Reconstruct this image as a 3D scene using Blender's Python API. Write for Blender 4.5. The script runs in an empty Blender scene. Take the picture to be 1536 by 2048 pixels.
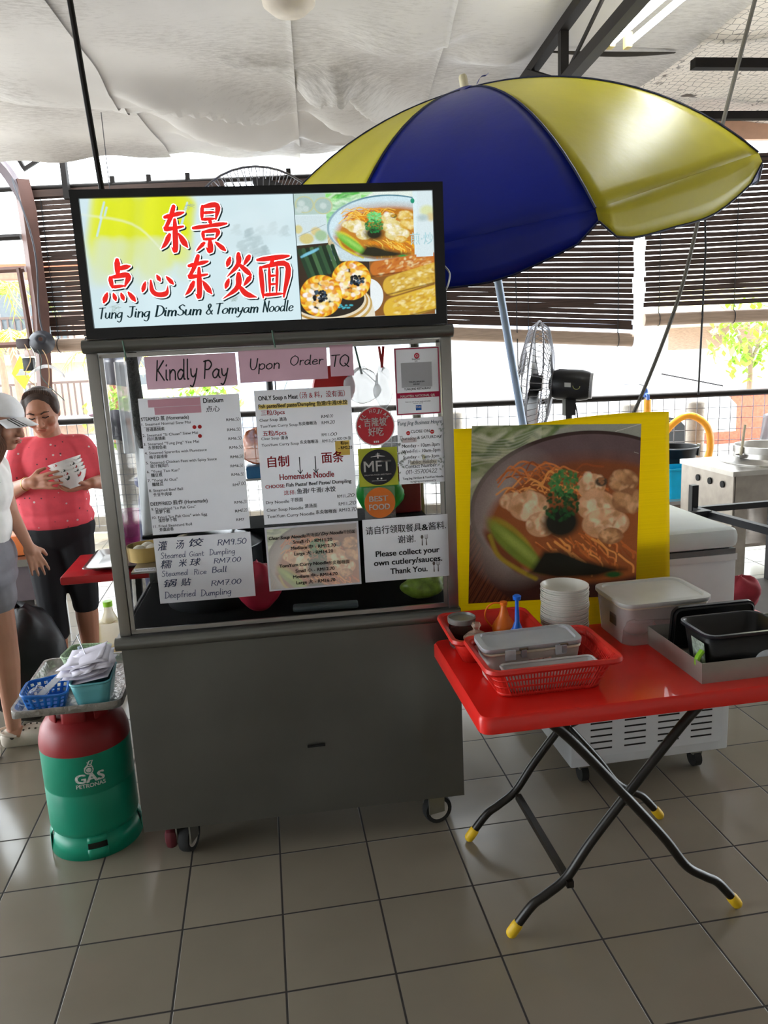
import bpy, bmesh, math, random
import numpy as np
from mathutils import Vector, Matrix, Euler
PI = math.pi
random.seed(7)
SC = bpy.context.scene
COL = SC.collection

# ------------------------------------------------------------------ camera
cam_d = bpy.data.cameras.new('camera')
cam = bpy.data.objects.new('camera', cam_d)
COL.objects.link(cam)
cam_d.sensor_fit = 'HORIZONTAL'
cam_d.sensor_width = 36.0
cam_d.lens = 36.0 * 1556.9 / 1536.0
cam_d.clip_start = 0.05
cam_d.clip_end = 300
_r = Vector((0.98633, -0.15794, -0.04701)); _d = Vector((-0.07769, -0.19413, -0.97789)); _f = Vector((0.14532, 0.96817, -0.20375))
cam.matrix_world = Matrix(((_r.x, -_d.x, -_f.x, 0.9547), (_r.y, -_d.y, -_f.y, -2.4192), (_r.z, -_d.z, -_f.z, 1.6779), (0, 0, 0, 1)))
SC.camera = cam
# ------------------------------------------------------------------ world, light, exposure
SC.view_settings.view_transform = 'Standard'
SC.view_settings.look = 'None'
SC.view_settings.gamma = 1.0
SC.view_settings.use_curve_mapping = False
SC.view_settings.exposure = 0.75
world = bpy.data.worlds.new('overcast_sky'); SC.world = world
world.use_nodes = True
wn = world.node_tree.nodes; wl = world.node_tree.links
wn['Background'].inputs['Color'].default_value = (0.88, 0.95, 1.0, 1)
wn['Background'].inputs['Strength'].default_value = 5.0
sun_d = bpy.data.lights.new('sun', 'SUN'); sun_d.energy = 9.0; sun_d.angle = .02; sun_d.color = (1, .99, .97)
sun = bpy.data.objects.new('sun', sun_d); COL.objects.link(sun); sun.rotation_euler = (math.radians(-14), math.radians(12), 0); sun.location = (0, 15, 20)

# ------------------------------------------------------------------ colours and materials
def srgb(h):
    if isinstance(h, (tuple, list)): return tuple(h[:3])
    h = h.lstrip('#'); v = [int(h[i:i+2], 16) / 255 for i in (0, 2, 4)]
    return tuple(c / 12.92 if c <= .04045 else ((c + .055) / 1.055) ** 2.4 for c in v)
MATS = {}
def pm(name, col, rough=.5, metal=0., var=.08, scale=14., bump=0., bscale=60., emit=None, estr=0., trans=0., ior=1.45, coat=0., stretch=None, spec=.5, sub=0.):
    """procedural principled material: noise varies the colour, optional noise bump"""
    if name in MATS: return MATS[name]
    m = bpy.data.materials.new(name); m.use_nodes = True
    nt = m.node_tree; N = nt.nodes; L = nt.links
    b = N['Principled BSDF']; c = srgb(col)
    tc = N.new('ShaderNodeTexCoord'); mp = N.new('ShaderNodeMapping'); L.new(tc.outputs['Object'], mp.inputs['Vector'])
    if stretch: mp.inputs['Scale'].default_value = stretch
    nz = N.new('ShaderNodeTexNoise'); nz.inputs['Scale'].default_value = scale; nz.inputs['Detail'].default_value = 4
    L.new(mp.outputs['Vector'], nz.inputs['Vector'])
    cr = N.new('ShaderNodeValToRGB')
    cr.color_ramp.elements[0].position = .3; cr.color_ramp.elements[1].position = .72
    cr.color_ramp.elements[0].color = tuple(max(0, x * (1 - var)) for x in c) + (1,)
    cr.color_ramp.elements[1].color = tuple(min(1, x * (1 + var)) for x in c) + (1,)
    L.new(nz.outputs['Fac'], cr.inputs['Fac']); L.new(cr.outputs['Color'], b.inputs['Base Color'])
    b.inputs['Roughness'].default_value = rough; b.inputs['Metallic'].default_value = metal
    b.inputs['IOR'].default_value = ior; b.inputs['Transmission Weight'].default_value = trans
    b.inputs['Coat Weight'].default_value = coat; b.inputs['Specular IOR Level'].default_value = spec
    if sub: b.inputs['Subsurface Weight'].default_value = sub; b.inputs['Subsurface Scale'].default_value = .01
    if bump:
        bp = N.new('ShaderNodeBump'); bp.inputs['Strength'].default_value = bump; bp.inputs['Distance'].default_value = .01
        n2 = N.new('ShaderNodeTexNoise'); n2.inputs['Scale'].default_value = bscale; n2.inputs['Detail'].default_value = 3
        L.new(mp.outputs['Vector'], n2.inputs['Vector']); L.new(n2.outputs['Fac'], bp.inputs['Height']); L.new(bp.outputs['Normal'], b.inputs['Normal'])
    if emit is not None:
        b.inputs['Emission Color'].default_value = srgb(emit) + (1,); b.inputs['Emission Strength'].default_value = estr
    MATS[name] = m
    return m
def translucent(m, w):
    """thin sheet that lets light from behind glow through"""
    nt = m.node_tree; N = nt.nodes; L = nt.links; b = N['Principled BSDF']; out = N['Material Output']
    t = N.new('ShaderNodeBsdfTranslucent'); mx = N.new('ShaderNodeMixShader'); mx.inputs['Fac'].default_value = w
    if b.inputs['Base Color'].links: L.new(b.inputs['Base Color'].links[0].from_socket, t.inputs['Color'])
    L.new(b.outputs[0], mx.inputs[1]); L.new(t.outputs[0], mx.inputs[2]); L.new(mx.outputs[0], out.inputs['Surface']); return m
def clearmat(name, tint='#ffffff', alpha=.25, rough=.15, var=.05):
    """thin clear plastic or glass: part see-through, part body colour, with a sheen"""
    if name in MATS: return MATS[name]
    m = pm(name, tint, rough, var=var); nt = m.node_tree; N = nt.nodes; L = nt.links
    b = N['Principled BSDF']; out = N['Material Output']
    t = N.new('ShaderNodeBsdfTransparent'); mx = N.new('ShaderNodeMixShader')
    lw = N.new('ShaderNodeLayerWeight'); lw.inputs['Blend'].default_value = .12
    ma = N.new('ShaderNodeMath'); ma.operation = 'ADD'; ma.use_clamp = True; ma.inputs[1].default_value = alpha
    mm = N.new('ShaderNodeMath'); mm.operation = 'MULTIPLY'; mm.inputs[1].default_value = .6
    L.new(lw.outputs['Fresnel'], mm.inputs[0]); L.new(mm.outputs[0], ma.inputs[0]); L.new(ma.outputs[0], mx.inputs['Fac'])
    L.new(t.outputs[0], mx.inputs[1]); L.new(b.outputs[0], mx.inputs[2]); L.new(mx.outputs[0], out.inputs['Surface'])
    return m
def imgmat(name, arr, rough=.4, emit=0., spec=.3):
    """printed picture: the pixels are painted by this script"""
    h, w = arr.shape[:2]
    im = bpy.data.images.new(name, w, h)
    px = np.ones((h, w, 4), np.float32); b_ = np.clip(arr, 0, 1); px[..., :3] = np.where(b_ < .0031308, b_*12.92, 1.055*b_**(1/2.4)-.055)[::-1]
    im.pixels.foreach_set(px.ravel()); im.pack()
    m = bpy.data.materials.new(name); m.use_nodes = True; N = m.node_tree.nodes; L = m.node_tree.links; b = N['Principled BSDF']
    t = N.new('ShaderNodeTexImage'); t.image = im; t.extension = 'EXTEND'
    uv = N.new('ShaderNodeUVMap'); uv.uv_map = 'UVMap'; L.new(uv.outputs['UV'], t.inputs['Vector'])
    L.new(t.outputs['Color'], b.inputs['Base Color']); b.inputs['Roughness'].default_value = rough; b.inputs['Specular IOR Level'].default_value = spec
    if emit:
        L.new(t.outputs['Color'], b.inputs['Emission Color']); b.inputs['Emission Strength'].default_value = emit
        b.inputs['Base Color'].default_value = (.02, .02, .02, 1); L.remove(b.inputs['Base Color'].links[0])
    return m

# ------------------------------------------------------------------ mesh builder
def frame_of(d):
    d = Vector(d).normalized(); a = Vector((0, 0, 1)) if abs(d.z) < .9 else Vector((1, 0, 0))
    u = d.cross(a).normalized(); return u, d.cross(u).normalized()
class MB:
    def __init__(s): s.v = []; s.f = []; s.uv = {}
    def add(s, vs, fs, M=None):
        o = len(s.v)
        s.v += [tuple(M @ Vector(p)) if M is not None else tuple(p) for p in vs]
        s.f += [tuple(o + i for i in f) for f in fs]
        return s
    def box(s, x0, x1, y0, y1, z0, z1, M=None, bev=0.):
        if bev > 0:
            bev = min(bev, (x1-x0)*.45, (y1-y0)*.45, (z1-z0)*.45)
            bm = bmesh.new(); bmesh.ops.create_cube(bm, size=1)
            for v in bm.verts: v.co = ((x0+x1)/2 + v.co.x*(x1-x0), (y0+y1)/2 + v.co.y*(y1-y0), (z0+z1)/2 + v.co.z*(z1-z0))
            bmesh.ops.bevel(bm, geom=bm.edges[:], offset=bev, segments=2, affect='EDGES', profile=.5)
            bm.verts.ensure_lookup_table(); r = s.add([v.co.copy() for v in bm.verts], [[v.index for v in f.verts] for f in bm.faces], M); bm.free(); return r
        vs = [(x, y, z) for z in (z0, z1) for y in (y0, y1) for x in (x0, x1)]
        return s.add(vs, [(0,2,3,1),(4,5,7,6),(0,1,5,4),(2,6,7,3),(0,4,6,2),(1,3,7,5)], M)
    def tube(s, pts, r, n=10, closed=False, cap=True):
        pts = [Vector(p) for p in pts]; k = len(pts)
        rs = list(r) if isinstance(r, (list, tuple)) else [r] * k
        vs = []; fs = []; u = None
        for i, p in enumerate(pts):
            a = pts[(i-1) % k] if (closed or i) else p; b = pts[(i+1) % k] if (closed or i < k-1) else p
            t = (b - a).normalized()
            if u is None: u, w = frame_of(t)
            else:
                u = (u - t * u.dot(t))
                u = u.normalized() if u.length > 1e-6 else frame_of(t)[0]
                w = t.cross(u)
            for j in range(n):
                an = 2*PI*j/n; vs.append(p + (u*math.cos(an) + w*math.sin(an)) * rs[i])
        m = k if closed else k-1
        for i in range(m):
            for j in range(n):
                a = i*n + j; b = i*n + (j+1) % n; c = ((i+1) % k)*n + (j+1) % n; d = ((i+1) % k)*n + j
                fs.append((a, b, c, d))
        if cap and not closed: fs += [tuple(range(n))[::-1], tuple(range((k-1)*n, k*n))]
        return s.add(vs, fs)
    def bar(s, a, b, w, h=None):
        h = h or w; a = Vector(a); b = Vector(b); u, t = frame_of(b - a); vs = []
        for p in (a, b):
            for su, st in ((-1,-1),(1,-1),(1,1),(-1,1)): vs.append(p + u*su*w/2 + t*st*h/2)
        return s.add(vs, [(3,2,1,0),(4,5,6,7),(0,1,5,4),(1,2,6,5),(2,3,7,6),(3,0,4,7)])
    def lathe(s, prof, n=32, c=(0,0,0), ax=None, cap=True, sx=1., sy=1.):
        vs = []; fs = []; c = Vector(c)
        M = Matrix.Identity(3)
        if ax is not None: M = Vector((0,0,1)).rotation_difference(Vector(ax)).to_matrix()
        for (r, z) in prof:
            for j in range(n):
                an = 2*PI*j/n; vs.append(c + M @ Vector((r*sx*math.cos(an), r*sy*math.sin(an), z)))
        for i in range(len(prof)-1):
            for j in range(n): fs.append((i*n+j, i*n+(j+1) % n, (i+1)*n+(j+1) % n, (i+1)*n+j))
        if cap: fs += [tuple(range(n))[::-1], tuple(range((len(prof)-1)*n, len(prof)*n))]
        return s.add(vs, fs)
    def prism(s, poly, z0, z1, M=None):
        n = len(poly); vs = [(x, y, z0) for x, y in poly] + [(x, y, z1) for x, y in poly]
        return s.add(vs, [tuple(range(n))[::-1], tuple(range(n, 2*n))] + [(i, (i+1) % n, n+(i+1) % n, n+i) for i in range(n)], M)
    def ball(s, c, r, n=16, m=10, R=None):
        r = r if isinstance(r, (tuple, list)) else (r, r, r); vs = []; fs = []; c = Vector(c)
        for i in range(m+1):
            ph = PI*i/m
            for j in range(n):
                th = 2*PI*j/n; p = Vector((r[0]*math.sin(ph)*math.cos(th), r[1]*math.sin(ph)*math.sin(th), r[2]*math.cos(ph)))
                vs.append(c + (R @ p if R is not None else p))
        for i in range(m):
            for j in range(n): fs.append((i*n+j, (i+1)*n+j, (i+1)*n+(j+1) % n, i*n+(j+1) % n))
        return s.add(vs, fs)
    def cone(s, a, b, ra, rb, n=14):
        """capsule from a to b with round ends"""
        a = Vector(a); b = Vector(b); d = (b-a); L_ = d.length; d = d.normalized() if L_ > 1e-9 else Vector((0,0,1))
        prof = [(ra*math.cos(t), ra*math.sin(t)) for t in [-PI/2+PI/2*i/4 for i in range(5)]]
        prof = [(max(x, 1e-4), z) for x, z in prof] + [(max(rb*math.cos(t), 1e-4), L_ + rb*math.sin(t)) for t in [PI/2*i/4 for i in range(5)]]
        return s.lathe(prof, n, a, d)
    def grid(s, nu, nv, fn, closed_u=False):
        o = len(s.v); s.v += [tuple(fn(i/(nu-(0 if closed_u else 1)), j/(nv-1))) for j in range(nv) for i in range(nu)]
        for j in range(nv-1):
            for i in range(nu if closed_u else nu-1):
                i2 = (i+1) % nu; s.f.append((o+j*nu+i, o+j*nu+i2, o+(j+1)*nu+i2, o+(j+1)*nu+i))
        return s
    def xz(s, polys_v, faces, x, y, z):
        """2-D verts (u,v) laid on the plane facing -y"""
        return s.add([(x+u, y, z+v) for u, v in polys_v], faces)
    def build(s, name, mat, parent=None, smooth=True, solid=0., sub=0, uvq=None, angle=40, weld=False):
        me = bpy.data.meshes.new(name); me.from_pydata(s.v, [], s.f)
        bm = bmesh.new(); bm.from_mesh(me)
        if weld: bmesh.ops.remove_doubles(bm, verts=bm.verts[:], dist=1e-5)
        bmesh.ops.recalc_face_normals(bm, faces=bm.faces[:]) if not uvq else None
        bm.to_mesh(me); bm.free()
        if uvq:
            lay = me.uv_layers.new(name='UVMap')
            for lp in me.loops:
                co = me.vertices[lp.vertex_index].co; lay.data[lp.index].uv = uvq(co)
        if smooth:
            me.polygons.foreach_set('use_smooth', [True]*len(me.polygons))
            try: me.set_sharp_from_angle(angle=math.radians(angle))
            except Exception: pass
        o = bpy.data.objects.new(name, me); COL.objects.link(o); me.materials.append(mat)
        if parent: o.parent = parent
        if solid: md = o.modifiers.new('solid', 'SOLIDIFY'); md.thickness = solid; md.offset = 0
        if sub: md = o.modifiers.new('sub', 'SUBSURF'); md.levels = sub; md.render_levels = sub
        return o
def catmull(pts, n=8, closed=False):
    P = [Vector(p) if len(p) > 2 else Vector((p[0], p[1], 0)) for p in pts]; out = []; k = len(P)
    for i in range(k if closed else k-1):
        p0 = P[(i-1) % k] if (closed or i) else P[0]*2 - P[1]
        p1 = P[i]; p2 = P[(i+1) % k]
        p3 = P[(i+2) % k] if (closed or i+2 < k) else P[-1]*2 - P[-2]
        for j in range(n):
            t = j/n; out.append(.5*((2*p1) + (p2-p0)*t + (2*p0-5*p1+4*p2-p3)*t*t + (3*p1-p0-3*p2+p3)*t**3))
    if not closed: out.append(P[-1])
    return out
def rrect(w, h, r, n=4, cx=0, cy=0):
    out = []
    for (sx, sy, a0) in ((1,1,0),(-1,1,90),(-1,-1,180),(1,-1,270)):
        for i in range(n+1):
            a = math.radians(a0 + 90*i/n); out.append((cx + sx*(w/2-r) + r*math.cos(a), cy + sy*(h/2-r) + r*math.sin(a)))
    return out
# ------------------------------------------------------------------ things
def thing(name, label, cat, loc=(0,0,0), rotz=0., group=None, rot=None):
    o = bpy.data.objects.new(name, None); COL.objects.link(o); o.empty_display_size = .05
    o.location = loc; o.rotation_euler = rot if rot else (0,0,rotz)
    o['label'] = label; o['category'] = cat
    if group: o['group'] = group
    return o
def tag(o, label, cat, group=None, kind=None, loc=None, rotz=None):
    o['label'] = label; o['category'] = cat
    if group: o['group'] = group
    if kind: o['kind'] = kind
    if loc is not None: o.location = loc
    if rotz is not None: o.rotation_euler = (0,0,rotz)
    return o
def struct(o): o['kind'] = 'structure'; return o
def dup(root, loc, rot=None, label=None):
    r = root.copy(); COL.objects.link(r); r.location = loc
    if rot is not None: r.rotation_euler = rot
    if label: r['label'] = label
    for ch in list(root.children):
        c = ch.copy(); COL.objects.link(c); c.parent = r
        for g in list(ch.children):
            d = g.copy(); COL.objects.link(d); d.parent = c
    return r
def fuse(mb, name, mat, parent, voxel=.006, smooth=4):
    """closed pieces -> one continuous skin"""
    me = bpy.data.meshes.new('tmp'); me.from_pydata(mb.v, [], mb.f)
    bm = bmesh.new(); bm.from_mesh(me); bmesh.ops.recalc_face_normals(bm, faces=bm.faces[:]); bm.to_mesh(me); bm.free()
    o = bpy.data.objects.new('tmp', me); COL.objects.link(o)
    r = o.modifiers.new('r', 'REMESH'); r.mode = 'VOXEL'; r.voxel_size = voxel
    s = o.modifiers.new('s', 'SMOOTH'); s.iterations = smooth; s.factor = .5
    dg = bpy.context.evaluated_depsgraph_get(); m2 = bpy.data.meshes.new_from_object(o.evaluated_get(dg))
    bpy.data.objects.remove(o); bpy.data.meshes.remove(me); m2.name = name
    m2.polygons.foreach_set('use_smooth', [True]*len(m2.polygons))
    m2.materials.clear(); m2.materials.append(mat)
    o = bpy.data.objects.new(name, m2); COL.objects.link(o); o.parent = parent
    return o
# ------------------------------------------------------------------ lettering
_tc = {}
def glyphs(s, bold=0., shear=0.):
    key = (s, bold, shear)
    if key in _tc: return _tc[key]
    c = bpy.data.curves.new('t', 'FONT'); c.body = s; c.shear = shear; c.resolution_u = 3
    o = bpy.data.objects.new('t', c); COL.objects.link(o)
    dg = bpy.context.evaluated_depsgraph_get(); me = bpy.data.meshes.new_from_object(o.evaluated_get(dg))
    vs = [(v.co.x, v.co.y) for v in me.vertices]; fs = [tuple(p.vertices) for p in me.polygons]
    bpy.data.objects.remove(o); bpy.data.curves.remove(c); bpy.data.meshes.remove(me)
    if vs:
        x0 = min(v[0] for v in vs); vs = [(x-x0, y) for x, y in vs]
    if bold and vs:   # heavier letters: the same outline laid over itself, slightly shifted
        n = len(vs); sh = [(0, 0), (bold, bold*.5), (-bold, -bold*.5), (bold, -bold*.5), (-bold, bold*.5)]
        fs = [tuple(i+n*k for i in f) for k in range(5) for f in fs]; vs = [(x+a+bold, y+b) for a, b in sh for x, y in vs]
    _tc[key] = (vs, fs); return _tc[key]
HAND = {
'a':(.58,[[(.45,.42),(.28,.5),(.06,.3),(.12,.04),(.3,.04),(.44,.3),(.46,.48),(.44,.15),(.54,0)]]),
'b':(.55,[[(.08,1),(.08,0)],[(.08,.3),(.25,.5),(.45,.4),(.45,.12),(.25,0),(.08,.1)]]),
'c':(.52,[[(.42,.42),(.25,.5),(.07,.3),(.12,.05),(.3,0),(.45,.1)]]),
'd':(.6,[[(.45,.4),(.25,.5),(.06,.3),(.12,.03),(.3,.04),(.45,.3)],[(.46,1),(.46,.1),(.54,0)]]),
'e':(.54,[[(.08,.25),(.4,.3),(.4,.44),(.24,.5),(.07,.3),(.12,.04),(.3,0),(.48,.1)]]),
'f':(.46,[[(.42,.95),(.28,1),(.2,.8),(.2,0)],[(.05,.5),(.4,.5)]]),
'g':(.56,[[(.45,.42),(.28,.5),(.06,.3),(.12,.05),(.3,.05),(.45,.3),(.46,.48)],[(.46,.48),(.45,-.2),(.3,-.4),(.1,-.3)]]),
'h':(.54,[[(.08,1),(.08,0)],[(.08,.3),(.25,.5),(.42,.4),(.44,0)]]),
'i':(.26,[[(.1,.5),(.1,.08),(.18,0)],[(.1,.72),(.12,.76)]]),
'l':(.26,[[(.1,1),(.1,.08),(.18,0)]]),
'm':(.74,[[(.08,.5),(.08,0)],[(.08,.3),(.22,.5),(.34,.4),(.35,0)],[(.35,.3),(.5,.5),(.62,.4),(.64,0)]]),
'n':(.54,[[(.08,.5),(.08,0)],[(.08,.3),(.25,.5),(.42,.4),(.44,0)]]),
'o':(.54,[[(.27,.5),(.07,.32),(.1,.06),(.27,0),(.45,.15),(.43,.42),(.27,.5)]]),
'p':(.55,[[(.08,.5),(.08,-.4)],[(.08,.3),(.25,.5),(.45,.4),(.45,.12),(.25,0),(.08,.1)]]),
'r':(.4,[[(.08,.5),(.08,0)],[(.08,.3),(.2,.48),(.36,.46)]]),
's':(.48,[[(.4,.44),(.22,.5),(.1,.38),(.25,.26),(.4,.14),(.28,0),(.06,.06)]]),
't':(.44,[[(.2,.85),(.2,.1),(.3,0),(.4,.06)],[(.04,.52),(.38,.54)]]),
'u':(.58,[[(.08,.5),(.08,.15),(.2,0),(.38,.12),(.44,.5)],[(.44,.5),(.44,.1),(.52,0)]]),
'y':(.52,[[(.06,.5),(.1,.2),(.24,.1),(.4,.25)],[(.46,.5),(.36,0),(.2,-.38),(.04,-.35)]]),
'B':(.58,[[(.08,1),(.08,0)],[(.08,1),(.35,.98),(.42,.78),(.3,.56),(.08,.54)],[(.08,.54),(.4,.5),(.5,.25),(.35,.02),(.08,0)]]),
'C':(.6,[[(.52,.85),(.3,1),(.07,.6),(.12,.15),(.3,0),(.55,.15)]]),
'D':(.66,[[(.1,1),(.1,0)],[(.02,1),(.35,.97),(.6,.65),(.55,.25),(.3,.02),(.02,0)]]),
'G':(.68,[[(.55,.85),(.35,1),(.1,.75),(.06,.35),(.25,0),(.5,.1),(.56,.4)],[(.36,.4),(.62,.4)]]),
'H':(.62,[[(.08,1),(.08,0)],[(.5,1),(.5,0)],[(.08,.5),(.5,.52)]]),
'J':(.62,[[(.12,1),(.6,1)],[(.4,1),(.4,.2),(.25,0),(.05,.15)]]),
'K':(.6,[[(.12,1),(.06,0)],[(.52,.98),(.1,.45)],[(.16,.5),(.56,0)]]),
'M':(.74,[[(.05,0),(.12,1)],[(.12,1),(.35,.3)],[(.35,.3),(.6,1)],[(.6,1),(.66,0)]]),
'N':(.64,[[(.08,0),(.1,1)],[(.1,1),(.5,0)],[(.5,0),(.54,1)]]),
'O':(.74,[[(.36,1),(.1,.75),(.06,.3),(.32,0),(.6,.25),(.62,.75),(.36,1)]]),
'P':(.56,[[(.12,1),(.08,0)],[(.02,.96),(.35,1),(.52,.78),(.36,.52),(.1,.5)]]),
'Q':(.74,[[(.36,1),(.1,.75),(.06,.3),(.32,0),(.6,.25),(.62,.75),(.36,1)],[(.4,.25),(.7,-.08)]]),
'R':(.6,[[(.1,1),(.08,0)],[(.04,.98),(.35,1),(.48,.78),(.34,.55),(.1,.52)],[(.26,.54),(.54,0)]]),
'S':(.56,[[(.48,.88),(.3,1),(.1,.82),(.22,.58),(.44,.4),(.46,.14),(.25,0),(.05,.12)]]),
'T':(.6,[[(.02,.96),(.58,1)],[(.32,.98),(.28,0)]]),
'U':(.64,[[(.06,1),(.08,.3),(.25,0),(.48,.2),(.56,1)]]),
'&':(.66,[[(.58,.35),(.4,.05),(.18,0),(.06,.2),(.3,.55),(.4,.8),(.28,.98),(.16,.8),(.3,.45),(.6,0)]]),
'0':(.52,[[(.26,1),(.08,.7),(.08,.25),(.26,0),(.44,.3),(.43,.75),(.26,1)]]),
'1':(.3,[[(.05,.8),(.18,1)],[(.18,1),(.16,0)]]),
'2':(.52,[[(.06,.8),(.22,1),(.42,.82),(.3,.45),(.05,.02)],[(.05,.02),(.48,.02)]]),
'3':(.52,[[(.06,.9),(.3,1),(.42,.78),(.2,.55)],[(.2,.55),(.46,.4),(.4,.08),(.2,0),(.05,.1)]]),
'4':(.54,[[(.3,1),(.06,.35)],[(.06,.35),(.48,.38)],[(.38,.6),(.36,0)]]),
'5':(.52,[[(.45,1),(.12,.98)],[(.12,.98),(.1,.58)],[(.1,.58),(.35,.6),(.46,.3),(.3,.02),(.06,.05)]]),
'6':(.5,[[(.4,1),(.12,.6),(.08,.2),(.26,0),(.44,.2),(.3,.45),(.1,.3)]]),
'7':(.52,[[(.04,.98),(.46,1)],[(.46,1),(.22,0)],[(.16,.52),(.44,.54)]]),
'8':(.5,[[(.25,.55),(.08,.78),(.25,1),(.42,.78),(.25,.55),(.06,.25),(.25,0),(.44,.25),(.25,.55)]]),
'9':(.5,[[(.4,.8),(.22,1),(.08,.75),(.22,.55),(.4,.75)],[(.4,.9),(.34,0)]]),
'.':(.2,[[(.08,.02),(.1,.05)]]), '-':(.4,[[(.06,.45),(.32,.46)]]), ' ':(.36,[])}
def ribbon(pts, ws, out_v, out_f, cap=True):
    """flat brush stroke through 2-D pts with widths ws"""
    n = len(pts); o = len(out_v)
    for i, p in enumerate(pts):
        a = pts[max(i-1,0)]; b = pts[min(i+1,n-1)]; dx, dy = b[0]-a[0], b[1]-a[1]; l = math.hypot(dx, dy) or 1
        nx, ny = -dy/l*ws[i]/2, dx/l*ws[i]/2
        out_v += [(p[0]+nx, p[1]+ny), (p[0]-nx, p[1]-ny)]
    for i in range(n-1): out_f.append((o+2*i, o+2*i+1, o+2*i+3, o+2*i+2))
    if cap:
        for p, w in ((pts[0], ws[0]), (pts[-1], ws[-1])):
            c = len(out_v); k = 8
            out_v += [(p[0]+math.cos(2*PI*j/k)*w/2, p[1]+math.sin(2*PI*j/k)*w/2) for j in range(k)]; out_f.append(tuple(range(c, c+k)))
def hand_glyphs(s, pen=.09, slant=.12, vary=0.):
    vs = []; fs = []; x = 0
    for ch in s:
        w, strokes = HAND.get(ch, (.4, []))
        for st in strokes:
            p = [(x+q.x+slant*q.y, q.y) for q in catmull(st, 5)] if len(st) > 2 else [(x+st[0][0]+slant*st[0][1], st[0][1]), (x+st[1][0]+slant*st[1][1], st[1][1])]
            ws = [pen*(1 - vary*abs((p[min(i+1,len(p)-1)][0]-p[max(i-1,0)][0])) / (1e-6+math.dist(p[min(i+1,len(p)-1)], p[max(i-1,0)]))) for i in range(len(p))]
            ribbon(p, ws, vs, fs)
        x += w
    return vs, fs
def fit(vf, x, z, w, cap, capn):
    """scale glyphs so that they are w wide and cap high"""
    vs, fs = vf
    if not vs: return [], []
    x0 = min(v[0] for v in vs); x1 = max(v[0] for v in vs); sx = w/(x1-x0); sy = cap/capn
    return [(x+(a-x0)*sx, z+b*sy) for a, b in vs], fs
def style_text(t, st, x, z, w, cap):
    if st == 'hand': return fit(hand_glyphs(t), x, z, w, cap, 1.0)
    cjk = any(ord(ch) > 0x2e80 for ch in t); lat = any(ch.isalnum() and ord(ch) < 128 for ch in t)
    capn = .80 if (cjk and not lat) else .70
    if cjk and not lat: z = z - 0 + .0
    return fit(glyphs(t, (.022 if cjk else .028) if st[0] == 'b' else (.009 if cjk else .012), .25 if 'i' in st else 0.), x, z + (cap*.08 if cjk and not lat else 0), w, cap, capn)
# brush characters of the lit sign: strokes of (x, y, width)
BRUSH = {
'dong':[[(.2,.78,.08),(.5,.82,.07),(.85,.87,.1)],[(.52,1,.1),(.42,.8,.08),(.25,.58,.07),(.22,.53,.09),(.5,.54,.07),(.82,.57,.1)],[(.54,.72,.08),(.54,.3,.1),(.51,.05,.09),(.38,.15,.02)],[(.34,.4,.09),(.2,.22,.08),(.03,.1,.03)],[(.66,.42,.04),(.8,.26,.11),(.95,.12,.08)]],
'jing':[[(.3,1,.06),(.28,.7,.07)],[(.3,.98,.06),(.72,1,.09),(.68,.7,.07)],[(.3,.85,.05),(.68,.86,.05)],[(.28,.71,.05),(.68,.72,.05)],[(.5,.68,.07),(.55,.6,.06)],[(.03,.53,.07),(.5,.57,.06),(.98,.61,.1)],[(.3,.44,.06),(.32,.28,.06)],[(.3,.44,.05),(.72,.46,.08),(.66,.28,.05)],[(.32,.28,.05),(.66,.29,.05)],[(.5,.28,.07),(.5,.03,.1),(.37,.11,.02)],[(.33,.2,.07),(.1,.03,.04)],[(.66,.21,.04),(.93,.03,.11)]],
'dian':[[(.48,1,.1),(.48,.62,.1)],[(.5,.8,.07),(.85,.85,.1)],[(.25,.6,.08),(.3,.36,.08)],[(.25,.6,.06),(.78,.64,.1),(.68,.38,.08)],[(.3,.38,.06),(.68,.4,.06)],[(.14,.24,.05),(.03,.03,.12)],[(.33,.22,.05),(.39,.07,.1)],[(.56,.22,.05),(.63,.07,.1)],[(.78,.24,.05),(.97,.04,.12)]],
'xin':[[(.14,.52,.05),(.06,.24,.12)],[(.3,.56,.06),(.34,.25,.09),(.5,.12,.1),(.75,.15,.1),(.8,.4,.03)],[(.48,.72,.05),(.57,.55,.12)],[(.76,.66,.05),(.95,.44,.12)]],
'yan':[[(.26,.92,.06),(.18,.74,.1)],[(.8,.94,.09),(.64,.74,.05)],[(.5,1,.09),(.48,.76,.08),(.18,.5,.04)],[(.5,.78,.05),(.84,.52,.12)],[(.22,.44,.05),(.13,.25,.1)],[(.82,.47,.09),(.64,.28,.05)],[(.5,.55,.1),(.46,.25,.09),(.05,0,.03)],[(.5,.3,.05),(.7,.1,.1),(1,.01,.05)]],
'mian':[[(.03,.92,.07),(.97,.99,.11)],[(.5,.93,.07),(.4,.76,.06)],[(.12,.74,.08),(.2,.02,.09)],[(.12,.74,.06),(.92,.78,.1),(.82,.02,.1)],[(.38,.72,.055),(.4,.1,.055)],[(.62,.74,.055),(.6,.1,.055)],[(.4,.53,.045),(.6,.54,.045)],[(.4,.33,.045),(.6,.34,.045)],[(.2,.08,.06),(.82,.1,.06)]]}
def brush(ch, x, z, w, h, grow=0.):
    vs = []; fs = []
    for st in BRUSH[ch]:
        if len(st) > 2: P = catmull(st, 5)
        else: P = [Vector(st[0]).lerp(Vector(st[1]), i/5) for i in range(6)]
        n = len(P); tp = [min(1, .62+i/n*2.2, .34+(n-1-i)/n*2.6)*(1.12-.2*math.sin(PI*i/n)) for i in range(n)]
        ribbon([(x+p.x*w+.09*(p.y-.5)*w, z+p.y*h) for p in P], [max(p.z, .02)*(w+h)/2*1.6*tp[i]+grow for i, p in enumerate(P)], vs, fs)
    return vs, fs
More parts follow.
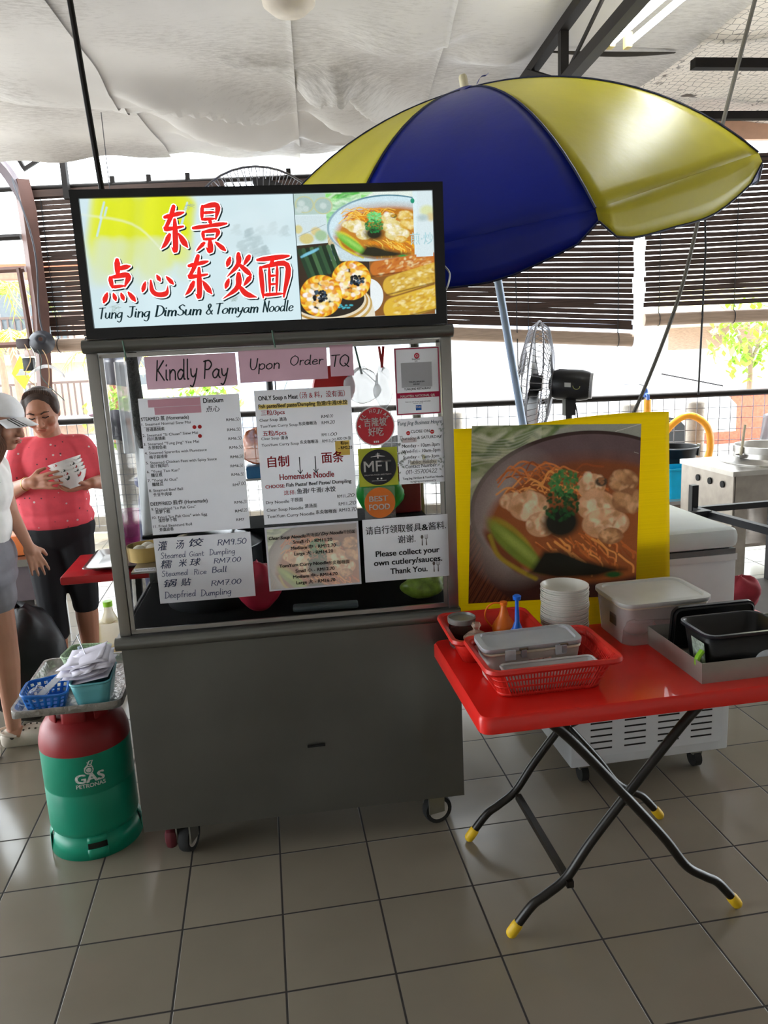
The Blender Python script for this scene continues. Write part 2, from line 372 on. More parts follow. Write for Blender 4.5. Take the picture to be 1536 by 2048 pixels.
PAPERS={'kindly': (0.167, 1.5935, 0.268, 0.0975), 'upon': (0.443, 1.5995, 0.267, 0.0955), 'tq': (0.719, 1.605, 0.0715, 0.0945), 'dim': (0.1365, 1.148, 0.2995, 0.421), 'noodle': (0.481, 1.155, 0.296, 0.419), 'hand': (0.136, 0.9245, 0.299, 0.212), 'sizes': (0.48, 0.935, 0.298, 0.21), 'cutl': (0.791, 0.938, 0.279, 0.209), 'qr': (0.917, 1.473, 0.143, 0.2085), 'hours': (0.9175, 1.254, 0.147, 0.209), 'kl': (0.784, 1.381, 0.128, 0.128), 'mft': (0.789, 1.2545, 0.125, 0.122), 'best': (0.801, 1.149, 0.1, 0.1015), 'label': (0.053, 1.045, 0.068, 0.011)}
TEXTS=[
('kindly', 0.0282, 0.0265, 0.1249, 0.0579, 'Kindly', 'hand', 'ink'),
('kindly', 0.1691, 0.0257, 0.0754, 0.0519, 'Pay', 'hand', 'ink'),
('upon', 0.0327, 0.038, 0.0896, 0.0326, 'Upon', 'hand', 'ink'),
('upon', 0.154, 0.0452, 0.1027, 0.0284, 'Order', 'hand', 'ink'),
('tq', 0.0039, 0.03, 0.0551, 0.0343, 'TQ', 'hand', 'ink'),
('dim', 0.1911, 0.398, 0.06, 0.014, 'DimSum', 'b', 'ink'),
('dim', 0.1972, 0.3702, 0.0413, 0.0159, '点心', 'r', 'ink'),
('dim', 0.0029, 0.3539, 0.1413, 0.0105, 'STEAMED 蒸 (Homemade)', 'b', 'ink'),
('dim', 0.003, 0.3393, 0.1449, 0.0079, '1. Steamed Normal Siew Mai', 'r', 'ink'),
('dim', 0.0141, 0.3223, 0.055, 0.0097, '普通蒸烧卖', 'b', 'ink'),
('dim', 0.0025, 0.3061, 0.1642, 0.0079, '2. Steamed "Si Chuan" Siew Mai', 'r', 'ink'),
('dim', 0.015, 0.2938, 0.0539, 0.0097, '四川蒸烧卖', 'b', 'ink'),
('dim', 0.0026, 0.2793, 0.1651, 0.008, '3. Steamed "Tung Jing" Yee Mai', 'r', 'ink'),
('dim', 0.0151, 0.2665, 0.054, 0.0098, '东景鲜鱼卖', 'b', 'ink'),
('dim', 0.0032, 0.2524, 0.185, 0.008, '4. Steamed Spareribs with Plumsauce', 'r', 'ink'),
('dim', 0.0152, 0.2382, 0.0541, 0.0098, '梅子蒜排骨', 'b', 'ink'),
('dim', 0.0035, 0.2223, 0.2121, 0.0081, '5. Steamed Chicken Feet with Spicy Sauce', 'r', 'ink'),
('dim', 0.0153, 0.2102, 0.0547, 0.0099, '豉汁辣凤爪', 'b', 'ink'),
('dim', 0.0032, 0.1951, 0.0983, 0.0081, '6. "Yong Tao Kan"', 'r', 'ink'),
('dim', 0.015, 0.1825, 0.0333, 0.0099, '釀豆根', 'b', 'ink'),
('dim', 0.0029, 0.1674, 0.0901, 0.0081, '7. "Yong Ai Gua"', 'r', 'ink'),
('dim', 0.015, 0.1538, 0.0334, 0.01, '釀矮瓜', 'b', 'ink'),
('dim', 0.0036, 0.1363, 0.1019, 0.0082, '8. Steamed Beef Ball', 'r', 'ink'),
('dim', 0.0156, 0.1217, 0.0552, 0.01, '什豆牛肉球', 'b', 'ink'),
('dim', 0.0038, 0.0931, 0.1724, 0.011, 'DEEPFRIED 煎/炸 (Homemade)', 'b', 'ink'),
('dim', 0.004, 0.0778, 0.1346, 0.0083, '9. Deepfried "Lo Pak Gou"', 'r', 'ink'),
('dim', 0.0161, 0.0668, 0.0439, 0.0101, '煎萝卜糕', 'b', 'ink'),
('dim', 0.0039, 0.0514, 0.1672, 0.0083, '10. Fried "Lo Pak Gou" with Egg', 'r', 'ink'),
('dim', 0.0217, 0.0398, 0.056, 0.0102, '蛋炒萝卜糕', 'b', 'ink'),
('dim', 0.0036, 0.0235, 0.1186, 0.0083, '11. Fried Beancurd Roll', 'r', 'ink'),
('dim', 0.0223, 0.0108, 0.0428, 0.0102, '炸腐皮卷', 'b', 'ink'),
('dim', 0.2547, 0.3393, 0.0279, 0.008, 'RM6.', 'r', 'ink'),
('dim', 0.2825, 0.3385, 0.012, 0.0098, '50', 'hand', 'ink'),
('dim', 0.2552, 0.3087, 0.0275, 0.008, 'RM6.', 'r', 'ink'),
('dim', 0.2826, 0.308, 0.0124, 0.0098, '50', 'hand', 'ink'),
('dim', 0.2563, 0.2812, 0.0276, 0.0081, 'RM6.', 'r', 'ink'),
('dim', 0.2838, 0.2804, 0.0125, 0.0099, '50', 'hand', 'ink'),
('dim', 0.2571, 0.254, 0.0276, 0.0081, 'RM6.', 'r', 'ink'),
('dim', 0.2847, 0.2531, 0.013, 0.0099, '50', 'hand', 'ink'),
('dim', 0.2577, 0.2248, 0.0273, 0.0082, 'RM6.', 'r', 'ink'),
('dim', 0.2849, 0.224, 0.0112, 0.01, '50', 'hand', 'ink'),
('dim', 0.2557, 0.1966, 0.0278, 0.0082, 'RM6.', 'r', 'ink'),
('dim', 0.2834, 0.1957, 0.0103, 0.01, '50', 'hand', 'ink'),
('dim', 0.2561, 0.1695, 0.0278, 0.0082, 'RM6.', 'r', 'ink'),
('dim', 0.2839, 0.1685, 0.0104, 0.0101, '50', 'hand', 'ink'),
('dim', 0.2574, 0.1371, 0.0162, 0.0083, 'RM', 'r', 'ink'),
('dim', 0.2737, 0.1387, 0.0235, 0.011, '7.00', 'hand', 'ink'),
('dim', 0.258, 0.0817, 0.0272, 0.0084, 'RM6.', 'r', 'ink'),
('dim', 0.2852, 0.0816, 0.0104, 0.0102, '20', 'hand', 'ink'),
('dim', 0.2575, 0.0541, 0.0191, 0.0084, 'RM', 'r', 'ink'),
('dim', 0.2775, 0.0545, 0.0173, 0.0103, '11.20', 'hand', 'ink'),
('dim', 0.2592, 0.0262, 0.0241, 0.0084, 'RM7', 'r', 'ink'),
('hand', 0.0107, 0.1737, 0.0322, 0.0257, '灌', 'r', 'blue'),
('hand', 0.0664, 0.1753, 0.027, 0.0244, '汤', 'r', 'blue'),
('hand', 0.1072, 0.1787, 0.0465, 0.0226, '饺', 'r', 'blue'),
('hand', 0.1942, 0.1756, 0.0913, 0.0179, 'RM9.50', 'hand', 'blue'),
('hand', 0.0169, 0.1471, 0.0773, 0.0188, 'Steamed', 'hand', 'blue'),
('hand', 0.1055, 0.147, 0.0453, 0.0161, 'Giant', 'hand', 'blue'),
('hand', 0.1666, 0.1468, 0.0798, 0.018, 'Dumpling', 'hand', 'blue'),
('hand', 0.0136, 0.115, 0.0369, 0.0236, '糯', 'r', 'blue'),
('hand', 0.0687, 0.1166, 0.0271, 0.0213, '米', 'r', 'blue'),
('hand', 0.1025, 0.1162, 0.0363, 0.0214, '球', 'r', 'blue'),
('hand', 0.1777, 0.1186, 0.0861, 0.0152, 'RM7.00', 'hand', 'blue'),
('hand', 0.0141, 0.0891, 0.0813, 0.018, 'Steamed', 'hand', 'blue'),
('hand', 0.1134, 0.0874, 0.0396, 0.0172, 'Rice', 'hand', 'blue'),
('hand', 0.1696, 0.0889, 0.0467, 0.0182, 'Ball', 'hand', 'blue'),
('hand', 0.0172, 0.0537, 0.043, 0.0215, '锅', 'r', 'blue'),
('hand', 0.0693, 0.054, 0.0341, 0.0215, '贴', 'r', 'blue'),
('hand', 0.1629, 0.0459, 0.0957, 0.0164, 'RM7.00', 'hand', 'blue'),
('hand', 0.0158, 0.0176, 0.0978, 0.0202, 'Deepfried', 'hand', 'blue'),
('hand', 0.1271, 0.015, 0.0966, 0.0203, 'Dumpling', 'hand', 'blue'),
('noodle', 0.0116, 0.389, 0.121, 0.0133, 'ONLY Soup n Meat', 'b', 'ink'),
('noodle', 0.1379, 0.3884, 0.1393, 0.0169, '（汤 & 料，没有面）', 'r', 'red'),
('noodle', 0.0102, 0.3655, 0.174, 0.0115, 'Fish paste/Beef paste/Dumpling', 'b', 'ink'),
('noodle', 0.1881, 0.3636, 0.0955, 0.0125, '鱼滑/牛滑/水饺', 'b', 'ink'),
('noodle', 0.0161, 0.3441, 0.0729, 0.0125, '三粒/3pcs', 'b', 'red'),
('noodle', 0.0105, 0.3247, 0.0555, 0.0081, 'Clear Soup', 'r', 'ink'),
('noodle', 0.0704, 0.323, 0.0225, 0.0099, '清汤', 'b', 'ink'),
('noodle', 0.0108, 0.3058, 0.1146, 0.0081, 'TomYum Curry Soup', 'r', 'ink'),
('noodle', 0.1286, 0.306, 0.0558, 0.0099, '东炎咖喱汤', 'b', 'ink'),
('noodle', 0.2002, 0.325, 0.0187, 0.009, 'RM', 'r', 'ink'),
('noodle', 0.2188, 0.3253, 0.0182, 0.0099, '8.00', 'hand', 'ink'),
('noodle', 0.2003, 0.3059, 0.0251, 0.0091, 'RM9.', 'r', 'ink'),
('noodle', 0.2254, 0.3058, 0.016, 0.0109, '20', 'hand', 'ink'),
('noodle', 0.0169, 0.281, 0.0729, 0.0126, '五粒/5pcs', 'b', 'red'),
('noodle', 0.0114, 0.2677, 0.0549, 0.0081, 'Clear Soup', 'r', 'ink'),
('noodle', 0.0707, 0.2659, 0.0226, 0.01, '清汤', 'b', 'ink'),
('noodle', 0.0107, 0.2477, 0.1152, 0.0082, 'TomYum Curry Soup', 'r', 'ink'),
('noodle', 0.1292, 0.2486, 0.0565, 0.01, '东炎咖喱汤', 'b', 'ink'),
('noodle', 0.198, 0.2686, 0.0252, 0.0091, 'RM11.', 'r', 'ink'),
('noodle', 0.2254, 0.2683, 0.0206, 0.01, '00', 'hand', 'ink'),
('noodle', 0.1985, 0.2489, 0.0279, 0.0091, 'RM13.', 'r', 'ink'),
('noodle', 0.2265, 0.2485, 0.0152, 0.011, '20', 'hand', 'ink'),
('noodle', 0.2443, 0.2543, 0.0447, 0.0082, 'ADD ON 加:', 'b', 'ink'),
('noodle', 0.2549, 0.2399, 0.0249, 0.0083, '粒/pc', 'b', 'ink'),
('noodle', 0.2476, 0.2246, 0.0434, 0.0092, '- RM2.20', 'b', 'ink'),
('noodle', 0.0246, 0.1818, 0.0672, 0.0302, '自制', 'b', 'red'),
('noodle', 0.1927, 0.1846, 0.0692, 0.0304, '面条', 'b', 'red'),
('noodle', 0.0582, 0.1397, 0.1709, 0.0185, 'Homemade Noodle', 'b', 'red'),
('noodle', 0.0122, 0.1159, 0.0611, 0.0102, 'CHOOSE:', 'b', 'red'),
('noodle', 0.0771, 0.117, 0.2051, 0.0111, 'Fish Paste/ Beef Paste/ Dumpling', 'b', 'ink'),
('noodle', 0.0679, 0.0909, 0.0376, 0.013, '选择:', 'r', 'red'),
('noodle', 0.1093, 0.0922, 0.1216, 0.0149, '鱼滑/ 牛滑/ 水饺', 'b', 'ink'),
('noodle', 0.0102, 0.0664, 0.0724, 0.0093, 'Dry Noodle', 'r', 'ink'),
('noodle', 0.0873, 0.0675, 0.0387, 0.0112, '干捞面', 'b', 'ink'),
('noodle', 0.0106, 0.0419, 0.1145, 0.0094, 'Clear Soup Noodle', 'r', 'ink'),
('noodle', 0.13, 0.045, 0.0389, 0.0113, '清汤面', 'b', 'ink'),
('noodle', 0.0104, 0.0212, 0.1486, 0.0094, 'TomYum Curry Noodle', 'r', 'ink'),
('noodle', 0.1638, 0.023, 0.0662, 0.0114, '东炎咖喱面', 'b', 'ink'),
('noodle', 0.2347, 0.0701, 0.0299, 0.0104, 'RM11.', 'r', 'ink'),
('noodle', 0.2656, 0.0708, 0.0243, 0.0113, '20', 'hand', 'ink'),
('noodle', 0.2379, 0.0452, 0.0309, 0.0104, 'RM11.', 'r', 'ink'),
('noodle', 0.2698, 0.0458, 0.0244, 0.0114, '20', 'hand', 'ink'),
('noodle', 0.2386, 0.0251, 0.0375, 0.0104, 'RM12.', 'r', 'ink'),
('noodle', 0.277, 0.0242, 0.0169, 0.0124, '70', 'hand', 'ink'),
('sizes', 0.0105, 0.1698, 0.1178, 0.0105, 'Clear Soup Noodle', 'bi', 'ink'),
('sizes', 0.1284, 0.1711, 0.0402, 0.0105, '清汤面', 'r', 'ink'),
('sizes', 0.1687, 0.1728, 0.0789, 0.0105, '/ Dry Noodle', 'bi', 'ink'),
('sizes', 0.2476, 0.1725, 0.0387, 0.0106, '干捞面', 'r', 'ink'),
('sizes', 0.0866, 0.1523, 0.1249, 0.0105, 'Small 小 - RM11.20', 'b', 'ink'),
('sizes', 0.0782, 0.1327, 0.1434, 0.0106, 'Medium 中 - RM12.70', 'b', 'ink'),
('sizes', 0.0871, 0.1136, 0.1249, 0.0106, 'Large 大 - RM14.20', 'b', 'ink'),
('sizes', 0.0369, 0.0769, 0.1577, 0.0106, 'TomYum Curry Noodle', 'b', 'ink'),
('sizes', 0.1944, 0.0736, 0.0683, 0.0117, '东炎咖喱面', 'r', 'ink'),
('sizes', 0.0878, 0.0561, 0.1255, 0.0107, 'Small 小 - RM12.70', 'b', 'ink'),
('sizes', 0.0785, 0.0372, 0.1432, 0.0107, 'Medium 中 - RM14.70', 'b', 'ink'),
('sizes', 0.0874, 0.0173, 0.1259, 0.0108, 'Large 大 - RM16.70', 'b', 'ink'),
('cutl', 0.0089, 0.16, 0.1821, 0.0232, '请自行领取餐具', 'r', 'ink'),
('cutl', 0.192, 0.1615, 0.0213, 0.0195, '&', 'b', 'ink'),
('cutl', 0.2142, 0.1607, 0.0583, 0.0224, '酱料.', 'r', 'ink'),
('cutl', 0.1124, 0.1241, 0.0579, 0.0224, '谢谢.', 'r', 'ink'),
('cutl', 0.0375, 0.0844, 0.211, 0.0186, 'Please collect your', 'b', 'ink'),
('cutl', 0.0303, 0.0545, 0.2261, 0.0187, 'own cutlery/sauces.', 'b', 'ink'),
('cutl', 0.0827, 0.0228, 0.1236, 0.0188, 'Thank You.', 'b', 'ink'),
('qr', 0.0273, 0.0781, 0.0856, 0.0063, 'TUNG JING RESTAURANT', 'b', 'ink'),
('qr', 0.0147, 0.056, 0.1096, 0.0073, 'MALAYSIA NATIONAL QR', 'b', 'white'),
('qr', 0.0556, 0.1702, 0.0254, 0.0045, 'DuitNow', 'b', 'ink'),
('qr', 0.0636, 0.1645, 0.0097, 0.0036, 'QR', 'r', 'ink'),
('qr', 0.0294, 0.0402, 0.0803, 0.0027, 'Please scan and save your details and receipts', 'b', 'ink'),
('qr', 0.0548, 0.0352, 0.0304, 0.0027, 'for your records', 'r', 'ink'),
('qr', 0.0426, 0.1008, 0.0497, 0.0041, 'TUNG JING DIMSUM SDN', 'b', 'ink'),
('qr', 0.0571, 0.0937, 0.02, 0.0036, 'BERHAD', 'b', 'ink'),
('qr', 0.0612, 0.0211, 0.0178, 0.0055, 'TNG', 'b', 'white'),
('hours', 0.0016, 0.1888, 0.1409, 0.0119, 'Tung Jing Business Hours', 'i', 'teal'),
('hours', 0.0426, 0.1623, 0.0603, 0.0092, 'CLOSE ON', 'r', 'ink'),
('hours', 0.0062, 0.1422, 0.0507, 0.012, 'Thursday', 'hand', 'ink'),
('hours', 0.0626, 0.1425, 0.0795, 0.0093, '& SATURDAY', 'r', 'ink'),
('hours', 0.0121, 0.1172, 0.121, 0.0112, 'Monday - 10am-3pm', 'r', 'ink'),
('hours', 0.0114, 0.0999, 0.1235, 0.0103, 'Wed-Fri - 10am-3pm', 'r', 'ink'),
('hours', 0.0144, 0.0819, 0.052, 0.0103, 'Sunday -', 'r', 'ink'),
('hours', 0.0725, 0.0801, 0.0076, 0.0122, '9', 'hand', 'ink'),
('hours', 0.082, 0.0809, 0.0485, 0.0103, 'am-3pm', 'r', 'ink'),
('hours', 0.0292, 0.065, 0.0412, 0.0122, 'Public', 'hand', 'ink'),
('hours', 0.0776, 0.0646, 0.0419, 0.0122, 'Holiday', 'hand', 'ink'),
('hours', 0.0202, 0.0514, 0.1036, 0.0113, 'Contact Number:', 'r', 'ink'),
('hours', 0.0212, 0.032, 0.1019, 0.0132, '011-35700422', 'hand', 'ink'),
('hours', 0.0101, 0.0152, 0.1326, 0.0066, 'Tung Jing DimSum & TomYum Noodle', 'b', 'ink'),
('hours', 0.0348, 0.0049, 0.0835, 0.0057, 'tungjing.tomyamcurry', 'r', 'ink'),
('kl', 0.0285, 0.0644, 0.0714, 0.0237, '吉隆坡', 'b', 'white'),
('kl', 0.0408, 0.0338, 0.0483, 0.0248, '好吃', 'b', 'white'),
('mft', 0.016, 0.0475, 0.0877, 0.0345, 'MFT', 'r', 'white'),
('mft', 0.0171, 0.0343, 0.0883, 0.0047, 'MALAYSIA FOOD AND TRAVEL', 'r', 'white'),
('best', 0.0158, 0.0565, 0.061, 0.0171, 'BEST', 'b', 'white'),
('best', 0.0144, 0.0289, 0.0673, 0.0181, 'FOOD', 'b', 'white'),
('label', 0.0048, 0.005, 0.0624, 0.0047, 'Steamed Lotus Dumpling', 'r', 'ink'),
]
# ------------------------------------------------------------------ printed pictures
class Paint:
    def __init__(s, w, h, col): s.w = w; s.h = h; s.a = np.ones((h, w, 3), np.float32)*np.array(srgb(col), np.float32); s.Y, s.X = np.mgrid[0:h, 0:w].astype(np.float32); s.T = lambda x, y: (x, y); s.k = 1.
    def mix(s, m, col, sl=(slice(None), slice(None))):
        c = np.array(srgb(col), np.float32); s.a[sl] = s.a[sl]*(1-m[..., None]) + c*m[..., None]
    def ell(s, x, y, rx, ry, col, rot=0., soft=1.5, al=1.):
        x, y = s.T(x, y); rx *= s.k; ry *= s.k; R = max(rx, ry)+soft+2
        x0, x1, y0, y1 = int(max(0, x-R)), int(min(s.w, x+R+1)), int(max(0, y-R)), int(min(s.h, y+R+1))
        if x1 <= x0 or y1 <= y0: return
        sl = (slice(y0, y1), slice(x0, x1)); X = s.X[sl]-x; Y = s.Y[sl]-y; c, n = math.cos(rot), math.sin(rot)
        d = (1 - np.hypot((X*c+Y*n)/rx, (-X*n+Y*c)/ry))*min(rx, ry)
        s.mix(np.clip(d/soft+.5, 0, 1)*al, col, sl)
    def line(s, pts, wd, col, soft=1.2, al=1.):
        pts = [s.T(*p) for p in pts]; wd *= s.k
        x0 = int(max(0, min(p[0] for p in pts)-wd-2)); x1 = int(min(s.w, max(p[0] for p in pts)+wd+3)); y0 = int(max(0, min(p[1] for p in pts)-wd-2)); y1 = int(min(s.h, max(p[1] for p in pts)+wd+3))
        if x1 <= x0 or y1 <= y0: return
        sl = (slice(y0, y1), slice(x0, x1)); X = s.X[sl]; Y = s.Y[sl]; D = np.full(X.shape, 1e9, np.float32)
        for (ax, ay), (bx, by) in zip(pts[:-1], pts[1:]):
            dx, dy = bx-ax, by-ay; L = dx*dx+dy*dy+1e-9; t = np.clip(((X-ax)*dx+(Y-ay)*dy)/L, 0, 1)
            D = np.minimum(D, np.hypot(X-ax-t*dx, Y-ay-t*dy))
        s.mix(np.clip((wd/2-D)/soft+.5, 0, 1)*al, col, sl)
    def poly(s, pts, col, soft=1.2, al=1.):
        pts = [s.T(*p) for p in pts]; ins = np.zeros(s.X.shape, bool); D = np.full(s.X.shape, 1e9, np.float32); n = len(pts)
        for i in range(n):
            (ax, ay), (bx, by) = pts[i], pts[(i+1) % n]
            dx, dy = bx-ax, by-ay; L = dx*dx+dy*dy+1e-9; t = np.clip(((s.X-ax)*dx+(s.Y-ay)*dy)/L, 0, 1)
            D = np.minimum(D, np.hypot(s.X-ax-t*dx, s.Y-ay-t*dy))
            if ay != by: ins ^= ((ay > s.Y) != (by > s.Y)) & (s.X < dx*(s.Y-ay)/(by-ay)+ax)
        s.mix(np.clip(np.where(ins, D, -D)/soft+.5, 0, 1)*al, col)
    def noise(s, amp, cell, seed=0):
        r = np.random.default_rng(seed); g = r.random((int(s.h/cell)+3, int(s.w/cell)+3)).astype(np.float32)
        y = s.Y/cell; x = s.X/cell; i = y.astype(int); j = x.astype(int); fy = y-i; fx = x-j; fy = fy*fy*(3-2*fy); fx = fx*fx*(3-2*fx)
        v = (g[i,j]*(1-fx)+g[i,j+1]*fx)*(1-fy)+(g[i+1,j]*(1-fx)+g[i+1,j+1]*fx)*fy
        s.a *= (1+amp*(v[..., None]-.5)*2)
R_ = random.Random(5)
def blob(p, x, y, rx, ry, cols, n=26, seed=1):
    r = random.Random(seed); p.ell(x, y, rx, ry, cols[0], soft=5)
    for i in range(n):
        a = r.uniform(0, 6.3); q = r.random()**.5*.8; s_ = r.uniform(.14, .36)
        p.ell(x+math.cos(a)*q*rx, y+math.sin(a)*q*ry - ry*.08, rx*s_, ry*s_*r.uniform(.6, 1), cols[1+(i*7) % (len(cols)-1)], rot=r.uniform(0, 3), soft=7, al=.6)
def bowl_picture(p, C):
    """bowl of noodles, drawn in a 1195 x 1240 frame"""
    p.poly([(0, 0), (640, 0), (420, 160), (200, 340), (60, 480), (0, 620)], C['leaf'][1], soft=10); p.poly([(-80, 1300), (-80, 640), (40, 700), (200, 960), (420, 1150), (560, 1300)], C['mat'][0], soft=6)
    for i in range(26):   # lettuce
        x = R_.uniform(-30, 560); y = R_.uniform(0, 420)*(1-x/800); a = R_.uniform(-.5, .7)
        p.line(catmull2([(x-110, y+40), (x-20, y-20+a*30), (x+80, y+a*60), (x+170, y-30)]), R_.uniform(14, 46), C['leaf'][i % len(C['leaf'])], soft=9, al=.75)
    for i in range(9): p.line(catmull2([(0, 60+i*26), (150, 100+i*18), (300, 80+i*22), (480, 20+i*10)]), 7, C['vein'], soft=6, al=.5)
    for i in range(46): p.line([(-90+i*22-260, 1330), (-90+i*22+120, 640)], 11, C['mat'][i % 2], soft=3)
    for i in range(20): p.line([(-60+i*30-260, 1330), (-60+i*30+120, 640)], 3, C['matline'], soft=2)
    p.ell(880, 900, 790, 480, C['out'], soft=8)
    p.ell(835, 582, 838, 540, C['rim'], soft=3)
    p.ell(842, 588, 815, 522, C['wall'], soft=3)
    p.ell(330, 640, 260, 330, C['wallL'], soft=160, al=.85)
    p.ell(842, 588, 815, 522, C['wall'], soft=3, al=.12)
    p.ell(880, 690, 760, 435, C['soup'], soft=22)
    p.ell(820, 330, 420, 110, C['soup2'], soft=60, al=.8)
    for i in range(60):
        x = R_.uniform(260, 900); y = 330+R_.uniform(-70, 130)+(x-560)**2/2600; L = R_.uniform(50, 130); w = R_.uniform(-60, 60)
        p.line(catmull2([(x-L, y+R_.uniform(-5, 60)), (x-L*.3, y-30+w*.3), (x+L*.4, y-14+w*.2), (x+L, y+R_.uniform(-5, 60))]), R_.uniform(9, 15), C['nood'][i % len(C['nood'])], soft=3, al=.9)
    for i in range(56):
        x = R_.uniform(540, 1180); y = R_.uniform(790, 1000); L = R_.uniform(50, 120)
        p.line(catmull2([(x-L*.8, y-L*.4), (x-L*.2, y+R_.uniform(-10, 40)), (x+L*.3, y+L*.5), (x+L*.35, y+L)]), R_.uniform(10, 20), C['nood'][(i*3) % len(C['nood'])], soft=3, al=.9)
    for k, (x, y, a, b) in enumerate([(290, 520, 90, 60), (410, 560, 140, 105), (500, 690, 110, 90), (850, 430, 100, 90), (890, 570, 140, 110), (960, 700, 170, 110), (1080, 400, 110, 85), (1130, 540, 130, 90), (1000, 790, 90, 60)]): blob(p, x, y, a, b, C['dump'] if k < 6 else C['dumpd'], seed=k)
    p.ell(920, 400, 44, 32, C['mush'], soft=6)
    for i in range(8): p.ell(905+R_.uniform(-25, 35), 392+R_.uniform(-20, 20), 11, 9, C['dumpd'][0], soft=4)
    # greens
    p.ell(300, 790, 220, 70, C['yleaf'], rot=.78, soft=8); p.ell(240, 880, 210, 46, C['soup2'], rot=.85, soft=8)
    p.ell(330, 850, 268, 66, C['gr'], rot=.74, soft=10); p.ell(330, 830, 210, 26, C['grl'], rot=.74, soft=16, al=.7)
    p.line(catmull2([(140, 760), (200, 900), (330, 1000), (470, 1080)]), 30, C['yleaf'], soft=8)
    p.poly([(420, 1040), (520, 880), (640, 880), (820, 960), (1000, 1010), (1120, 1040), (900, 1090), (620, 1090)], C['dark'], soft=24)
    p.ell(640, 680, 130, 110, C['dark'], soft=26)
    for i in range(240):
        a = R_.uniform(0, 6.3); q = R_.random()**.5; up = i % 2
        p.ell((655 if up else 640)+math.cos(a)*q*(105 if up else 125), (410 if up else 560)+math.sin(a)*q*(95 if up else 110), R_.uniform(8, 18), R_.uniform(6, 13), C['pars'][i % len(C['pars'])], rot=R_.uniform(0, 3), soft=4, al=.85)
    p.ell(1030, 1075, 60, 22, C['pars'][0], soft=8)
def catmull2(pts, n=5): return [(q.x, q.y) for q in catmull(pts, n)]
DARKC = dict(leaf=['#5f6f3c', '#8f9872', '#46612b', '#a9ab93', '#35511f', '#bfc0b0'], vein='#c4c4b6', mat=['#5a3423', '#3d221a'], matline='#1f1110', out='#3a2420', rim='#33221f', wall='#5c4a4c', wallL='#b3a9a3', soup='#8a4c28', soup2='#6d3a20',
    nood=['#c0713a', '#a85a2a', '#d48c4a', '#8a4420'], dump=['#b98c68', '#dcb894', '#c79a74', '#e8ceb0', '#a87850'], dumpd=['#8a5c3c', '#b98a60', '#a2734c', '#d0a67c'], mush='#4a3a2c', yleaf='#8f7a28', gr='#66762a', grl='#93a14a', dark='#1a1a14', pars=['#1f4a26', '#2f6a36', '#143418', '#3d7c42'])
BRIGHTC = dict(leaf=['#3fae3c', '#8fe07a', '#2f8f2e', '#c8f2b8', '#56c24a', '#dff7d6'], vein='#f0fae8', mat=['#e0bd4c', '#b88f2c'], matline='#6b4c14', out='#c8dce0', rim='#5a8a9c', wall='#cfe9f2', wallL='#d8eef6', soup='#c8842a', soup2='#b8701c',
    nood=['#f5b52c', '#e8901c', '#fbd35a', '#c86a14'], dump=['#e8d890', '#fbf6dc', '#f2e6b0', '#ffffff', '#d8c060'], dumpd=['#d8a83c', '#f0d880', '#e6c058', '#fbf0c0'], mush='#5a5020', yleaf='#d8cc3c', gr='#6cba3c', grl='#b4e676', dark='#2a2818', pars=['#1f9a4a', '#4fd070', '#147034', '#7fe692'])
def poster_art():
    p = Paint(600, 622, '#8d8f86'); k = 600/1195; p.T = lambda x, y: (x*k, y*k); p.k = k
    bowl_picture(p, DARKC)
    p.line([(1010, 50), (1190, 0)], 3, '#d8d8d4', al=.8); p.line([(1150, 195), (1180, 205)], 3, '#d8d8d4', al=.6); p.noise(.06, 3, 2); p.noise(.08, 40, 3)
    return p.a
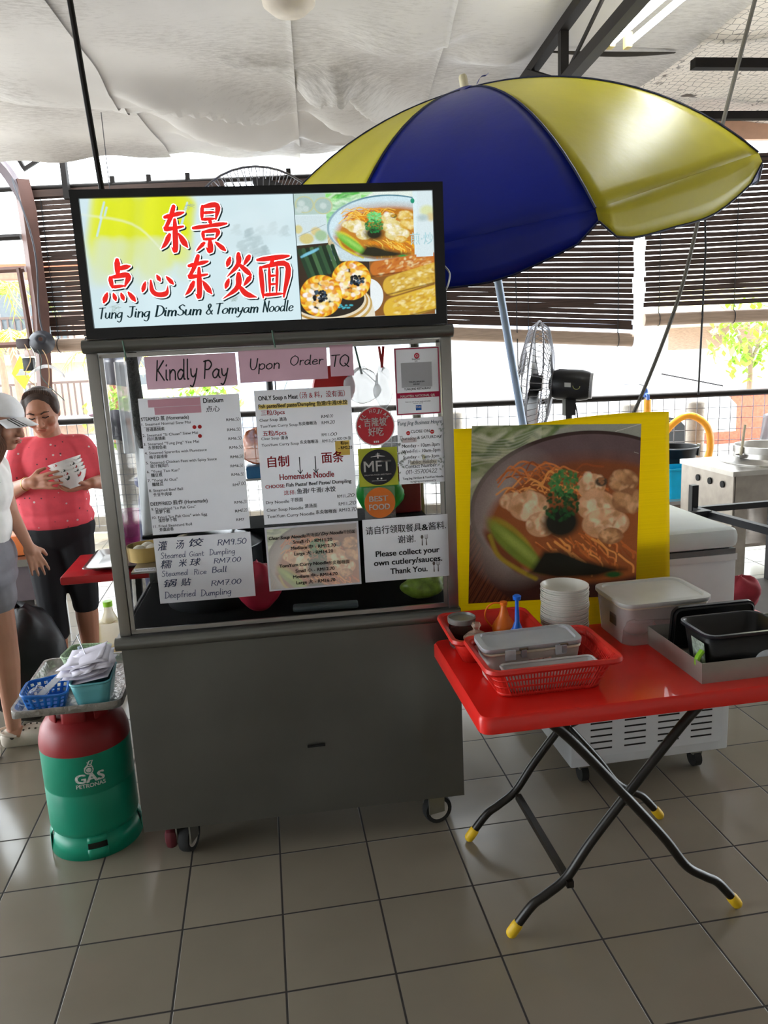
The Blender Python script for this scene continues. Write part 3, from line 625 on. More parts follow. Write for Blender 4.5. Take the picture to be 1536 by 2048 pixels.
def sign_food_art():
    p = Paint(620, 535, '#dff2f6'); p.k = 620/1350
    def T(x, y):
        v = (y-90+(x-35)*.033)/1240; return ((x-35-v*75)*620/1350, v*535)
    p.T = T
    # bowl square
    q = Paint(400, 415, '#e6f2ea'); k = 400/1195; q.T = lambda x, y: (x*k, y*k); q.k = k; bowl_picture(q, BRIGHTC); q.noise(.1, 3, 4)
    q.ell(20, 1000, 110, 150, '#f2f8fb'); q.ell(0, 1010, 70, 90, '#2a3aa8')
    x0, y0 = T(338, 80); x1, y1 = T(1235, 760); x0, y0, x1, y1 = int(x0), max(0, int(y0)), int(x1), int(y1)
    yy = (np.linspace(0, .72, y1-y0)*415/.72*.72*1.0).astype(int).clip(0, 414); yy = np.linspace(0, 400, y1-y0).astype(int); xx = np.linspace(0, 399, x1-x0).astype(int)
    p.a[y0:y1, x0:x1] = q.a[yy][:, xx]
    # rolls picture
    p.poly([(775, 745), (1430, 700), (1450, 1280), (800, 1300)], '#8a5a28'); p.ell(770, 1090, 150, 165, '#eef6f8')
    for (pts, w, cs) in [([(860, 820), (1400, 730)], 150, ['#c8742c', '#e0a04c', '#a8501c']), ([(1010, 990), (1460, 850)], 190, ['#d8b040', '#ecd070', '#b88a2c']), ([(1040, 1230), (1470, 1100)], 230, ['#e0b83c', '#f4e08a', '#c89430'])]:
        (ax, ay), (bx, by) = pts; p.line(pts, w, cs[0], soft=6)
        for i in range(140):
            t = R_.random(); o = R_.uniform(-.42, .42)*w; p.ell(ax+(bx-ax)*t+o*.25, ay+(by-ay)*t+o, R_.uniform(10, 30), R_.uniform(6, 14), cs[i % 3] if i % 5 else '#fbf0b8', rot=-.3+R_.uniform(-.5, .5), soft=5, al=.6)
        p.line([(ax-60, ay+w*.5), (bx, by+w*.55)], 12, '#5a3414', soft=6, al=.8)
    # siew mai picture
    p.poly([(60, 590), (370, 560), (380, 740), (775, 745), (800, 1300), (105, 1330)], '#3a2c20')
    for i in range(9): p.line([(90+i*40, 640-i*6), (190+i*38, 900-i*10)], 40, ['#24402c', '#35583a', '#1b3020', '#4a7048'][i % 4], soft=4)
    for i in range(6): p.line([(110+i*22, 700-i*10), (160+i*22, 670-i*10)], 20, '#7fc8e0', soft=6, al=.8)
    p.ell(420, 1300, 420, 330, '#e8e2d0'); 
    for i, c in enumerate(['#c8a860', '#f0ead8', '#b89048', '#e8dcc0', '#2c261e']): p.ell(400-i*6, 1180-i*14, 410-i*14, 210-i*10, c)
    for k, (x, y, r) in enumerate([(598, 935, 176), (300, 1090, 190)]):
        for i in range(44):
            a = 2*PI*i/44; p.ell(x+math.cos(a)*r*.9, y+math.sin(a)*r*.92, 38, 34, ['#f2a81c', '#fbd84a', '#d8801c'][i % 3], soft=4)
        for i in range(150):
            a = R_.uniform(0, 6.3); q_ = R_.random()**.5*r*.86; p.ell(x+math.cos(a)*q_, y+math.sin(a)*q_, 24, 20, ['#fbe27a', '#fff6d0', '#f2b42c', '#e8962c', '#ffffff'][(i*3+(1 if math.sin(a) > 0 else 0)) % 5], soft=6, al=.8)
        for i in range(34):
            a = R_.uniform(0, 6.3); q_ = R_.random()**.5*70; p.ell(x+(60 if k == 0 else -10)+math.cos(a)*q_, y+math.sin(a)*q_*.8, 15, 13, ['#14181c', '#2a343c', '#0c0c10', '#3c5468'][i % 4], soft=3)
    for i in range(10): p.ell(480+i*14, 1200+R_.uniform(-20, 20), 12, 8, '#4ab8c8', soft=4)
    # faded squares
    for (x0_, y0_, x1_, y1_, c) in [(35, 90, 338, 290, '#b8d0c8'), (55, 298, 350, 570, '#d4e6ea'), (1235, 50, 1405, 700, '#dcecf0')]:
        p.poly([(x0_, y0_), (x1_, y0_-8), (x1_+10, y1_-8), (x0_+10, y1_)], c)
    for (x, y) in [(140, 190), (320, 200)]: p.ell(x, y, 92, 78, '#c4cca4'); p.ell(x, y, 78, 66, '#aec6c0')
    for (x, y) in [(110, 180), (150, 230), (90, 240), (320, 200)]: p.ell(x, y, 32, 28, '#cbdcd8', soft=8)
    p.ell(160, 520, 70, 50, '#d8cc88', soft=8); p.ell(250, 450, 50, 40, '#dccc90', soft=8); p.ell(300, 490, 60, 50, '#a8c8a0', soft=10); p.ell(80, 430, 40, 40, '#dcd498', soft=8); p.line([(80, 500), (340, 380)], 4, '#9aa8a8')
    p.ell(1340, 240, 70, 50, '#dce4b0', soft=14); p.ell(1380, 300, 40, 40, '#dccc98', soft=14); p.ell(1300, 310, 50, 30, '#b8cccc', soft=14)
    p.ell(1193, 145, 20, 24, '#2a9a7a'); p.noise(.06, 2, 8)
    return p.a
def sign_left_art():
    w, h = 760, 450; p = Paint(w, h, '#d6ecf2'); p.noise(.05, 120, 1)
    # local metres: x .035-.64, z 1.779-2.137
    T = lambda x, y: ((x-57+(y-80)*-.115)/.872/ (1.0)*(760/985)+2, (y-78+(x-57)*.028)*450/515); p.T = T; p.k = .85
    for i in range(70):
        x = 140+R_.uniform(-10, 360); y0 = R_.uniform(70, 110); y1 = R_.uniform(230, 360)-abs(x-300)*.1
        p.line([(x-10, y0), (x-10-R_.uniform(10, 60)*.5, y1)], R_.uniform(30, 70), ['#e2ec1c', '#eaf22c', '#dce61a'][i % 3], soft=30, al=.5)
    for i in range(26):
        x = 120+R_.uniform(-10, 400); p.line([(x, 260), (x-20, 350+R_.uniform(0, 60))], 50, '#dbe9c0', soft=40, al=.35)
    for (x, y, L) in [(150, 90, 60), (140, 150, 70), (480, 90, 180), (470, 130, 120), (160, 110, 30)]: p.line([(x, y), (x-L*.25, y+L)], 8, '#c8e8f4', soft=4, al=.9)
    for i in range(8): p.line(catmull2([(40, 130+i), (260, 170+i), (390, 280+i)]), 5, '#ecf6e0', soft=6, al=.12)
    # misty trees
    for k, (tx, ty, hh, c) in enumerate([(735, 190, 120, '#8fa6aa'), (770, 220, 90, '#9cb2b6'), (705, 240, 70, '#a4babe'), (800, 260, 60, '#a4babe'), (600, 180, 50, '#bccfd2'), (680, 175, 40, '#bccfd2'), (830, 165, 50, '#b4c8cc'), (880, 180, 40, '#b4c8cc'), (780, 180, 40, '#b8ccd0')]):
        for i in range(int(hh*.7)):
            t = i/(hh*.7); wd = 6+t*hh*.38; x = tx+R_.uniform(-wd, wd); y = ty+t*hh; p.line([(x-8, y+5), (x+8, y)], 7, c, soft=5, al=.55*(1-t*.55))
    for i in range(40): p.ell(R_.uniform(560, 900), R_.uniform(90, 330), R_.uniform(30, 80), R_.uniform(16, 50), ['#c6dde2', '#e2f2f6'][i % 2], soft=40, al=.18)
    for (x, y) in [(490, 100), (690, 470), (200, 510)]:
        for i in range(7): p.line(catmull2([(x, y), (x+R_.uniform(-20, 20), y+R_.uniform(-10, 20)), (x+R_.uniform(-36, 36), y+R_.uniform(-20, 20))]), 2, '#9ab0a8', al=.6)
    return p.a
def faded(a, k): return a*(1-k)+np.array([.78, .8, .76], np.float32)*k
# ================================================================== SETTING
# floor of 30 cm tiles with dark joints
def tile_mat():
    m = pm('floor_tile', '#7f7769', .22, var=.06, scale=3, spec=.5); nt = m.node_tree; N = nt.nodes; L = nt.links; b = N['Principled BSDF']
    base = b.inputs['Base Color'].links[0].from_socket
    geo = N.new('ShaderNodeNewGeometry'); sx = N.new('ShaderNodeSeparateXYZ'); L.new(geo.outputs['Position'], sx.inputs[0])
    ms = []
    for ax in 'XY':
        d = N.new('ShaderNodeMath'); d.operation = 'DIVIDE'; d.inputs[1].default_value = .3; L.new(sx.outputs[ax], d.inputs[0])
        f = N.new('ShaderNodeMath'); f.operation = 'FRACT'; L.new(d.outputs[0], f.inputs[0])
        s = N.new('ShaderNodeMath'); s.operation = 'SUBTRACT'; s.inputs[1].default_value = .5; L.new(f.outputs[0], s.inputs[0])
        a = N.new('ShaderNodeMath'); a.operation = 'ABSOLUTE'; L.new(s.outputs[0], a.inputs[0]); ms.append((a, d))
    mxn = N.new('ShaderNodeMath'); mxn.operation = 'MAXIMUM'; L.new(ms[0][0].outputs[0], mxn.inputs[0]); L.new(ms[1][0].outputs[0], mxn.inputs[1])
    rp = N.new('ShaderNodeMapRange'); rp.inputs['From Min'].default_value = .487; rp.inputs['From Max'].default_value = .492; L.new(mxn.outputs[0], rp.inputs['Value'])
    # each tile its own tone
    fl = [N.new('ShaderNodeMath') for _ in (0, 1)]; cb = N.new('ShaderNodeCombineXYZ')
    for i in (0, 1): fl[i].operation = 'FLOOR'; L.new(ms[i][1].outputs[0], fl[i].inputs[0]); L.new(fl[i].outputs[0], cb.inputs[i])
    wn_ = N.new('ShaderNodeTexWhiteNoise'); wn_.noise_dimensions = '2D'; L.new(cb.outputs[0], wn_.inputs['Vector'])
    tn = N.new('ShaderNodeMapRange'); tn.inputs['To Min'].default_value = .88; tn.inputs['To Max'].default_value = 1.05; L.new(wn_.outputs['Value'], tn.inputs['Value'])
    hs = N.new('ShaderNodeHueSaturation'); L.new(base, hs.inputs['Color']); L.new(tn.outputs[0], hs.inputs['Value'])
    # dirt specks
    tc = N.new('ShaderNodeTexNoise'); tc.inputs['Scale'].default_value = 16; tc.inputs['Detail'].default_value = 8; L.new(geo.outputs['Position'], tc.inputs['Vector'])
    sp = N.new('ShaderNodeMapRange'); sp.inputs['From Min'].default_value = .75; sp.inputs['From Max'].default_value = .80; sp.inputs['To Max'].default_value = .45; L.new(tc.outputs['Fac'], sp.inputs['Value'])
    m1 = N.new('ShaderNodeMixRGB'); m1.inputs['Color2'].default_value = (.05, .04, .03, 1); L.new(sp.outputs[0], m1.inputs['Fac']); L.new(hs.outputs['Color'], m1.inputs['Color1'])
    m2 = N.new('ShaderNodeMixRGB'); m2.inputs['Color2'].default_value = (.018, .014, .011, 1); L.new(rp.outputs[0], m2.inputs['Fac']); L.new(m1.outputs[0], m2.inputs['Color1']); L.new(m2.outputs[0], b.inputs['Base Color'])
    rr = N.new('ShaderNodeMapRange'); rr.inputs['To Min'].default_value = .10; rr.inputs['To Max'].default_value = .8; L.new(rp.outputs[0], rr.inputs['Value'])
    n3 = N.new('ShaderNodeTexNoise'); n3.inputs['Scale'].default_value = 9; n3.inputs['Detail'].default_value = 5; L.new(geo.outputs['Position'], n3.inputs['Vector'])
    ad = N.new('ShaderNodeMath'); ad.operation = 'MULTIPLY_ADD'; ad.inputs[1].default_value = .13; L.new(n3.outputs['Fac'], ad.inputs[0]); L.new(rr.outputs[0], ad.inputs[2]); L.new(ad.outputs[0], b.inputs['Roughness'])
    bp = N.new('ShaderNodeBump'); bp.inputs['Strength'].default_value = .5; bp.inputs['Distance'].default_value = .002
    iv = N.new('ShaderNodeMath'); iv.operation = 'SUBTRACT'; iv.inputs[0].default_value = 1; L.new(rp.outputs[0], iv.inputs[1]); L.new(iv.outputs[0], bp.inputs['Height']); L.new(bp.outputs['Normal'], b.inputs['Normal'])
    return m
FA = Vector((-.8, 5.37, 0)); FB = Vector((5.32, 4.07, 0)); FD = (FB-FA).normalized(); FN = Vector((-FD.y, FD.x, 0)); FROT = math.atan2(FD.y, FD.x)
def fen(s, off=0., z=0.): return FA + FD*s + FN*off + Vector((0, 0, z))
a = fen(-5.2, .25); b = fen(11, .25)
fl = MB(); fl.add([(a.x, -6.5, 0), (b.x, -6.5, 0), (b.x, b.y, 0), (a.x, a.y, 0), (a.x, -6.5, -.2), (b.x, -6.5, -.2), (b.x, b.y, -.2), (a.x, a.y, -.2)], [(0,1,2,3), (4,7,6,5), (0,4,5,1), (1,5,6,2), (2,6,7,3), (3,7,4,0)])
struct(fl.build('floor', tile_mat(), smooth=False))
struct(MB().box(-40, 60, -12, 60, -.5, -.201).build('ground', pm('street_asphalt', '#aeaeac', .9, var=.15, scale=3), smooth=False))
# hall back wall behind the photographer; unseen side walls added to dim front light
wl_m = pm('hall_wall', '#c2beb8', .8, var=.06, scale=2)
struct(MB().box(-6, 9, -6.7, -6.5, 0, 4.2).build('wall_back', wl_m, smooth=False))
struct(MB().box(8.9, 9.1, -6.5, -1.2, 0, 4.2).build('dimming_wall_right', wl_m, smooth=False))
struct(MB().box(-6.1, -5.9, -6.5, -3.2, 0, 4.2).build('dimming_wall_left', wl_m, smooth=False))
# ceiling: sagging pale insulation sheets
def ceil_mat(name, wire=False):
    m = pm(name, '#c6c2be' if not wire else '#efe6dc', .55, var=.05, scale=3); nt = m.node_tree; N = nt.nodes; L = nt.links; b = N['Principled BSDF']
    base = b.inputs['Base Color'].links[0].from_socket
    geo = N.new('ShaderNodeNewGeometry'); mp = N.new('ShaderNodeMapping'); mp.inputs['Scale'].default_value = (3, 12, 3) if not wire else (5, 5, 5); L.new(geo.outputs['Position'], mp.inputs['Vector'])
    n1 = N.new('ShaderNodeTexNoise'); n1.inputs['Scale'].default_value = 5; n1.inputs['Detail'].default_value = 9; n1.inputs['Roughness'].default_value = .75; L.new(mp.outputs[0], n1.inputs['Vector'])
    n2 = N.new('ShaderNodeTexNoise'); n2.inputs['Scale'].default_value = .9; n2.inputs['Detail'].default_value = 2; L.new(geo.outputs['Position'], n2.inputs['Vector'])
    ml = N.new('ShaderNodeMath'); ml.operation = 'MULTIPLY'; L.new(n1.outputs['Fac'], ml.inputs[0]); L.new(n2.outputs['Fac'], ml.inputs[1])
    rp = N.new('ShaderNodeMapRange'); rp.inputs['From Min'].default_value = .24; rp.inputs['From Max'].default_value = .40; rp.inputs['To Max'].default_value = .5; L.new(ml.outputs[0], rp.inputs['Value'])
    mx = N.new('ShaderNodeMixRGB'); mx.inputs['Color2'].default_value = (.16, .13, .11, 1); L.new(rp.outputs[0], mx.inputs['Fac']); L.new(base, mx.inputs['Color1']); last = mx.outputs[0]
    if wire: last = base
    if wire:   # netting pressed into the foil, and torn dark patches
        vo = N.new('ShaderNodeTexVoronoi'); vo.feature = 'DISTANCE_TO_EDGE'; vo.inputs['Scale'].default_value = 17; vo.inputs['Randomness'].default_value = .45; L.new(geo.outputs['Position'], vo.inputs['Vector'])
        vr = N.new('ShaderNodeMapRange'); vr.inputs['From Min'].default_value = .02; vr.inputs['From Max'].default_value = .05; vr.inputs['To Min'].default_value = .8; vr.inputs['To Max'].default_value = 0; L.new(vo.outputs['Distance'], vr.inputs['Value'])
        m2 = N.new('ShaderNodeMixRGB'); m2.inputs['Color2'].default_value = (.06, .05, .045, 1); L.new(vr.outputs[0], m2.inputs['Fac']); L.new(last, m2.inputs['Color1'])
        n4 = N.new('ShaderNodeTexNoise'); n4.inputs['Scale'].default_value = 3.2; n4.inputs['Detail'].default_value = 6; L.new(geo.outputs['Position'], n4.inputs['Vector'])
        r4 = N.new('ShaderNodeMapRange'); r4.inputs['From Min'].default_value = .66; r4.inputs['From Max'].default_value = .69; L.new(n4.outputs['Fac'], r4.inputs['Value'])
        m3 = N.new('ShaderNodeMixRGB'); m3.inputs['Color2'].default_value = (.09, .06, .045, 1); L.new(r4.outputs[0], m3.inputs['Fac']); L.new(m2.outputs[0], m3.inputs['Color1']); last = m3.outputs[0]
    L.new(last, b.inputs['Base Color']); return m
CM = ceil_mat('insulation_sheet'); CW = ceil_mat('netted_foil', True)
# folds: (x0, y0, x1, y1, half-width, sag)
FOLD = [[(-.6, 3.2, .55, 3.15, .22, .07), (.1, 3.5, .6, 3.3, .14, .05)],
        [(.3, 3.0, 1.25, 3.45, .10, .08), (.45, 3.65, 1.4, 4.05, .16, .13), (.5, 3.2, 1.35, 3.5, .07, .05), (.9, 2.75, 1.4, 2.72, .07, .04), (.5, 4.2, .9, 4.1, .12, .05)],
        [(1.38, 3.1, 1.65, 2.9, .09, .10), (1.6, 2.9, 2.1, 3.55, .10, .10), (1.5, 3.6, 2.1, 3.9, .14, .09), (1.7, 2.5, 2.2, 2.2, .2, .05), (1.4, 4.2, 2.2, 4.3, .1, .06)],
        [(2.3, 2.6, 2.7, 2.7, .2, .03)]]
def seg(px, py, f):
    x0, y0, x1, y1 = f[:4]; dx, dy = x1-x0, y1-y0; t = ((px-x0)*dx+(py-y0)*dy)/(dx*dx+dy*dy); e = 1/(1+math.exp(min(40, max(-40, -(t-.05)*10))))*1/(1+math.exp(min(40, max(-40, (t-.95)*10))))
    s = ((px-x0)*-dy+(py-y0)*dx)/math.hypot(dx, dy); return s, e
def sheet(seams, k, y0, y1, nx=70, ny=150, z=3.4, edge=0.):
    (ax, ay, bx, by), (cx, cy, dx_, dy_) = seams
    def fn(u, v):
        y = y0+(y1-y0)*(v**.6); xl = ax+(bx-ax)*(y-ay)/(by-ay); xr = cx+(dx_-cx)*(y-cy)/(dy_-cy); x = xl+(xr-xl)*u
        h = .012*math.sin(3.1*x+1.3*y+1)+.01*math.sin(2*x-4.1*y+2)
        for f in [f_ for F_ in FOLD for f_ in F_]:
            s, e = seg(x, y, f); w = f[4]
            q = s/w
            h -= 1.9*f[5]*e*(math.exp(-(q*.75)**2) if q < 0 else math.exp(-(q*2.1)**2))
        e = max(0, (y-(y1-.25))/.25); h -= .012*max(0, (u-.975)/.025)+.03*e*(1+.5*math.sin(9*x))
        return (x, y+edge*math.sin(7*x)*v, z+h+.003*k)
    m = MB(); m.grid(nx, ny, fn); return m
seams = [((-5.9, 0, -5.9, 5), (.09, 1.95, .36, 4.9)), ((.04, 1.95, .31, 4.9), (1.25, 1.9, 1.456, 4.76)), ((1.2, 1.9, 1.41, 4.76), (2.10, 1.86, 2.42, 4.6)), ((2.04, 1.86, 2.36, 4.6), (3.74, 0, 3.74, 5))]
struct(MB().box(-6, 12, -6.5, 4.5, 3.62, 3.68).build('ceiling', pm('sky_block_deck', '#8a8680', .7), smooth=False))  # unseen deck added above the sheets to block sky and stray light
for k in range(4):
    struct(sheet(seams[k], k, -6.5, [4.92, 4.88, 4.74, 4.6][k], edge=.015).build('ceiling', CM, angle=80))
# strip of netted foil to the right with its dark purlins
def fo(u, v): x = 3.72+8.3*u; y = -6.5+10.6*v; return (x, y, 3.42+.012*math.sin(9*x+3*y)+.01*math.sin(14*y-4*x))
struct(MB().grid(90, 90, fo).build('ceiling', CW, angle=80))
st_m = pm('painted_steel', '#15110f', .7, spec=.2, var=.25, scale=9)
for i, (y, s) in enumerate([(2.42, 3.27), (3.55, 3.285), (.9, 3.27), (-1.0, 3.27)]):
    struct(MB().box(3.72, 12, y-.03, y+.03, s, s+.055).build('trim_%d' % (i+1), st_m))
struct(MB().box(3.3, 12, 4.1, 4.16, 3.28, 3.46).build('trim_5', pm('fascia_timber', '#b78f76', .8)))
# dark strip standing in for the shade of a sagging gap between sheets
struct(MB().grid(24, 5, lambda u, v: (2.85+.8*u, 2.5+.02*v, 3.39-.0*u-.022*math.sin(PI*u)*v)).build('trim_6', pm('gap_shade', '#3a342f', .9), solid=.004))
# ------------------------------------------------------------------ roof truss and steel
dk = pm('dark_steel', '#17120f', .6, var=.25, spec=.25)
t = thing('roof_truss', 'dark steel roof truss running overhead beside the lit fluorescent tubes', 'truss', (2.74, 0, 0))
def tx(y): return -.09+(y-1.1)*.09
MB().bar((tx(-6.4), -6.4, 3.35), (tx(4.5), 4.5, 3.35), .055).build('top_chord', dk, t)
MB().bar((tx(-6.4), -6.4, 3.06), (tx(2.05), 2.05, 3.06), .06).bar((tx(2.05), 2.05, 3.06), (tx(3.3), 3.3, 3.34), .05).build('bottom_chord', dk, t)
for i in range(7):
    y = 2.03-i*1.24; MB().bar((tx(y), y, 3.06), (tx(y), y, 3.35), .045).build('post', dk, t)
    m = MB(); m.tube([(tx(y), y, 3.08), (tx(y)+.004, y-.62, 3.34), (tx(y-1.2), y-1.2, 3.08)], .012, 6); m.build('lattice_rod', dk, t)
MB().bar((tx(2.1)-.02, 2.1, 3.1), (tx(2.7)-.02, 2.7, 3.34), .03).build('lattice_rod', dk, t)
MB().box(-.06, .14, 2.02, 2.1, 3.0, 3.06, bev=.01).build('end_plate', pm('rusty_plate', '#8a8068', .8), t)
t = thing('fluorescent_lamp', 'lit twin fluorescent tube lamp hung under the dark roof truss', 'lamp', (2.84, 0, 3.12))
tb = pm('lit_tube', '#ffffff', .3, emit='#fbffff', estr=30)
MB().box(-.005, .07, .28, 1.70, .05, .075).build('housing', pm('lamp_white', '#dcdcd6', .5), t)
for dx in (-.022, .068):
    MB().tube([(dx, .36, 0), (dx, 1.58, 0)], .015, 14).build('tube', tb, t)
    for y in (.32, 1.62): MB().box(dx-.016, dx+.016, y-.025, y+.025, -.022, .05, bev=.006).build('end_cap', pm('cap_yellowed', '#b8a878', .6), t)
t = thing('ceiling_lamp', 'round frosted ceiling lamp at the top edge of the photo, partly cut off', 'lamp', (1.235, 1.72, 3.26))
MB().lathe([(.04, .14), (.09, .12), (.10, .08)], 28).build('base', pm('lamp_white', '#dcdcd6', .5), t)
MB().lathe([(.001, .0), (.08, .012), (.125, .05), (.13, .085), (.1, .1)], 32).build('diffuser', pm('frosted_cream', '#cfc4b4', .5), t)
t = thing('support_rod', 'dark rod dropping from the ceiling to the left top corner of the lit sign', 'rod')
MB().tube([(.538, .15, 2.15), (.508, .15, 2.694), (.46, .16, 3.4)], .0085, 8).build('rod_shaft', dk, t)
MB().lathe([(.016, 0), (.016, .03), (.009, .035)], 12, c=(.538, .15, 2.135)).build('end_nut', dk, t)
# ------------------------------------------------------------------ column and bars at the open side
brm = pm('brown_column_paint', '#5a3a30', .5, var=.2, scale=6)
t = thing('steel_column', 'brown steel column with a curved arm at the left of the open side', 'column', tuple(fen(-.14, -.06)), FROT)
MB().tube([(-.13, 0, 0), (-.1, 0, 1.2), (-.02, 0, 2.2), (-.02, 0, 3.05), (-.04, 0, 3.3)], [.07, .07, .08, .085, .075], 4).build('shaft', brm, t)
MB().tube(catmull([(-.02, 0, 3.12), (-.16, -.1, 3.42), (-.4, -.3, 3.62), (-.75, -.5, 3.66)], 6), .055, 4).build('arm', pm('grey_steel', '#6a6064', .5), t)
MB().bar((.0, -.02, 3.38), (.42, .06, 3.62), .03).bar((.0, 0, 3.4), (-.3, -.1, 4.1), .03).build('brace', dk, t)
MB().bar((.36, 0, 3.12), (.36, 0, 3.75), .05).build('upright', dk, t)
MB().tube(catmull([(-.07, -.1, 3.3), (.06, -.13, 2.7), (.02, -.12, 2.1), (.08, -.13, 1.85)], 8), .008, 6).build('cable', pm('grey_cable', '#4a4a50', .6), t)
t = thing('eave_pipe', 'long horizontal pipe below the eave from which the bamboo blinds hang', 'pipe')
MB().tube([fen(-4.5, 0, 3.30), fen(0, 0, 3.24), fen(6.8, 0, 3.12)], .022, 10).build('pipe_run', dk, t)
for s in (.62, .95, 1.3, 2.2): MB().box(-.02, .02, -.02, .02, 0, .07, M=Matrix.Translation(fen(s, 0, 3.24-.018*s))).build('pipe_bracket', dk, t)
for nm, z, lab in (('frame_bar', 2.83, 'upper dark bar crossing left of the brown steel column'), ('frame_bar', 2.55, 'middle brown bar left of the column, below the upper dark bar'), ('frame_bar', 1.885, 'lowest brown bar left of the column, level with the cap')):
    tag(MB().tube([fen(-4.4, -.04, z+.02), fen(-.26, -.04, z)], .03, 6).build(nm, dk if z > 2.7 else brm), lab, 'bar')
tag(MB().tube([fen(-.31, -.05, 2.56), fen(-.29, -.05, 1.88)], .03, 6).build('frame_bar', brm), 'short upright brown bar beside the column joining two bars', 'bar')
# clutter of a lamp and holders tied to the column
t = thing('clamp_lamp', 'dark clamp lamp and holders tied to the brown column above the woman', 'lamp', tuple(fen(-.2, -.2, 1.80)), FROT)
MB().lathe([(.02, .1), (.05, .09), (.11, .0), (.105, -.0)], 20, c=(.08, 0, .09), ax=(.4, -1, .3), cap=False).build('shade', pm('dark_shade', '#2a2a30', .4), t, solid=.004)
MB().box(-.14, -.02, -.05, .05, .04, .13, bev=.01).build('junction_box', pm('brown_box', '#3c2c2c', .5), t)
MB().box(-.1, .0, -.06, .0, -.16, -.04, bev=.01).build('black_holder', pm('black_plastic', '#141416', .4), t)
MB().box(-.08, .02, -.05, .0, -.03, .03, bev=.01).build('socket', pm('pale_socket', '#c8b4b0', .5), t)
for k in range(4): MB().tube(catmull([(-.08+.05*k, -.03, .12-.02*k), (-.0+.05*k, -.09, -.05), (.07*k-.08, -.05, -.22), (.16+.03*k-.1*(k % 2)*2, 0, -.44)], 6), .0045, 6).build('wire', pm('wire_%d' % (k % 3), ['#b8946c', '#d8d8d0', '#3c4a44'][k % 3], .5), t)
tag(MB().grid(14, 4, lambda u, v: fen(-.25+.33*u, -.26, 1.62+.06*math.sin(u*PI)*1.2-.03*v-.1*(u > .75)*(u-.75))).build('white_strap', pm('white_strap', '#e0e0e4', .6), solid=.004), 'white curved strap hung around the column below the clamp lamp', 'strap')
# ------------------------------------------------------------------ railing with mesh, posts, hose
t = thing('mesh_fence', 'waist high railing with square wire mesh and round concrete posts', 'fence')
MB().tube([fen(-4.6, 0, 1.15), fen(9.5, 0, 1.15)], .028, 10).build('top_rail', dk, t)
mh = MB()
for i in range(141): mh.bar(fen(-4.5+i*.1, .03, .1), fen(-4.5+i*.1, .03, 1.13), .006)
for i in range(11): mh.bar(fen(-4.5, .036, .12+i*.1), fen(9.5, .036, .12+i*.1), .006)
mh.build('wire_mesh', pm('galvanised_wire', '#7c7c80', .4, metal=.5), t, smooth=False)
for s in (-2.9, -1.2, .4, 2.0, 3.6, 5.24, 5.83, 7.5): MB().lathe([(.085, 0), (.085, 1.06), (.07, 1.08)], 16, c=fen(s, .16)).build('concrete_post', pm('concrete', '#a8a298', .85, var=.15, bump=.2), t)
struct(MB().add([fen(-5, .3, 0), fen(10, .3, 0), fen(10, .45, 0), fen(-5, .45, 0), fen(-5, .3, .16), fen(10, .3, .16), fen(10, .45, .16), fen(-5, .45, .16)], [(0,3,2,1), (4,5,6,7), (0,1,5,4), (1,2,6,5), (2,3,7,6), (3,0,4,7)]).build('trim_7', pm('concrete', '#a8a298', .85), smooth=False))
t = thing('water_tap', 'small metal tap with a lever standing on the railing', 'tap', tuple(fen(5.31, -.05, 1.0)), FROT)
MB().tube([(0, 0, -.9), (0, 0, .17)], .012, 8).build('riser', pm('steel_pipe', '#8a8a90', .3, metal=.8), t)
MB().lathe([(.02, 0), (.024, .03), (.02, .06), (.012, .08)], 12, c=(0, -.02, .15)).tube([(0, -.03, .18), (0, -.09, .17), (0, -.1, .13)], .014, 8).build('valve', pm('blue_valve', '#4a6ab0', .4, metal=.3), t)
MB().bar((0, -.02, .24), (-.06, -.03, .27), .008).bar((-.06, -.03, .27), (-.2, -.03, .275), .012, .005).build('lever', pm('steel_pipe', '#8a8a90', .3, metal=.8), t)
tag(MB().tube(catmull([fen(5.32, -.09, 1.13), fen(5.32, -.09, .85), fen(5.3, -.1, .5), fen(5.36, -.1, .4), fen(5.42, -.08, .62), fen(5.5, -.08, .84), fen(5.68, -.08, .97), fen(5.86, -.08, .86), fen(5.88, -.08, .6), fen(5.72, -.08, .44), fen(5.5, -.1, .42), fen(5.38, -.12, .5)], 8), .032, 12).build('garden_hose', pm('yellow_hose', '#f2a22c', .35)), 'thick yellow hose looped on the railing below the tap', 'hose')
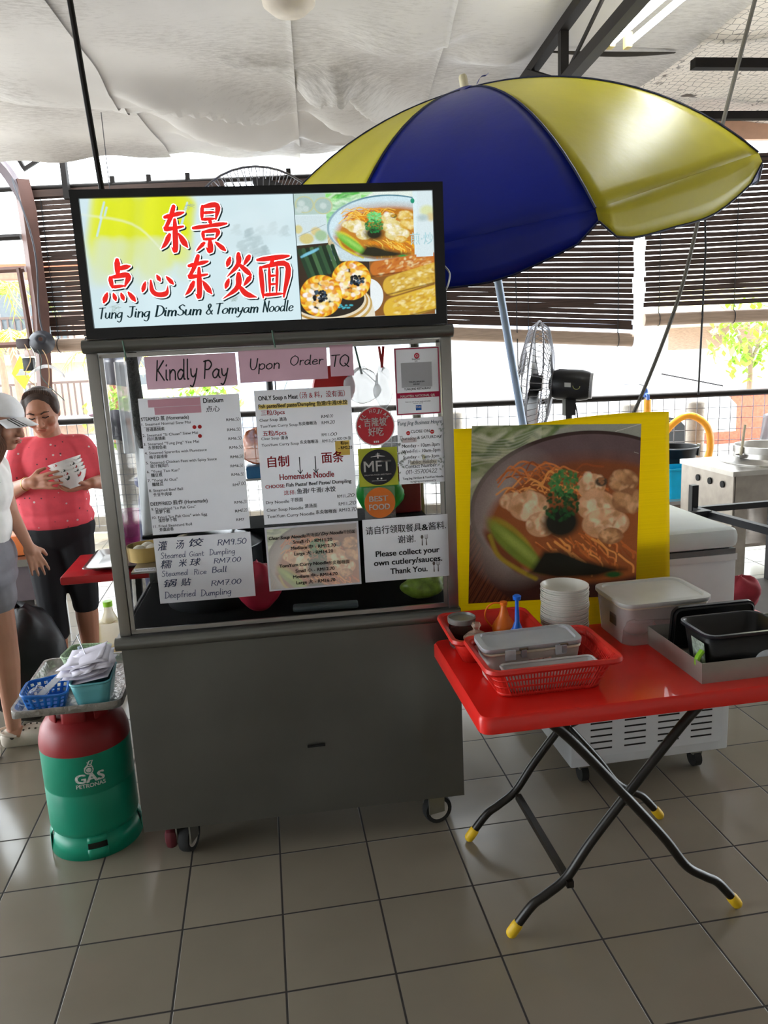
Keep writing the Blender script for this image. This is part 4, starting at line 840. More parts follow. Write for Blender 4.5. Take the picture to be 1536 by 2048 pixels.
# ------------------------------------------------------------------ bamboo blinds
bl_m = pm('bamboo_slat', '#3b2a22', .75, var=.35, scale=5, stretch=(1, 20, 20)); rl_m = pm('bamboo_roll', '#a08a78', .75, var=.2, scale=6, stretch=(1, 30, 30))
def blind(s0, s1, zt, zl, zr, label, rr=.06, pitch=.047):
    t = thing('bamboo_blind', label, 'blind', tuple(fen(s0, 0, 0)), FROT, group='bamboo roll blinds on the open side')
    L = s1-s0; n = int((zt-min(zl, zr))/pitch); sl = MB(); rnd = random.Random(int(s0*100))
    for i in range(n):
        z = zt-i*pitch; u = (zt-z)/(zt-min(zl, zr)); dz = (zr-zl)*u if L > 0 else 0; j = rnd.uniform(-.003, .003)
        za = z-j if zl >= zr else z+dz*0; k = u
        a = Vector((rnd.uniform(-.01, .01), 0, zt-(zt-zl-rr)*u+j)); b = Vector((L+rnd.uniform(-.01, .01), 0, zt-(zt-zr-rr)*u-j)); h = pitch*rnd.uniform(.36, .44)
        m_ = 8; up = [a.lerp(b, q/m_)+Vector((0, 0, h+.002*math.sin(q*2+i))) for q in range(m_+1)]; lo = [a.lerp(b, q/m_)+Vector((0, 0, -h+.002*math.sin(q*1.7+i*2))) for q in range(m_+1)]
        vs = [p+Vector((0, y, 0)) for y in (-.003, .003) for p in up+lo]; K = m_+1; fs = []
        for q in range(m_): fs += [(q, q+1, K+q+1, K+q), (2*K+q+1, 2*K+q, 3*K+q, 3*K+q+1), (q+1, q, 2*K+q, 2*K+q+1), (K+q, K+q+1, 3*K+q+1, 3*K+q)]
        sl.add(vs, fs)
    sl.build('slats', bl_m, t, smooth=False)
    MB().box(0, L, -.02, .02, zt, zt+.06).build('head_batten', bl_m, t)
    m = MB(); m.tube([(0, 0, zl+.005*0), (L*.5, 0, (zl+zr)/2-.0), (L, 0, zr)], rr, 16)
    m.build('bottom_roll', rl_m, t)
    for q in (.04, .25, .5, .72, .96):
        cd = MB(); x = L*q; zb = zl+(zr-zl)*q; cd.tube([(x, -.012, zt+.03), (x, -.012, zb+rr)], .004, 5); cd.tube([(x+math.cos(0)*0, math.cos(k*PI/6)*(rr+.003), zb+math.sin(k*PI/6)*(rr+.003)) for k in range(12)], .004, 5, closed=True)
        cd.build('cord', pm('blind_cord', '#1c1a1c', .7), t)
    return t
blind(-.12, 1.62, 3.16, 1.86, 1.84, 'left dark bamboo blind, partly hidden behind the lit sign')
blind(1.9, 5.2, 3.12, 1.93, 1.66, 'middle bamboo blind with its bottom roll slanting down, above the pedestal fan')
blind(5.3, 8.4, 3.10, 1.83, 1.80, 'right bamboo blind with a level bottom roll, right of the slanting one', rr=.055)
tag(MB().tube([fen(4.15, -.05, 3.1), fen(4.18, -.05, 1.15)], .005, 6).build('pull_cord', pm('blind_cord', '#1c1a1c', .7)), 'thin dark pull cord hanging right of the pedestal fan down to the rail', 'cord')
tag(MB().tube([fen(5.76, -.05, 3.1), fen(5.80, -.05, 2.4), fen(5.78, -.05, 1.15)], .009, 6).build('pull_cord', pm('blind_cord', '#1c1a1c', .7)), 'dark pull cord hanging in front of the right bamboo blind', 'cord')
tag(MB().tube(catmull([(3.6, 1.6, 3.4), (3.42, 1.7, 2.5), (3.3, 1.75, 1.9), (3.1, 1.78, 1.35), (2.95, 1.8, 1.05)], 8), .011, 8).build('hanging_cable', pm('olive_cable', '#4a463e', .6)), 'thick dark cable hanging from the roof at right down behind the yellow board', 'cable')
tag(MB().tube(catmull([fen(2.25, -.1, 1.86), fen(2.1, -.1, 1.5), fen(1.95, -.1, 1.15)], 6), .003, 5).build('thin_string', pm('green_string', '#4a6a5a', .6)), 'thin string tied from the blind roll to the rail beside the cart', 'string')
tag(MB().tube(catmull([fen(1.95+.02*math.sin(i*2.1), -.06+.03*math.cos(i*1.7), 1.15-.06*(i % 5)) for i in range(14)], 4), .004, 5).build('string_bundle', pm('green_string', '#4a6a5a', .6)), 'knotted bundle of string hanging on the rail right of the cart', 'string')
# ------------------------------------------------------------------ beyond the fence
ter = pm('terracotta_wall', '#c6a692', .85, var=.1); wh = pm('white_render', '#e8e6e2', .85, var=.04)
t = thing('terrace_house', 'terracotta coloured house with railings across the road at left', 'house', (-9, 20, 0))
MB().box(-9, 5.5, 0, 8, -.2, 4.4).build('wall', ter, t)
MB().add([(-10, -1, 4.2), (6.2, -1, 4.2), (6.2, 6, 4.9), (-10, 6, 4.9), (-10, -1, 4.05), (6.2, -1, 4.05), (6.2, 6, 4.75), (-10, 6, 4.75)], [(0,1,2,3), (4,7,6,5), (0,4,5,1), (1,5,6,2), (2,6,7,3), (3,7,4,0)]).build('roof', pm('clay_roof', '#b0563c', .8, var=.2, stretch=(8, 1, 1)), t, smooth=False)
MB().box(-9, 5.5, -.5, 0, 1.75, 2.0).box(-9, 5.5, -.5, 0, .1, .35).build('ledge', wh, t)
rl = MB()
for i in range(90): rl.box(-9+i*.16, -8.96+i*.16, -.45, -.41, 2.0, 2.9)
rl.box(-9, 5.5, -.46, -.4, 2.9, 2.96)
for i in range(90): rl.box(-9+i*.16, -8.96+i*.16, -.45, -.41, .35, 1.2)
rl.box(-9, 5.5, -.46, -.4, 1.2, 1.26).build('railing', pm('dark_railing', '#5a4a44', .6), t, smooth=False)
for x in (-6, -2.6, .8, 4.2): f_ = MB().box(x-.9, x+.9, -.06, 0, 2.2, 3.9).build('window', wh, t); MB().box(x-.8, x+.8, -.09, -.055, 2.3, 3.8).build('pane', pm('dark_glass', '#5c6468', .1), f_)
for x in (-7.6, 1.9): MB().box(x-.35, x+.35, -.52, -.02, -.2, 4.3).build('pillar', wh, t)
t = thing('apartment_tower', 'pale apartment tower with rows of windows seen through the cart glass', 'building', (-5.6, 44, -.2))
MB().box(-2.2, 2.4, 0, 5, 0, 9).build('wall', pm('pale_green_render', '#c8d4c4', .8), t)
for k in range(9):
    for i in range(5):
        MB().box(-1.9+i*.85, -1.4+i*.85, -.05, .0, .6+k*.95, 1.15+k*.95).build('window', pm('dark_glass', '#5c6468', .1), t)
t = thing('white_house', 'grey and white house with a lattice window behind the white car', 'house', (9.2, 15, -.2))
MB().box(-9, .9, 0, 6, 0, 2.35).build('wall', pm('blue_grey_render', '#aab4c6', .8), t)
MB().box(.9, 7, 0, 6, 0, 4).build('side_wall', wh, t)
MB().box(1.3, 3.6, -.05, 0, 1.55, 2.05).build('lattice_window', pm('brown_lattice', '#9a8272', .8, stretch=(1, 1, 30), var=.4), t)
MB().box(1.0, 7, -1.4, -.02, 2.1, 2.9).build('porch', pm('cream_render', '#ece0b0', .8), t)
MB().box(-.6, -.3, -.1, 0, 1.6, 1.95).build('vent_box', wh, t)
MB().lathe([(.02, 0), (.1, .05), (.14, .3), (.16, .32), (.02, .5)], 8, c=(2.7, -.4, 1.55)).build('lantern', wh, t)
t = thing('parked_car', 'overexposed white parked car beyond the railing behind the fan', 'car', (5.0, 8.6, -.2))
prof = [(-3.3, .45), (-3.3, 1.25), (-3.0, 1.8), (-2.4, 1.92), (.9, 1.9), (1.35, 1.78), (2.0, 1.25), (2.9, 1.05), (3.15, .8), (3.15, .4)]
cb_ = MB().add([(x, y, z) for y in (0, 1.75) for x, z in prof], [tuple(range(10)), tuple(range(19, 9, -1))] + [(i+10, (i+1) % 10+10, (i+1) % 10, i) for i in range(10)])
cb_.build('body', pm('car_white', '#f4f4f4', .3), t, smooth=False)
MB().add([(1.36, .2, 1.77), (1.36, 1.55, 1.77), (1.98, 1.55, 1.27), (1.98, .2, 1.27)], [(0,1,2,3)]).build('windscreen', pm('pale_glass', '#dfe4e8', .1), t, solid=.01)
MB().bar((1.9, -.01, 1.33), (2.9, -.01, 1.1), .02).build('wiper', pm('blind_cord', '#1c1a1c', .7), t)
for x in (-2.1, 2.0):
    for y in (.05, 1.7): MB().tube([(x, y-.1, .34), (x, y+.1, .34)], .34, 20).build('wheel', pm('tyre_rubber', '#1c1c1c', .8), t)
t = thing('road_sign', 'yellow diamond road hump warning sign on a pole at far left', 'sign', (-3.05, 12, -.2))
MB().tube([(0, .03, 0), (0, .03, 2.0)], .035, 8).build('pole', pm('steel_pipe', '#8a8a90', .3, metal=.8), t)
MB().prism([(-.17, 1.78), (0, 1.5), (.17, 1.78), (0, 2.08)], 0, .02, Matrix.Rotation(PI/2, 4, 'X')).build('plate', pm('sign_yellow', '#f6e400', .4), t, smooth=False)
MB().prism([(-.11, 1.74), (.11, 1.74), (.1, 1.78), (.04, 1.8), (.02, 1.85), (-.03, 1.85), (-.06, 1.79)], .021, .024, Matrix.Rotation(PI/2, 4, 'X')).build('hump_symbol', pm('sign_grey', '#6a6a66', .5), t, smooth=False)
lf = [pm('leaf_%d' % i, c, .6, var=.2) for i, c in enumerate(['#8fb83c', '#c2d05a', '#a8c848', '#d8b84c'])]
def palm(x, y, h, label, n=13, L=1.3, seed=0):
    t = thing('palm_tree', label, 'palm', (x, y, -.2), group='palms across the road'); r = random.Random(seed)
    MB().tube([(0, 0, 0), (.05, 0, h*.5), (0, 0, h)], [.09, .07, .06], 8).build('trunk', pm('palm_trunk', '#b06a58', .8), t)
    for i in range(n):
        a = 2*PI*i/n+r.uniform(-.2, .2); m = MB(); pts = [Vector((math.cos(a)*q*L*.8, math.sin(a)*q*L*.8, h+L*(.75*q-.95*q*q)+r.uniform(0, .1))) for q in [j/7 for j in range(8)]]
        m.tube(pts, [.02]*7+[.006], 5)
        for j in range(1, 8):
            d = (pts[j]-pts[j-1]).normalized(); sd = d.cross(Vector((0, 0, 1))).normalized()
            for sg in (-1, 1):
                for q in (0, .5):
                    p = pts[j-1].lerp(pts[j], q+.3); tip = p+sd*sg*L*.32*(1-j/10)+d*L*.14+Vector((0, 0, -.12)); m.add([p-d*.025, p+d*.025, tip], [(0, 1, 2)])
        m.build('frond', lf[(i*2+seed) % 4], t, smooth=False)
palm(-3.6, 13.5, 2.3, 'red stemmed palm beyond the left bars, nearest the brown column', seed=1)
palm(-4.3, 15, 3.3, 'taller yellow green palm at the far left edge', seed=2, L=1.5)
palm(-2.5, 17, 2.0, 'low palm partly behind the left bamboo blind', seed=3)
def bush(name, label, x, y, z0, r, n=420, seed=0, col=0, trunk=True):
    t = thing(name, label, 'tree' if name == 'tree' else 'bush', (x, y, -.2)); rn = random.Random(seed)
    if trunk: MB().tube([(0, 0, 0), (.05, .02, z0*.6), (0, 0, z0)], [.07, .05, .04], 8).tube([(0, 0, z0*.7), (r*.4, 0, z0+r*.3)], .03, 6).tube([(0, 0, z0*.75), (-r*.4, .1, z0+r*.4)], .03, 6).build('trunk', pm('bark', '#8a7a66', .9), t)
    m = MB()
    for i in range(n):
        d = Vector((rn.gauss(0, 1), rn.gauss(0, 1), rn.gauss(0, 1))).normalized()*r*rn.uniform(.35, 1); c = d+Vector((0, 0, z0)); u = Vector((rn.uniform(-1, 1), rn.uniform(-1, 1), rn.uniform(-1, 1))).normalized(); w, _ = frame_of(u); s = r*rn.uniform(.1, .17)
        m.add([c-u*s, c+w*s*.45, c+u*s, c-w*s*.45], [(0, 1, 2, 3)])
    m.build('foliage', lf[col], t, smooth=False)
bush('tree', 'bright green leafy tree beyond the railing at the right edge', 10.6, 12, 1.75, .85, seed=4)
bush('bush', 'sunlit green bush beyond the railing behind the woman', -.9, 8.5, 1.15, .5, seed=5, col=2)
bush('bush', 'low green shrub behind the railing left of the cart glass', .1, 9.5, 1.2, .6, seed=6, col=0)
tag(MB().box(8.6, 11.6, 10, 10.5, -.2, .68).build('brick_wall', pm('red_brick', '#c05a44', .85, var=.25, scale=20)), 'low red brick wall beyond the railing at right', 'wall')
# ================================================================== THE CART
CA = -.02894; CO = Vector((.4558, .0311, 0)); CR = Matrix.Rotation(CA, 3, 'Z')
def cart(x, y, z): return CO + CR @ Vector((x, y, z))
ss = pm('stainless', '#747572', .34, metal=.85, var=.10, scale=3, bump=.10, bscale=2.2)
ssb = pm('stainless_bright', '#aaa9a6', .28, metal=.9, var=.06, scale=4)
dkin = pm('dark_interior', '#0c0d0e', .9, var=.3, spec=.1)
glass = clearmat('clear_glass', '#1c2020', .02, .03)
rub = pm('tyre_rubber', '#1c1c1c', .8)
t = thing('food_cart', 'stainless steel hawker cart with glass front and notices, on caster wheels', 'cart', CO, CA)
W, D = 1.1, .62
def bulge(u, v):   # dented front sheet
    return .007*math.sin(2.3*u*3+1)*math.sin(3.1*v)+.020*math.exp(-((u-.88+.12*(v-.3))/.06)**2)*math.exp(-((v-.42)/.3)**2)-.012*math.exp(-((u-.2+.1*v)/.10)**2)*v+.008*math.exp(-((u-.93)/.05)**2-((v-.12)/.1)**2)
m = MB(); m.grid(60, 40, lambda u, v: (W*u, -bulge(u, v)*math.sin(PI*u)**.3*math.sin(PI*v)**.5, .13+.65*v)); m.build('front_sheet', ss, t)
MB().add([(0, 0, .13), (0, D, .13), (0, D, .78), (0, 0, .78), (W, 0, .13), (W, D, .13), (W, D, .78), (W, 0, .78)], [(0,3,2,1), (4,5,6,7), (1,2,6,5), (0,1,5,4), (3,7,6,2)]).build('body', ss, t, smooth=False)
MB().box(.565, .625, -.004, .002, .376, .382).build('lock_slot', pm('slot_black', '#101010', .7), t)
MB().tube([(-.014, -.006, .803), (.3, -.007, .804), (W+.0, -.006, .802)], .0215, 14).box(-.01, W+.004, -.008, D+.01, .80, .824).build('counter_edge', ss, t)
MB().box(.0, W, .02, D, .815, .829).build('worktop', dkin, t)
for (x, y) in ((.0, 0), (W-.034, 0), (.0, D-.034), (W-.034, D-.034)): MB().box(x, x+.034, y, y+.034, .824, 1.72, bev=.003).build('upright', ssb, t)
MB().tube([(-.004, -.004, 1.727), (W+.004, -.004, 1.727)], .02, 14).box(-.004, W+.004, .0, .03, 1.707, 1.747).build('front_rail', ss, t)
MB().box(0, .03, .03, D, 1.70, 1.74).box(W-.03, W, .03, D, 1.70, 1.74).box(0, W, D-.03, D, 1.70, 1.74).build('roof_rail', ssb, t)
MB().box(.03, W-.03, .03, D-.03, 1.735, 1.742).build('roof_sheet', ss, t)
fr = MB().box(.036, .048, .006, .014, .835, 1.70).box(W-.048, W-.036, .006, .014, .835, 1.70).box(.036, W-.036, .006, .014, .828, .842).box(.036, W-.036, .006, .014, 1.692, 1.704)
fr.build('glass_bead', ssb, t, smooth=False)
MB().box(.04, W-.04, .008, .012, .835, 1.70).build('front_glass', glass, t, smooth=False)
MB().box(.015, .019, .034, D-.034, .84, 1.70).build('side_glass', glass, t, smooth=False)
MB().box(W-.019, W-.015, .034, D-.034, .84, 1.70).build('side_glass', glass, t, smooth=False)
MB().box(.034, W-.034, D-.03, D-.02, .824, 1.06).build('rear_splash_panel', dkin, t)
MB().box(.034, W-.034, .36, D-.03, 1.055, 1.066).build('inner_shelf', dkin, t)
def caster(x, y, ang):
    w = thing('x', 'x', 'x'); bpy.data.objects.remove(w)
    M = Matrix.Translation((x, y, 0)) @ Matrix.Rotation(ang, 4, 'Z')
    f = MB(); f.box(-.035, .035, -.035, .035, .122, .13, M); f.box(-.03, .03, -.028, -.022, .05, .125, M); f.box(-.03, .03, .022, .028, .05, .125, M)
    c = f.build('caster', pm('zinc', '#8f8f88', .4, metal=.8), t)
    g = MB(); g.lathe([(.036, -.016), (.05, -.018), (.053, -.008), (.053, .008), (.05, .018), (.036, .016)], 24, ax=(0, 1, 0)); g.v = [tuple(M @ Vector((a+.012, b, c_+.053))) for a, b, c_ in g.v]; g.build('tyre', rub, c)
    g = MB(); g.lathe([(.004, -.02), (.037, -.016), (.037, .016), (.004, .02)], 20, ax=(0, 1, 0)); g.v = [tuple(M @ Vector((a+.012, b, c_+.053))) for a, b, c_ in g.v]; g.build('wheel_hub', pm('hub_grey', '#b4b0a8', .5), c)
caster(.13, .06, 1.25); MB().box(.055, .10, .03, .09, .03, .10, bev=.02).build('caster_brake', pm('maroon_rubber', '#5c1a24', .6), t); caster(W-.1, .06, .25); caster(.1, D-.08, .6); caster(W-.1, D-.08, .9)
# ------------------------------------------------------------------ lit sign
fk = pm('sign_frame_black', '#15161a', .35, var=.1)
t = thing('lightbox_sign', 'lit shop signboard with red brush characters and food pictures, on top of the cart', 'sign', cart(0, 0, 0), CA)
x0, x1, z0, z1 = .012, 1.085, 1.748, 2.16
MB().box(x0, .036, -.012, .10, z0, z1).box(1.054, x1, -.012, .10, z0, z1).box(.036, 1.054, -.012, .10, z0, 1.779).box(.036, 1.054, -.012, .10, 2.137, z1).build('frame', fk, t, smooth=False)
MB().box(.036, 1.054, .03, .10, 1.779, 2.137).build('back_box', fk, t, smooth=False)
E_ = .58
MB().add([(.036, 0, 1.779), (.64, 0, 1.779), (.64, 0, 2.137), (.036, 0, 2.137)], [(0,1,2,3)]).build('name_panel', imgmat('sign_name_art', sign_left_art(), emit=E_), t, smooth=False, uvq=lambda c: ((c.x-.036)/.604, (c.z-1.779)/.358))
MB().add([(.641, 0, 1.779), (1.054, 0, 1.779), (1.054, 0, 2.137), (.641, 0, 2.137)], [(0,1,2,3)]).build('food_panel', imgmat('sign_food_art', sign_food_art(), emit=E_), t, smooth=False, uvq=lambda c: ((c.x-.641)/.413, (c.z-1.779)/.358))
MB().box(.6395, .6415, -.001, .0, 1.779, 2.137).build('panel_joint', pm('joint_grey', '#5a7a84', .5), t, smooth=False)
CH = [('dong', .249, 1.982, .082, .128), ('jing', .342, 1.982, .10, .128), ('dian', .072, 1.848, .094, .12), ('xin', .18, 1.857, .098, .09), ('dong', .304, 1.85, .084, .122), ('yan', .412, 1.848, .104, .126), ('mian', .516, 1.845, .098, .12)]
for c, x, z, w, h in CH:
    par = t
    for nm, y, dx, dz, g, col, em in (('brush_character', -.0028, 0, 0, 0, '#d8201c', .85), ('outline', -.0020, 0, 0, .0068, '#f4fcff', 1.0), ('drop_shadow', -.0012, .0035, -.0035, .006, '#123a44', .05)):
        vf = brush(c, x+dx, z+dz, w, h, g); m = MB(); m.xz(vf[0], vf[1], 0, y, 0)
        o = m.build(nm, pm('sign_'+nm, col, .5, var=.12, scale=30, emit=col, estr=em*.58), par, smooth=False)
        if par is t: par = o
vs, fs = [], []; x = .055
for wd, wl_ in (('Tung', .066), ('Jing', .068), ('DimSum', .138), ('&', .022), ('Tomyam', .124), ('Noodle', .094)):
    vf = fit(hand_glyphs(wd, pen=.17, slant=.22, vary=.55), x, 1.806, wl_, .030, 1.0); x += wl_+.0105
    m = MB(); m.xz(vf[0], vf[1], 0, -.0028, 0); m.build('script_lettering', pm('script_ink', '#0c2a30', .5, emit='#0c2a30', estr=.4), t, smooth=False)
vf = style_text('煎·炒', 'r', .983, 1.985, .07, .03); m = MB(); m.xz(vf[0], vf[1], 0, -.0015, 0); m.build('faint_characters', pm('faint_ink', '#a4bcc0', .5, emit='#a4bcc0', estr=.45), t, smooth=False)
MB().tube(catmull([(.115, -.024, 1.74), (.118, -.03, 1.72), (.12, -.028, 1.69)], 5), .0025, 5).build('tie_wire', pm('green_string', '#4a6a5a', .6), t)
MB().tube(catmull([(.55, -.024, 1.75), (.553, -.03, 1.72), (.556, -.028, 1.70)], 5), .0025, 5).build('tie_wire', pm('green_string', '#4a6a5a', .6), t)
MB().tube(catmull([(1.085, .03, 1.93), (1.10, .0, 1.9), (1.095, -.01, 1.87), (1.088, .0, 1.85)], 5), .003, 5).build('cable_loop', pm('white_wire', '#c8c8c8', .5), t)
# ------------------------------------------------------------------ notices on the glass
INK = {'ink': pm('black_ink', '#141416', .6), 'blue': pm('blue_ink', '#27345c', .6), 'red': pm('red_ink', '#b5202c', .6), 'white': pm('white_ink', '#f6f4f2', .6), 'teal': pm('teal_ink', '#33505c', .6)}
paper = translucent(pm('white_paper', '#e4e4e8', .45, var=.02), .55); pink = translucent(pm('pink_card', '#dcb4c4', .6, var=.03), .4)
NOTE = dict(kindly=('pink hand lettered card reading Kindly Pay at the top left of the glass', pink), upon=('pink hand lettered card reading Upon Order, in the middle of the top row', pink), tq=('small pink hand lettered card reading TQ right of Upon Order', pink),
 dim=('large white price list headed DimSum with pink strips covering lines', paper), noodle=('large white price list with red Homemade Noodle heading and two arrows', paper), hand=('white sheet handwritten in blue ink below the DimSum price list', paper),
 sizes=('small medium large noodle price sheet over a faded food photo', None), cutl=('white notice asking customers to collect their own cutlery and sauces', paper), qr=('red bordered payment notice at the top right of the glass', paper), hours=('business hours sheet with handwritten corrections below the payment notice', paper),
 kl=('round red sticker with white Chinese characters on the glass', clearmat('clear_film', '#e4e4e4', .16)), mft=('square lime green sticker with a black disc and aeroplane', pm('lime_print', '#c0c83a', .45)), best=('round orange BEST FOOD sticker above the cutlery notice', clearmat('clear_film', '#e4e4e4', .16)), label=('tiny white card in front of the bamboo steamer inside the cart', paper))
NT = {}
P_ART = poster_art()
for k, (x, z, w, h) in PAPERS.items():
    lab, mt = NOTE[k]; y = -.0035
    if k == 'label': x, y, z = .05, .083, 1.0115
    nm = 'sticker' if k in ('kl', 'mft', 'best') else ('card' if k in ('kindly', 'upon', 'tq', 'label') else 'notice')
    t = thing(nm, lab, nm, cart(x, y, z), CA, group={'kindly': 'pink cards on the glass', 'upon': 'pink cards on the glass', 'tq': 'pink cards on the glass'}.get(k)); NT[k] = t
    if k == 'sizes':
        MB().box(0, w, 0, .0012, 0, h).build('paper_sheet', paper, t, smooth=False)
        MB().add([(.006, -.0004, .006), (w-.006, -.0004, .006), (w-.006, -.0004, h-.006), (.006, -.0004, h-.006)], [(0,1,2,3)]).build('picture', imgmat('faded_picture', faded(P_ART[60:480, :] * 2.4, .5)), t, smooth=False, uvq=lambda c, w=w, h=h: (c.x/w, c.z/h))
    else: MB().grid(13, 9, lambda u, v, w=w, h=h: (w*u, -.0012*math.sin(PI*u)*math.sin(2.5*v+1), h*v)).build('film' if k in ('kl', 'best') else 'paper_sheet', mt, t)
def disc(c, r, n=48): return [(c[0]+math.cos(2*PI*i/n)*r, c[1]+math.sin(2*PI*i/n)*r) for i in range(n)]
def TRP(col):
    n_ = 'print_'+col.strip('#')
    return MATS[n_] if n_ in MATS else translucent(pm(n_, col, .5, var=.03), .45)
def flat(k, name, poly, col, y=-.0022, mat=None):
    m = MB(); m.add([(a, y, b) for a, b in poly], [tuple(range(len(poly)))]); return m.build(name, mat or TRP(col), NT[k], smooth=False)
def rc(x, z, w, h): return [(x, z), (x+w, z), (x+w, z+h), (x, z+h)]
by = {}
for (k, x, z, w, cap, s, st, col) in TEXTS: by.setdefault((k, col), []).append((x, z, w, cap, s, st))
for (k, col), L_ in by.items():
    for (x, z, w, cap, s, st) in L_:
        m = MB()
        if k == 'hand' and st == 'r': vf = style_text(s, 'ri', x, z, w, cap)
        else: vf = style_text(s, st, x, z, w, cap)
        m.xz(vf[0], vf[1], 0, -.0034, 0)
        m.build('lettering', INK[col], NT[k], smooth=False)
flat('dim', 'cover_strip', rc(.028, .393, .155, .023), '#d8a4b0'); flat('dim', 'cover_strip', rc(.045, .37, .138, .022), '#d8a4b0')
for (x, z) in ((.158, .327), (.174, .327), (.172, .299)): flat('dim', 'red_dot', disc((x, z), .006, 16), '#b52a2a', -.003)
flat('dim', 'underline', rc(.008, .334, .05, .0008), '#141416', -.003)
flat('noodle', 'highlight', rc(.010, .3615, .274, .0145), '#ffe890', -.0026); flat('noodle', 'yellow_tag', rc(.238, .205, .045, .046), '#d9b95c', -.0026)
for x in (.124, .173):
    flat('noodle', 'arrow', [(x-.0014, .208), (x+.0014, .208), (x+.0014, .157), (x-.0014, .157)], '#141416', -.003)
    for sg in (-1, 1): flat('noodle', 'arrow_barb', [(x, .1535), (x+sg*.0085, .1665), (x+sg*.0068, .168), (x, .1575)], '#141416', -.0031)
for (x, z) in ((.192, .098), (.209, .098), (.192, .02), (.209, .02)): pass
def cutlery(k, x, z, h):
    m = MB(); vs = []; fs = []
    for dx, bowl in ((0, 1), (.014, 0)):
        vs2 = []; ribbon([(x+dx, z), (x+dx, z+h*.6)], [.004, .002], vs, fs)
        if bowl: o = len(vs); vs += [(x+dx+.0045*math.cos(2*PI*i/14), z+h*.8+h*.2*math.sin(2*PI*i/14)) for i in range(14)]; fs.append(tuple(range(o, o+14)))
        else:
            for q in (-.004, 0, .004): ribbon([(x+dx+q, z+h*.66), (x+dx+q, z+h)], [.0016, .0012], vs, fs)
            ribbon([(x+dx-.004, z+h*.66), (x+dx, z+h*.56), (x+dx+.004, z+h*.66)], [.002]*3, vs, fs)
    m.xz(vs, fs, 0, -.003, 0); m.build('cutlery_symbol', pm('symbol_brown', '#5c5450', .6), NT[k], smooth=False)
cutlery('cutl', .192, .112, .034); cutlery('cutl', .228, .020, .034)
for (a_, b_, c_, d_) in ((.002, .002, .139, .0035), (.002, .203, .139, .0035), (.002, .002, .0035, .2045), (.1375, .002, .0035, .2045)): flat('qr', 'red_border', rc(a_, b_, c_, d_), '#b0284c')
flat('qr', 'red_band', rc(.005, .0535, .134, .0165), '#b8204c', -.0026); flat('qr', 'grey_panel', rc(.02, .086, .097, .076), '#b8b8ba', -.0026); flat('qr', 'blue_badge', rc(.062, .014, .018, .016), '#2060b0', -.0028)
flat('qr', 'round_logo', disc((.071, .182), .0085, 20), '#c8203c', -.0028); flat('qr', 'round_logo', disc((.071, .182), .0048, 20), '#f0f0f0', -.003); flat('qr', 'round_logo', disc((.071, .182), .0022, 20), '#c8203c', -.0032)
for x in (.034, .111):
    flat('hours', 'no_entry_symbol', disc((x, .163), .0065, 20), '#c02a2a', -.0028); flat('hours', 'no_entry_bar', rc(x-.004, .162, .008, .002), '#f0f0f0', -.0032)
flat('hours', 'handwritten_patch', rc(.012, .133, .048, .014), '#d6c8c8', -.0026); flat('hours', 'handwritten_patch', rc(.076, .076, .01, .015), '#d2d0b0', -.0026); flat('hours', 'handwritten_patch', rc(.036, .06, .087, .0135), '#d6d0c4', -.0026)
rl_ = random.Random(3)
for (cx, cz) in ((.138, .165), (.136, .06), (.01, .12), (.012, .06)):
    m = MB(); vs = []; fs = []
    for i in range(9):
        a = rl_.uniform(0, 6.3); x, z = cx+rl_.uniform(-.008, .008), cz+rl_.uniform(-.02, .02); o = len(vs)
        vs += [(x, z), (x+.006*math.cos(a+.5), z+.006*math.sin(a+.5)), (x+.012*math.cos(a), z+.012*math.sin(a)), (x+.006*math.cos(a-.5), z+.006*math.sin(a-.5))]; fs.append((o, o+1, o+2, o+3))
    m.xz(vs, fs, 0, -.0026, 0); m.build('leaf_print', pm('leaf_grey', '#9aa09c', .6), NT['hours'], smooth=False)
flat('kl', 'white_ring', disc((.064, .064), .0625), '#dad8d8', -.0018); flat('kl', 'red_disc', disc((.064, .064), .0585), '#c23a46', -.0022, pm('sticker_red', '#c8323e', .5))
m = MB(); vs = []; fs = []
for i, ch in enumerate('KL HOJIAK'):
    a = math.radians(148-i*14.5); vf = fit(glyphs(ch, .03), -.005, 0, .0085 if ch != 'I' else .003, .0115, .7) if ch != ' ' else ([], []); o = len(vs)
    c_, s_ = math.cos(a-PI/2), math.sin(a-PI/2); vs += [(.064+.043*math.cos(a)+u*c_-v*s_, .064+.043*math.sin(a)+u*s_+v*c_) for u, v in vf[0]]; fs += [tuple(o+q for q in f) for f in vf[1]]
    m = MB(); m.xz(vs, fs, 0, -.0034, 0); vs, fs = [], []
    if ch != ' ': m.build('lettering', INK['white'], NT['kl'], smooth=False)
flat('kl', 'aeroplane_symbol', [(.010, .066), (.018, .071), (.0165, .0655), (.019, .060)], '', -.0034, INK['white'])
for i in range(3): flat('kl', 'small_mark', rc(.057+.006*i, .012, .004, .006), '', -.0034, INK['white'])
flat('mft', 'black_disc', disc((.0625, .060), .057), '#24262c', -.0022, pm('sticker_black', '#24262c', .5))
vs = []; fs = []; ribbon([(.04, .094), (.0625, .097), (.085, .094)], [.001, .004, .001], vs, fs); ribbon([(.0625, .106), (.0625, .09)], [.002, .004], vs, fs); ribbon([(.056, .102), (.0625, .103), (.069, .102)], [.001, .002, .001], vs, fs)
ribbon([(.04, .0175), (.086, .0175)], [.0008, .0008], vs, fs)
for x in (.056, .068): o = len(vs); vs += rc(x, .021, .005, .005); fs.append((o, o+1, o+2, o+3))
m = MB(); m.xz(vs, fs, 0, -.0034, 0); m.build('aeroplane_symbol', INK['white'], NT['mft'], smooth=False)
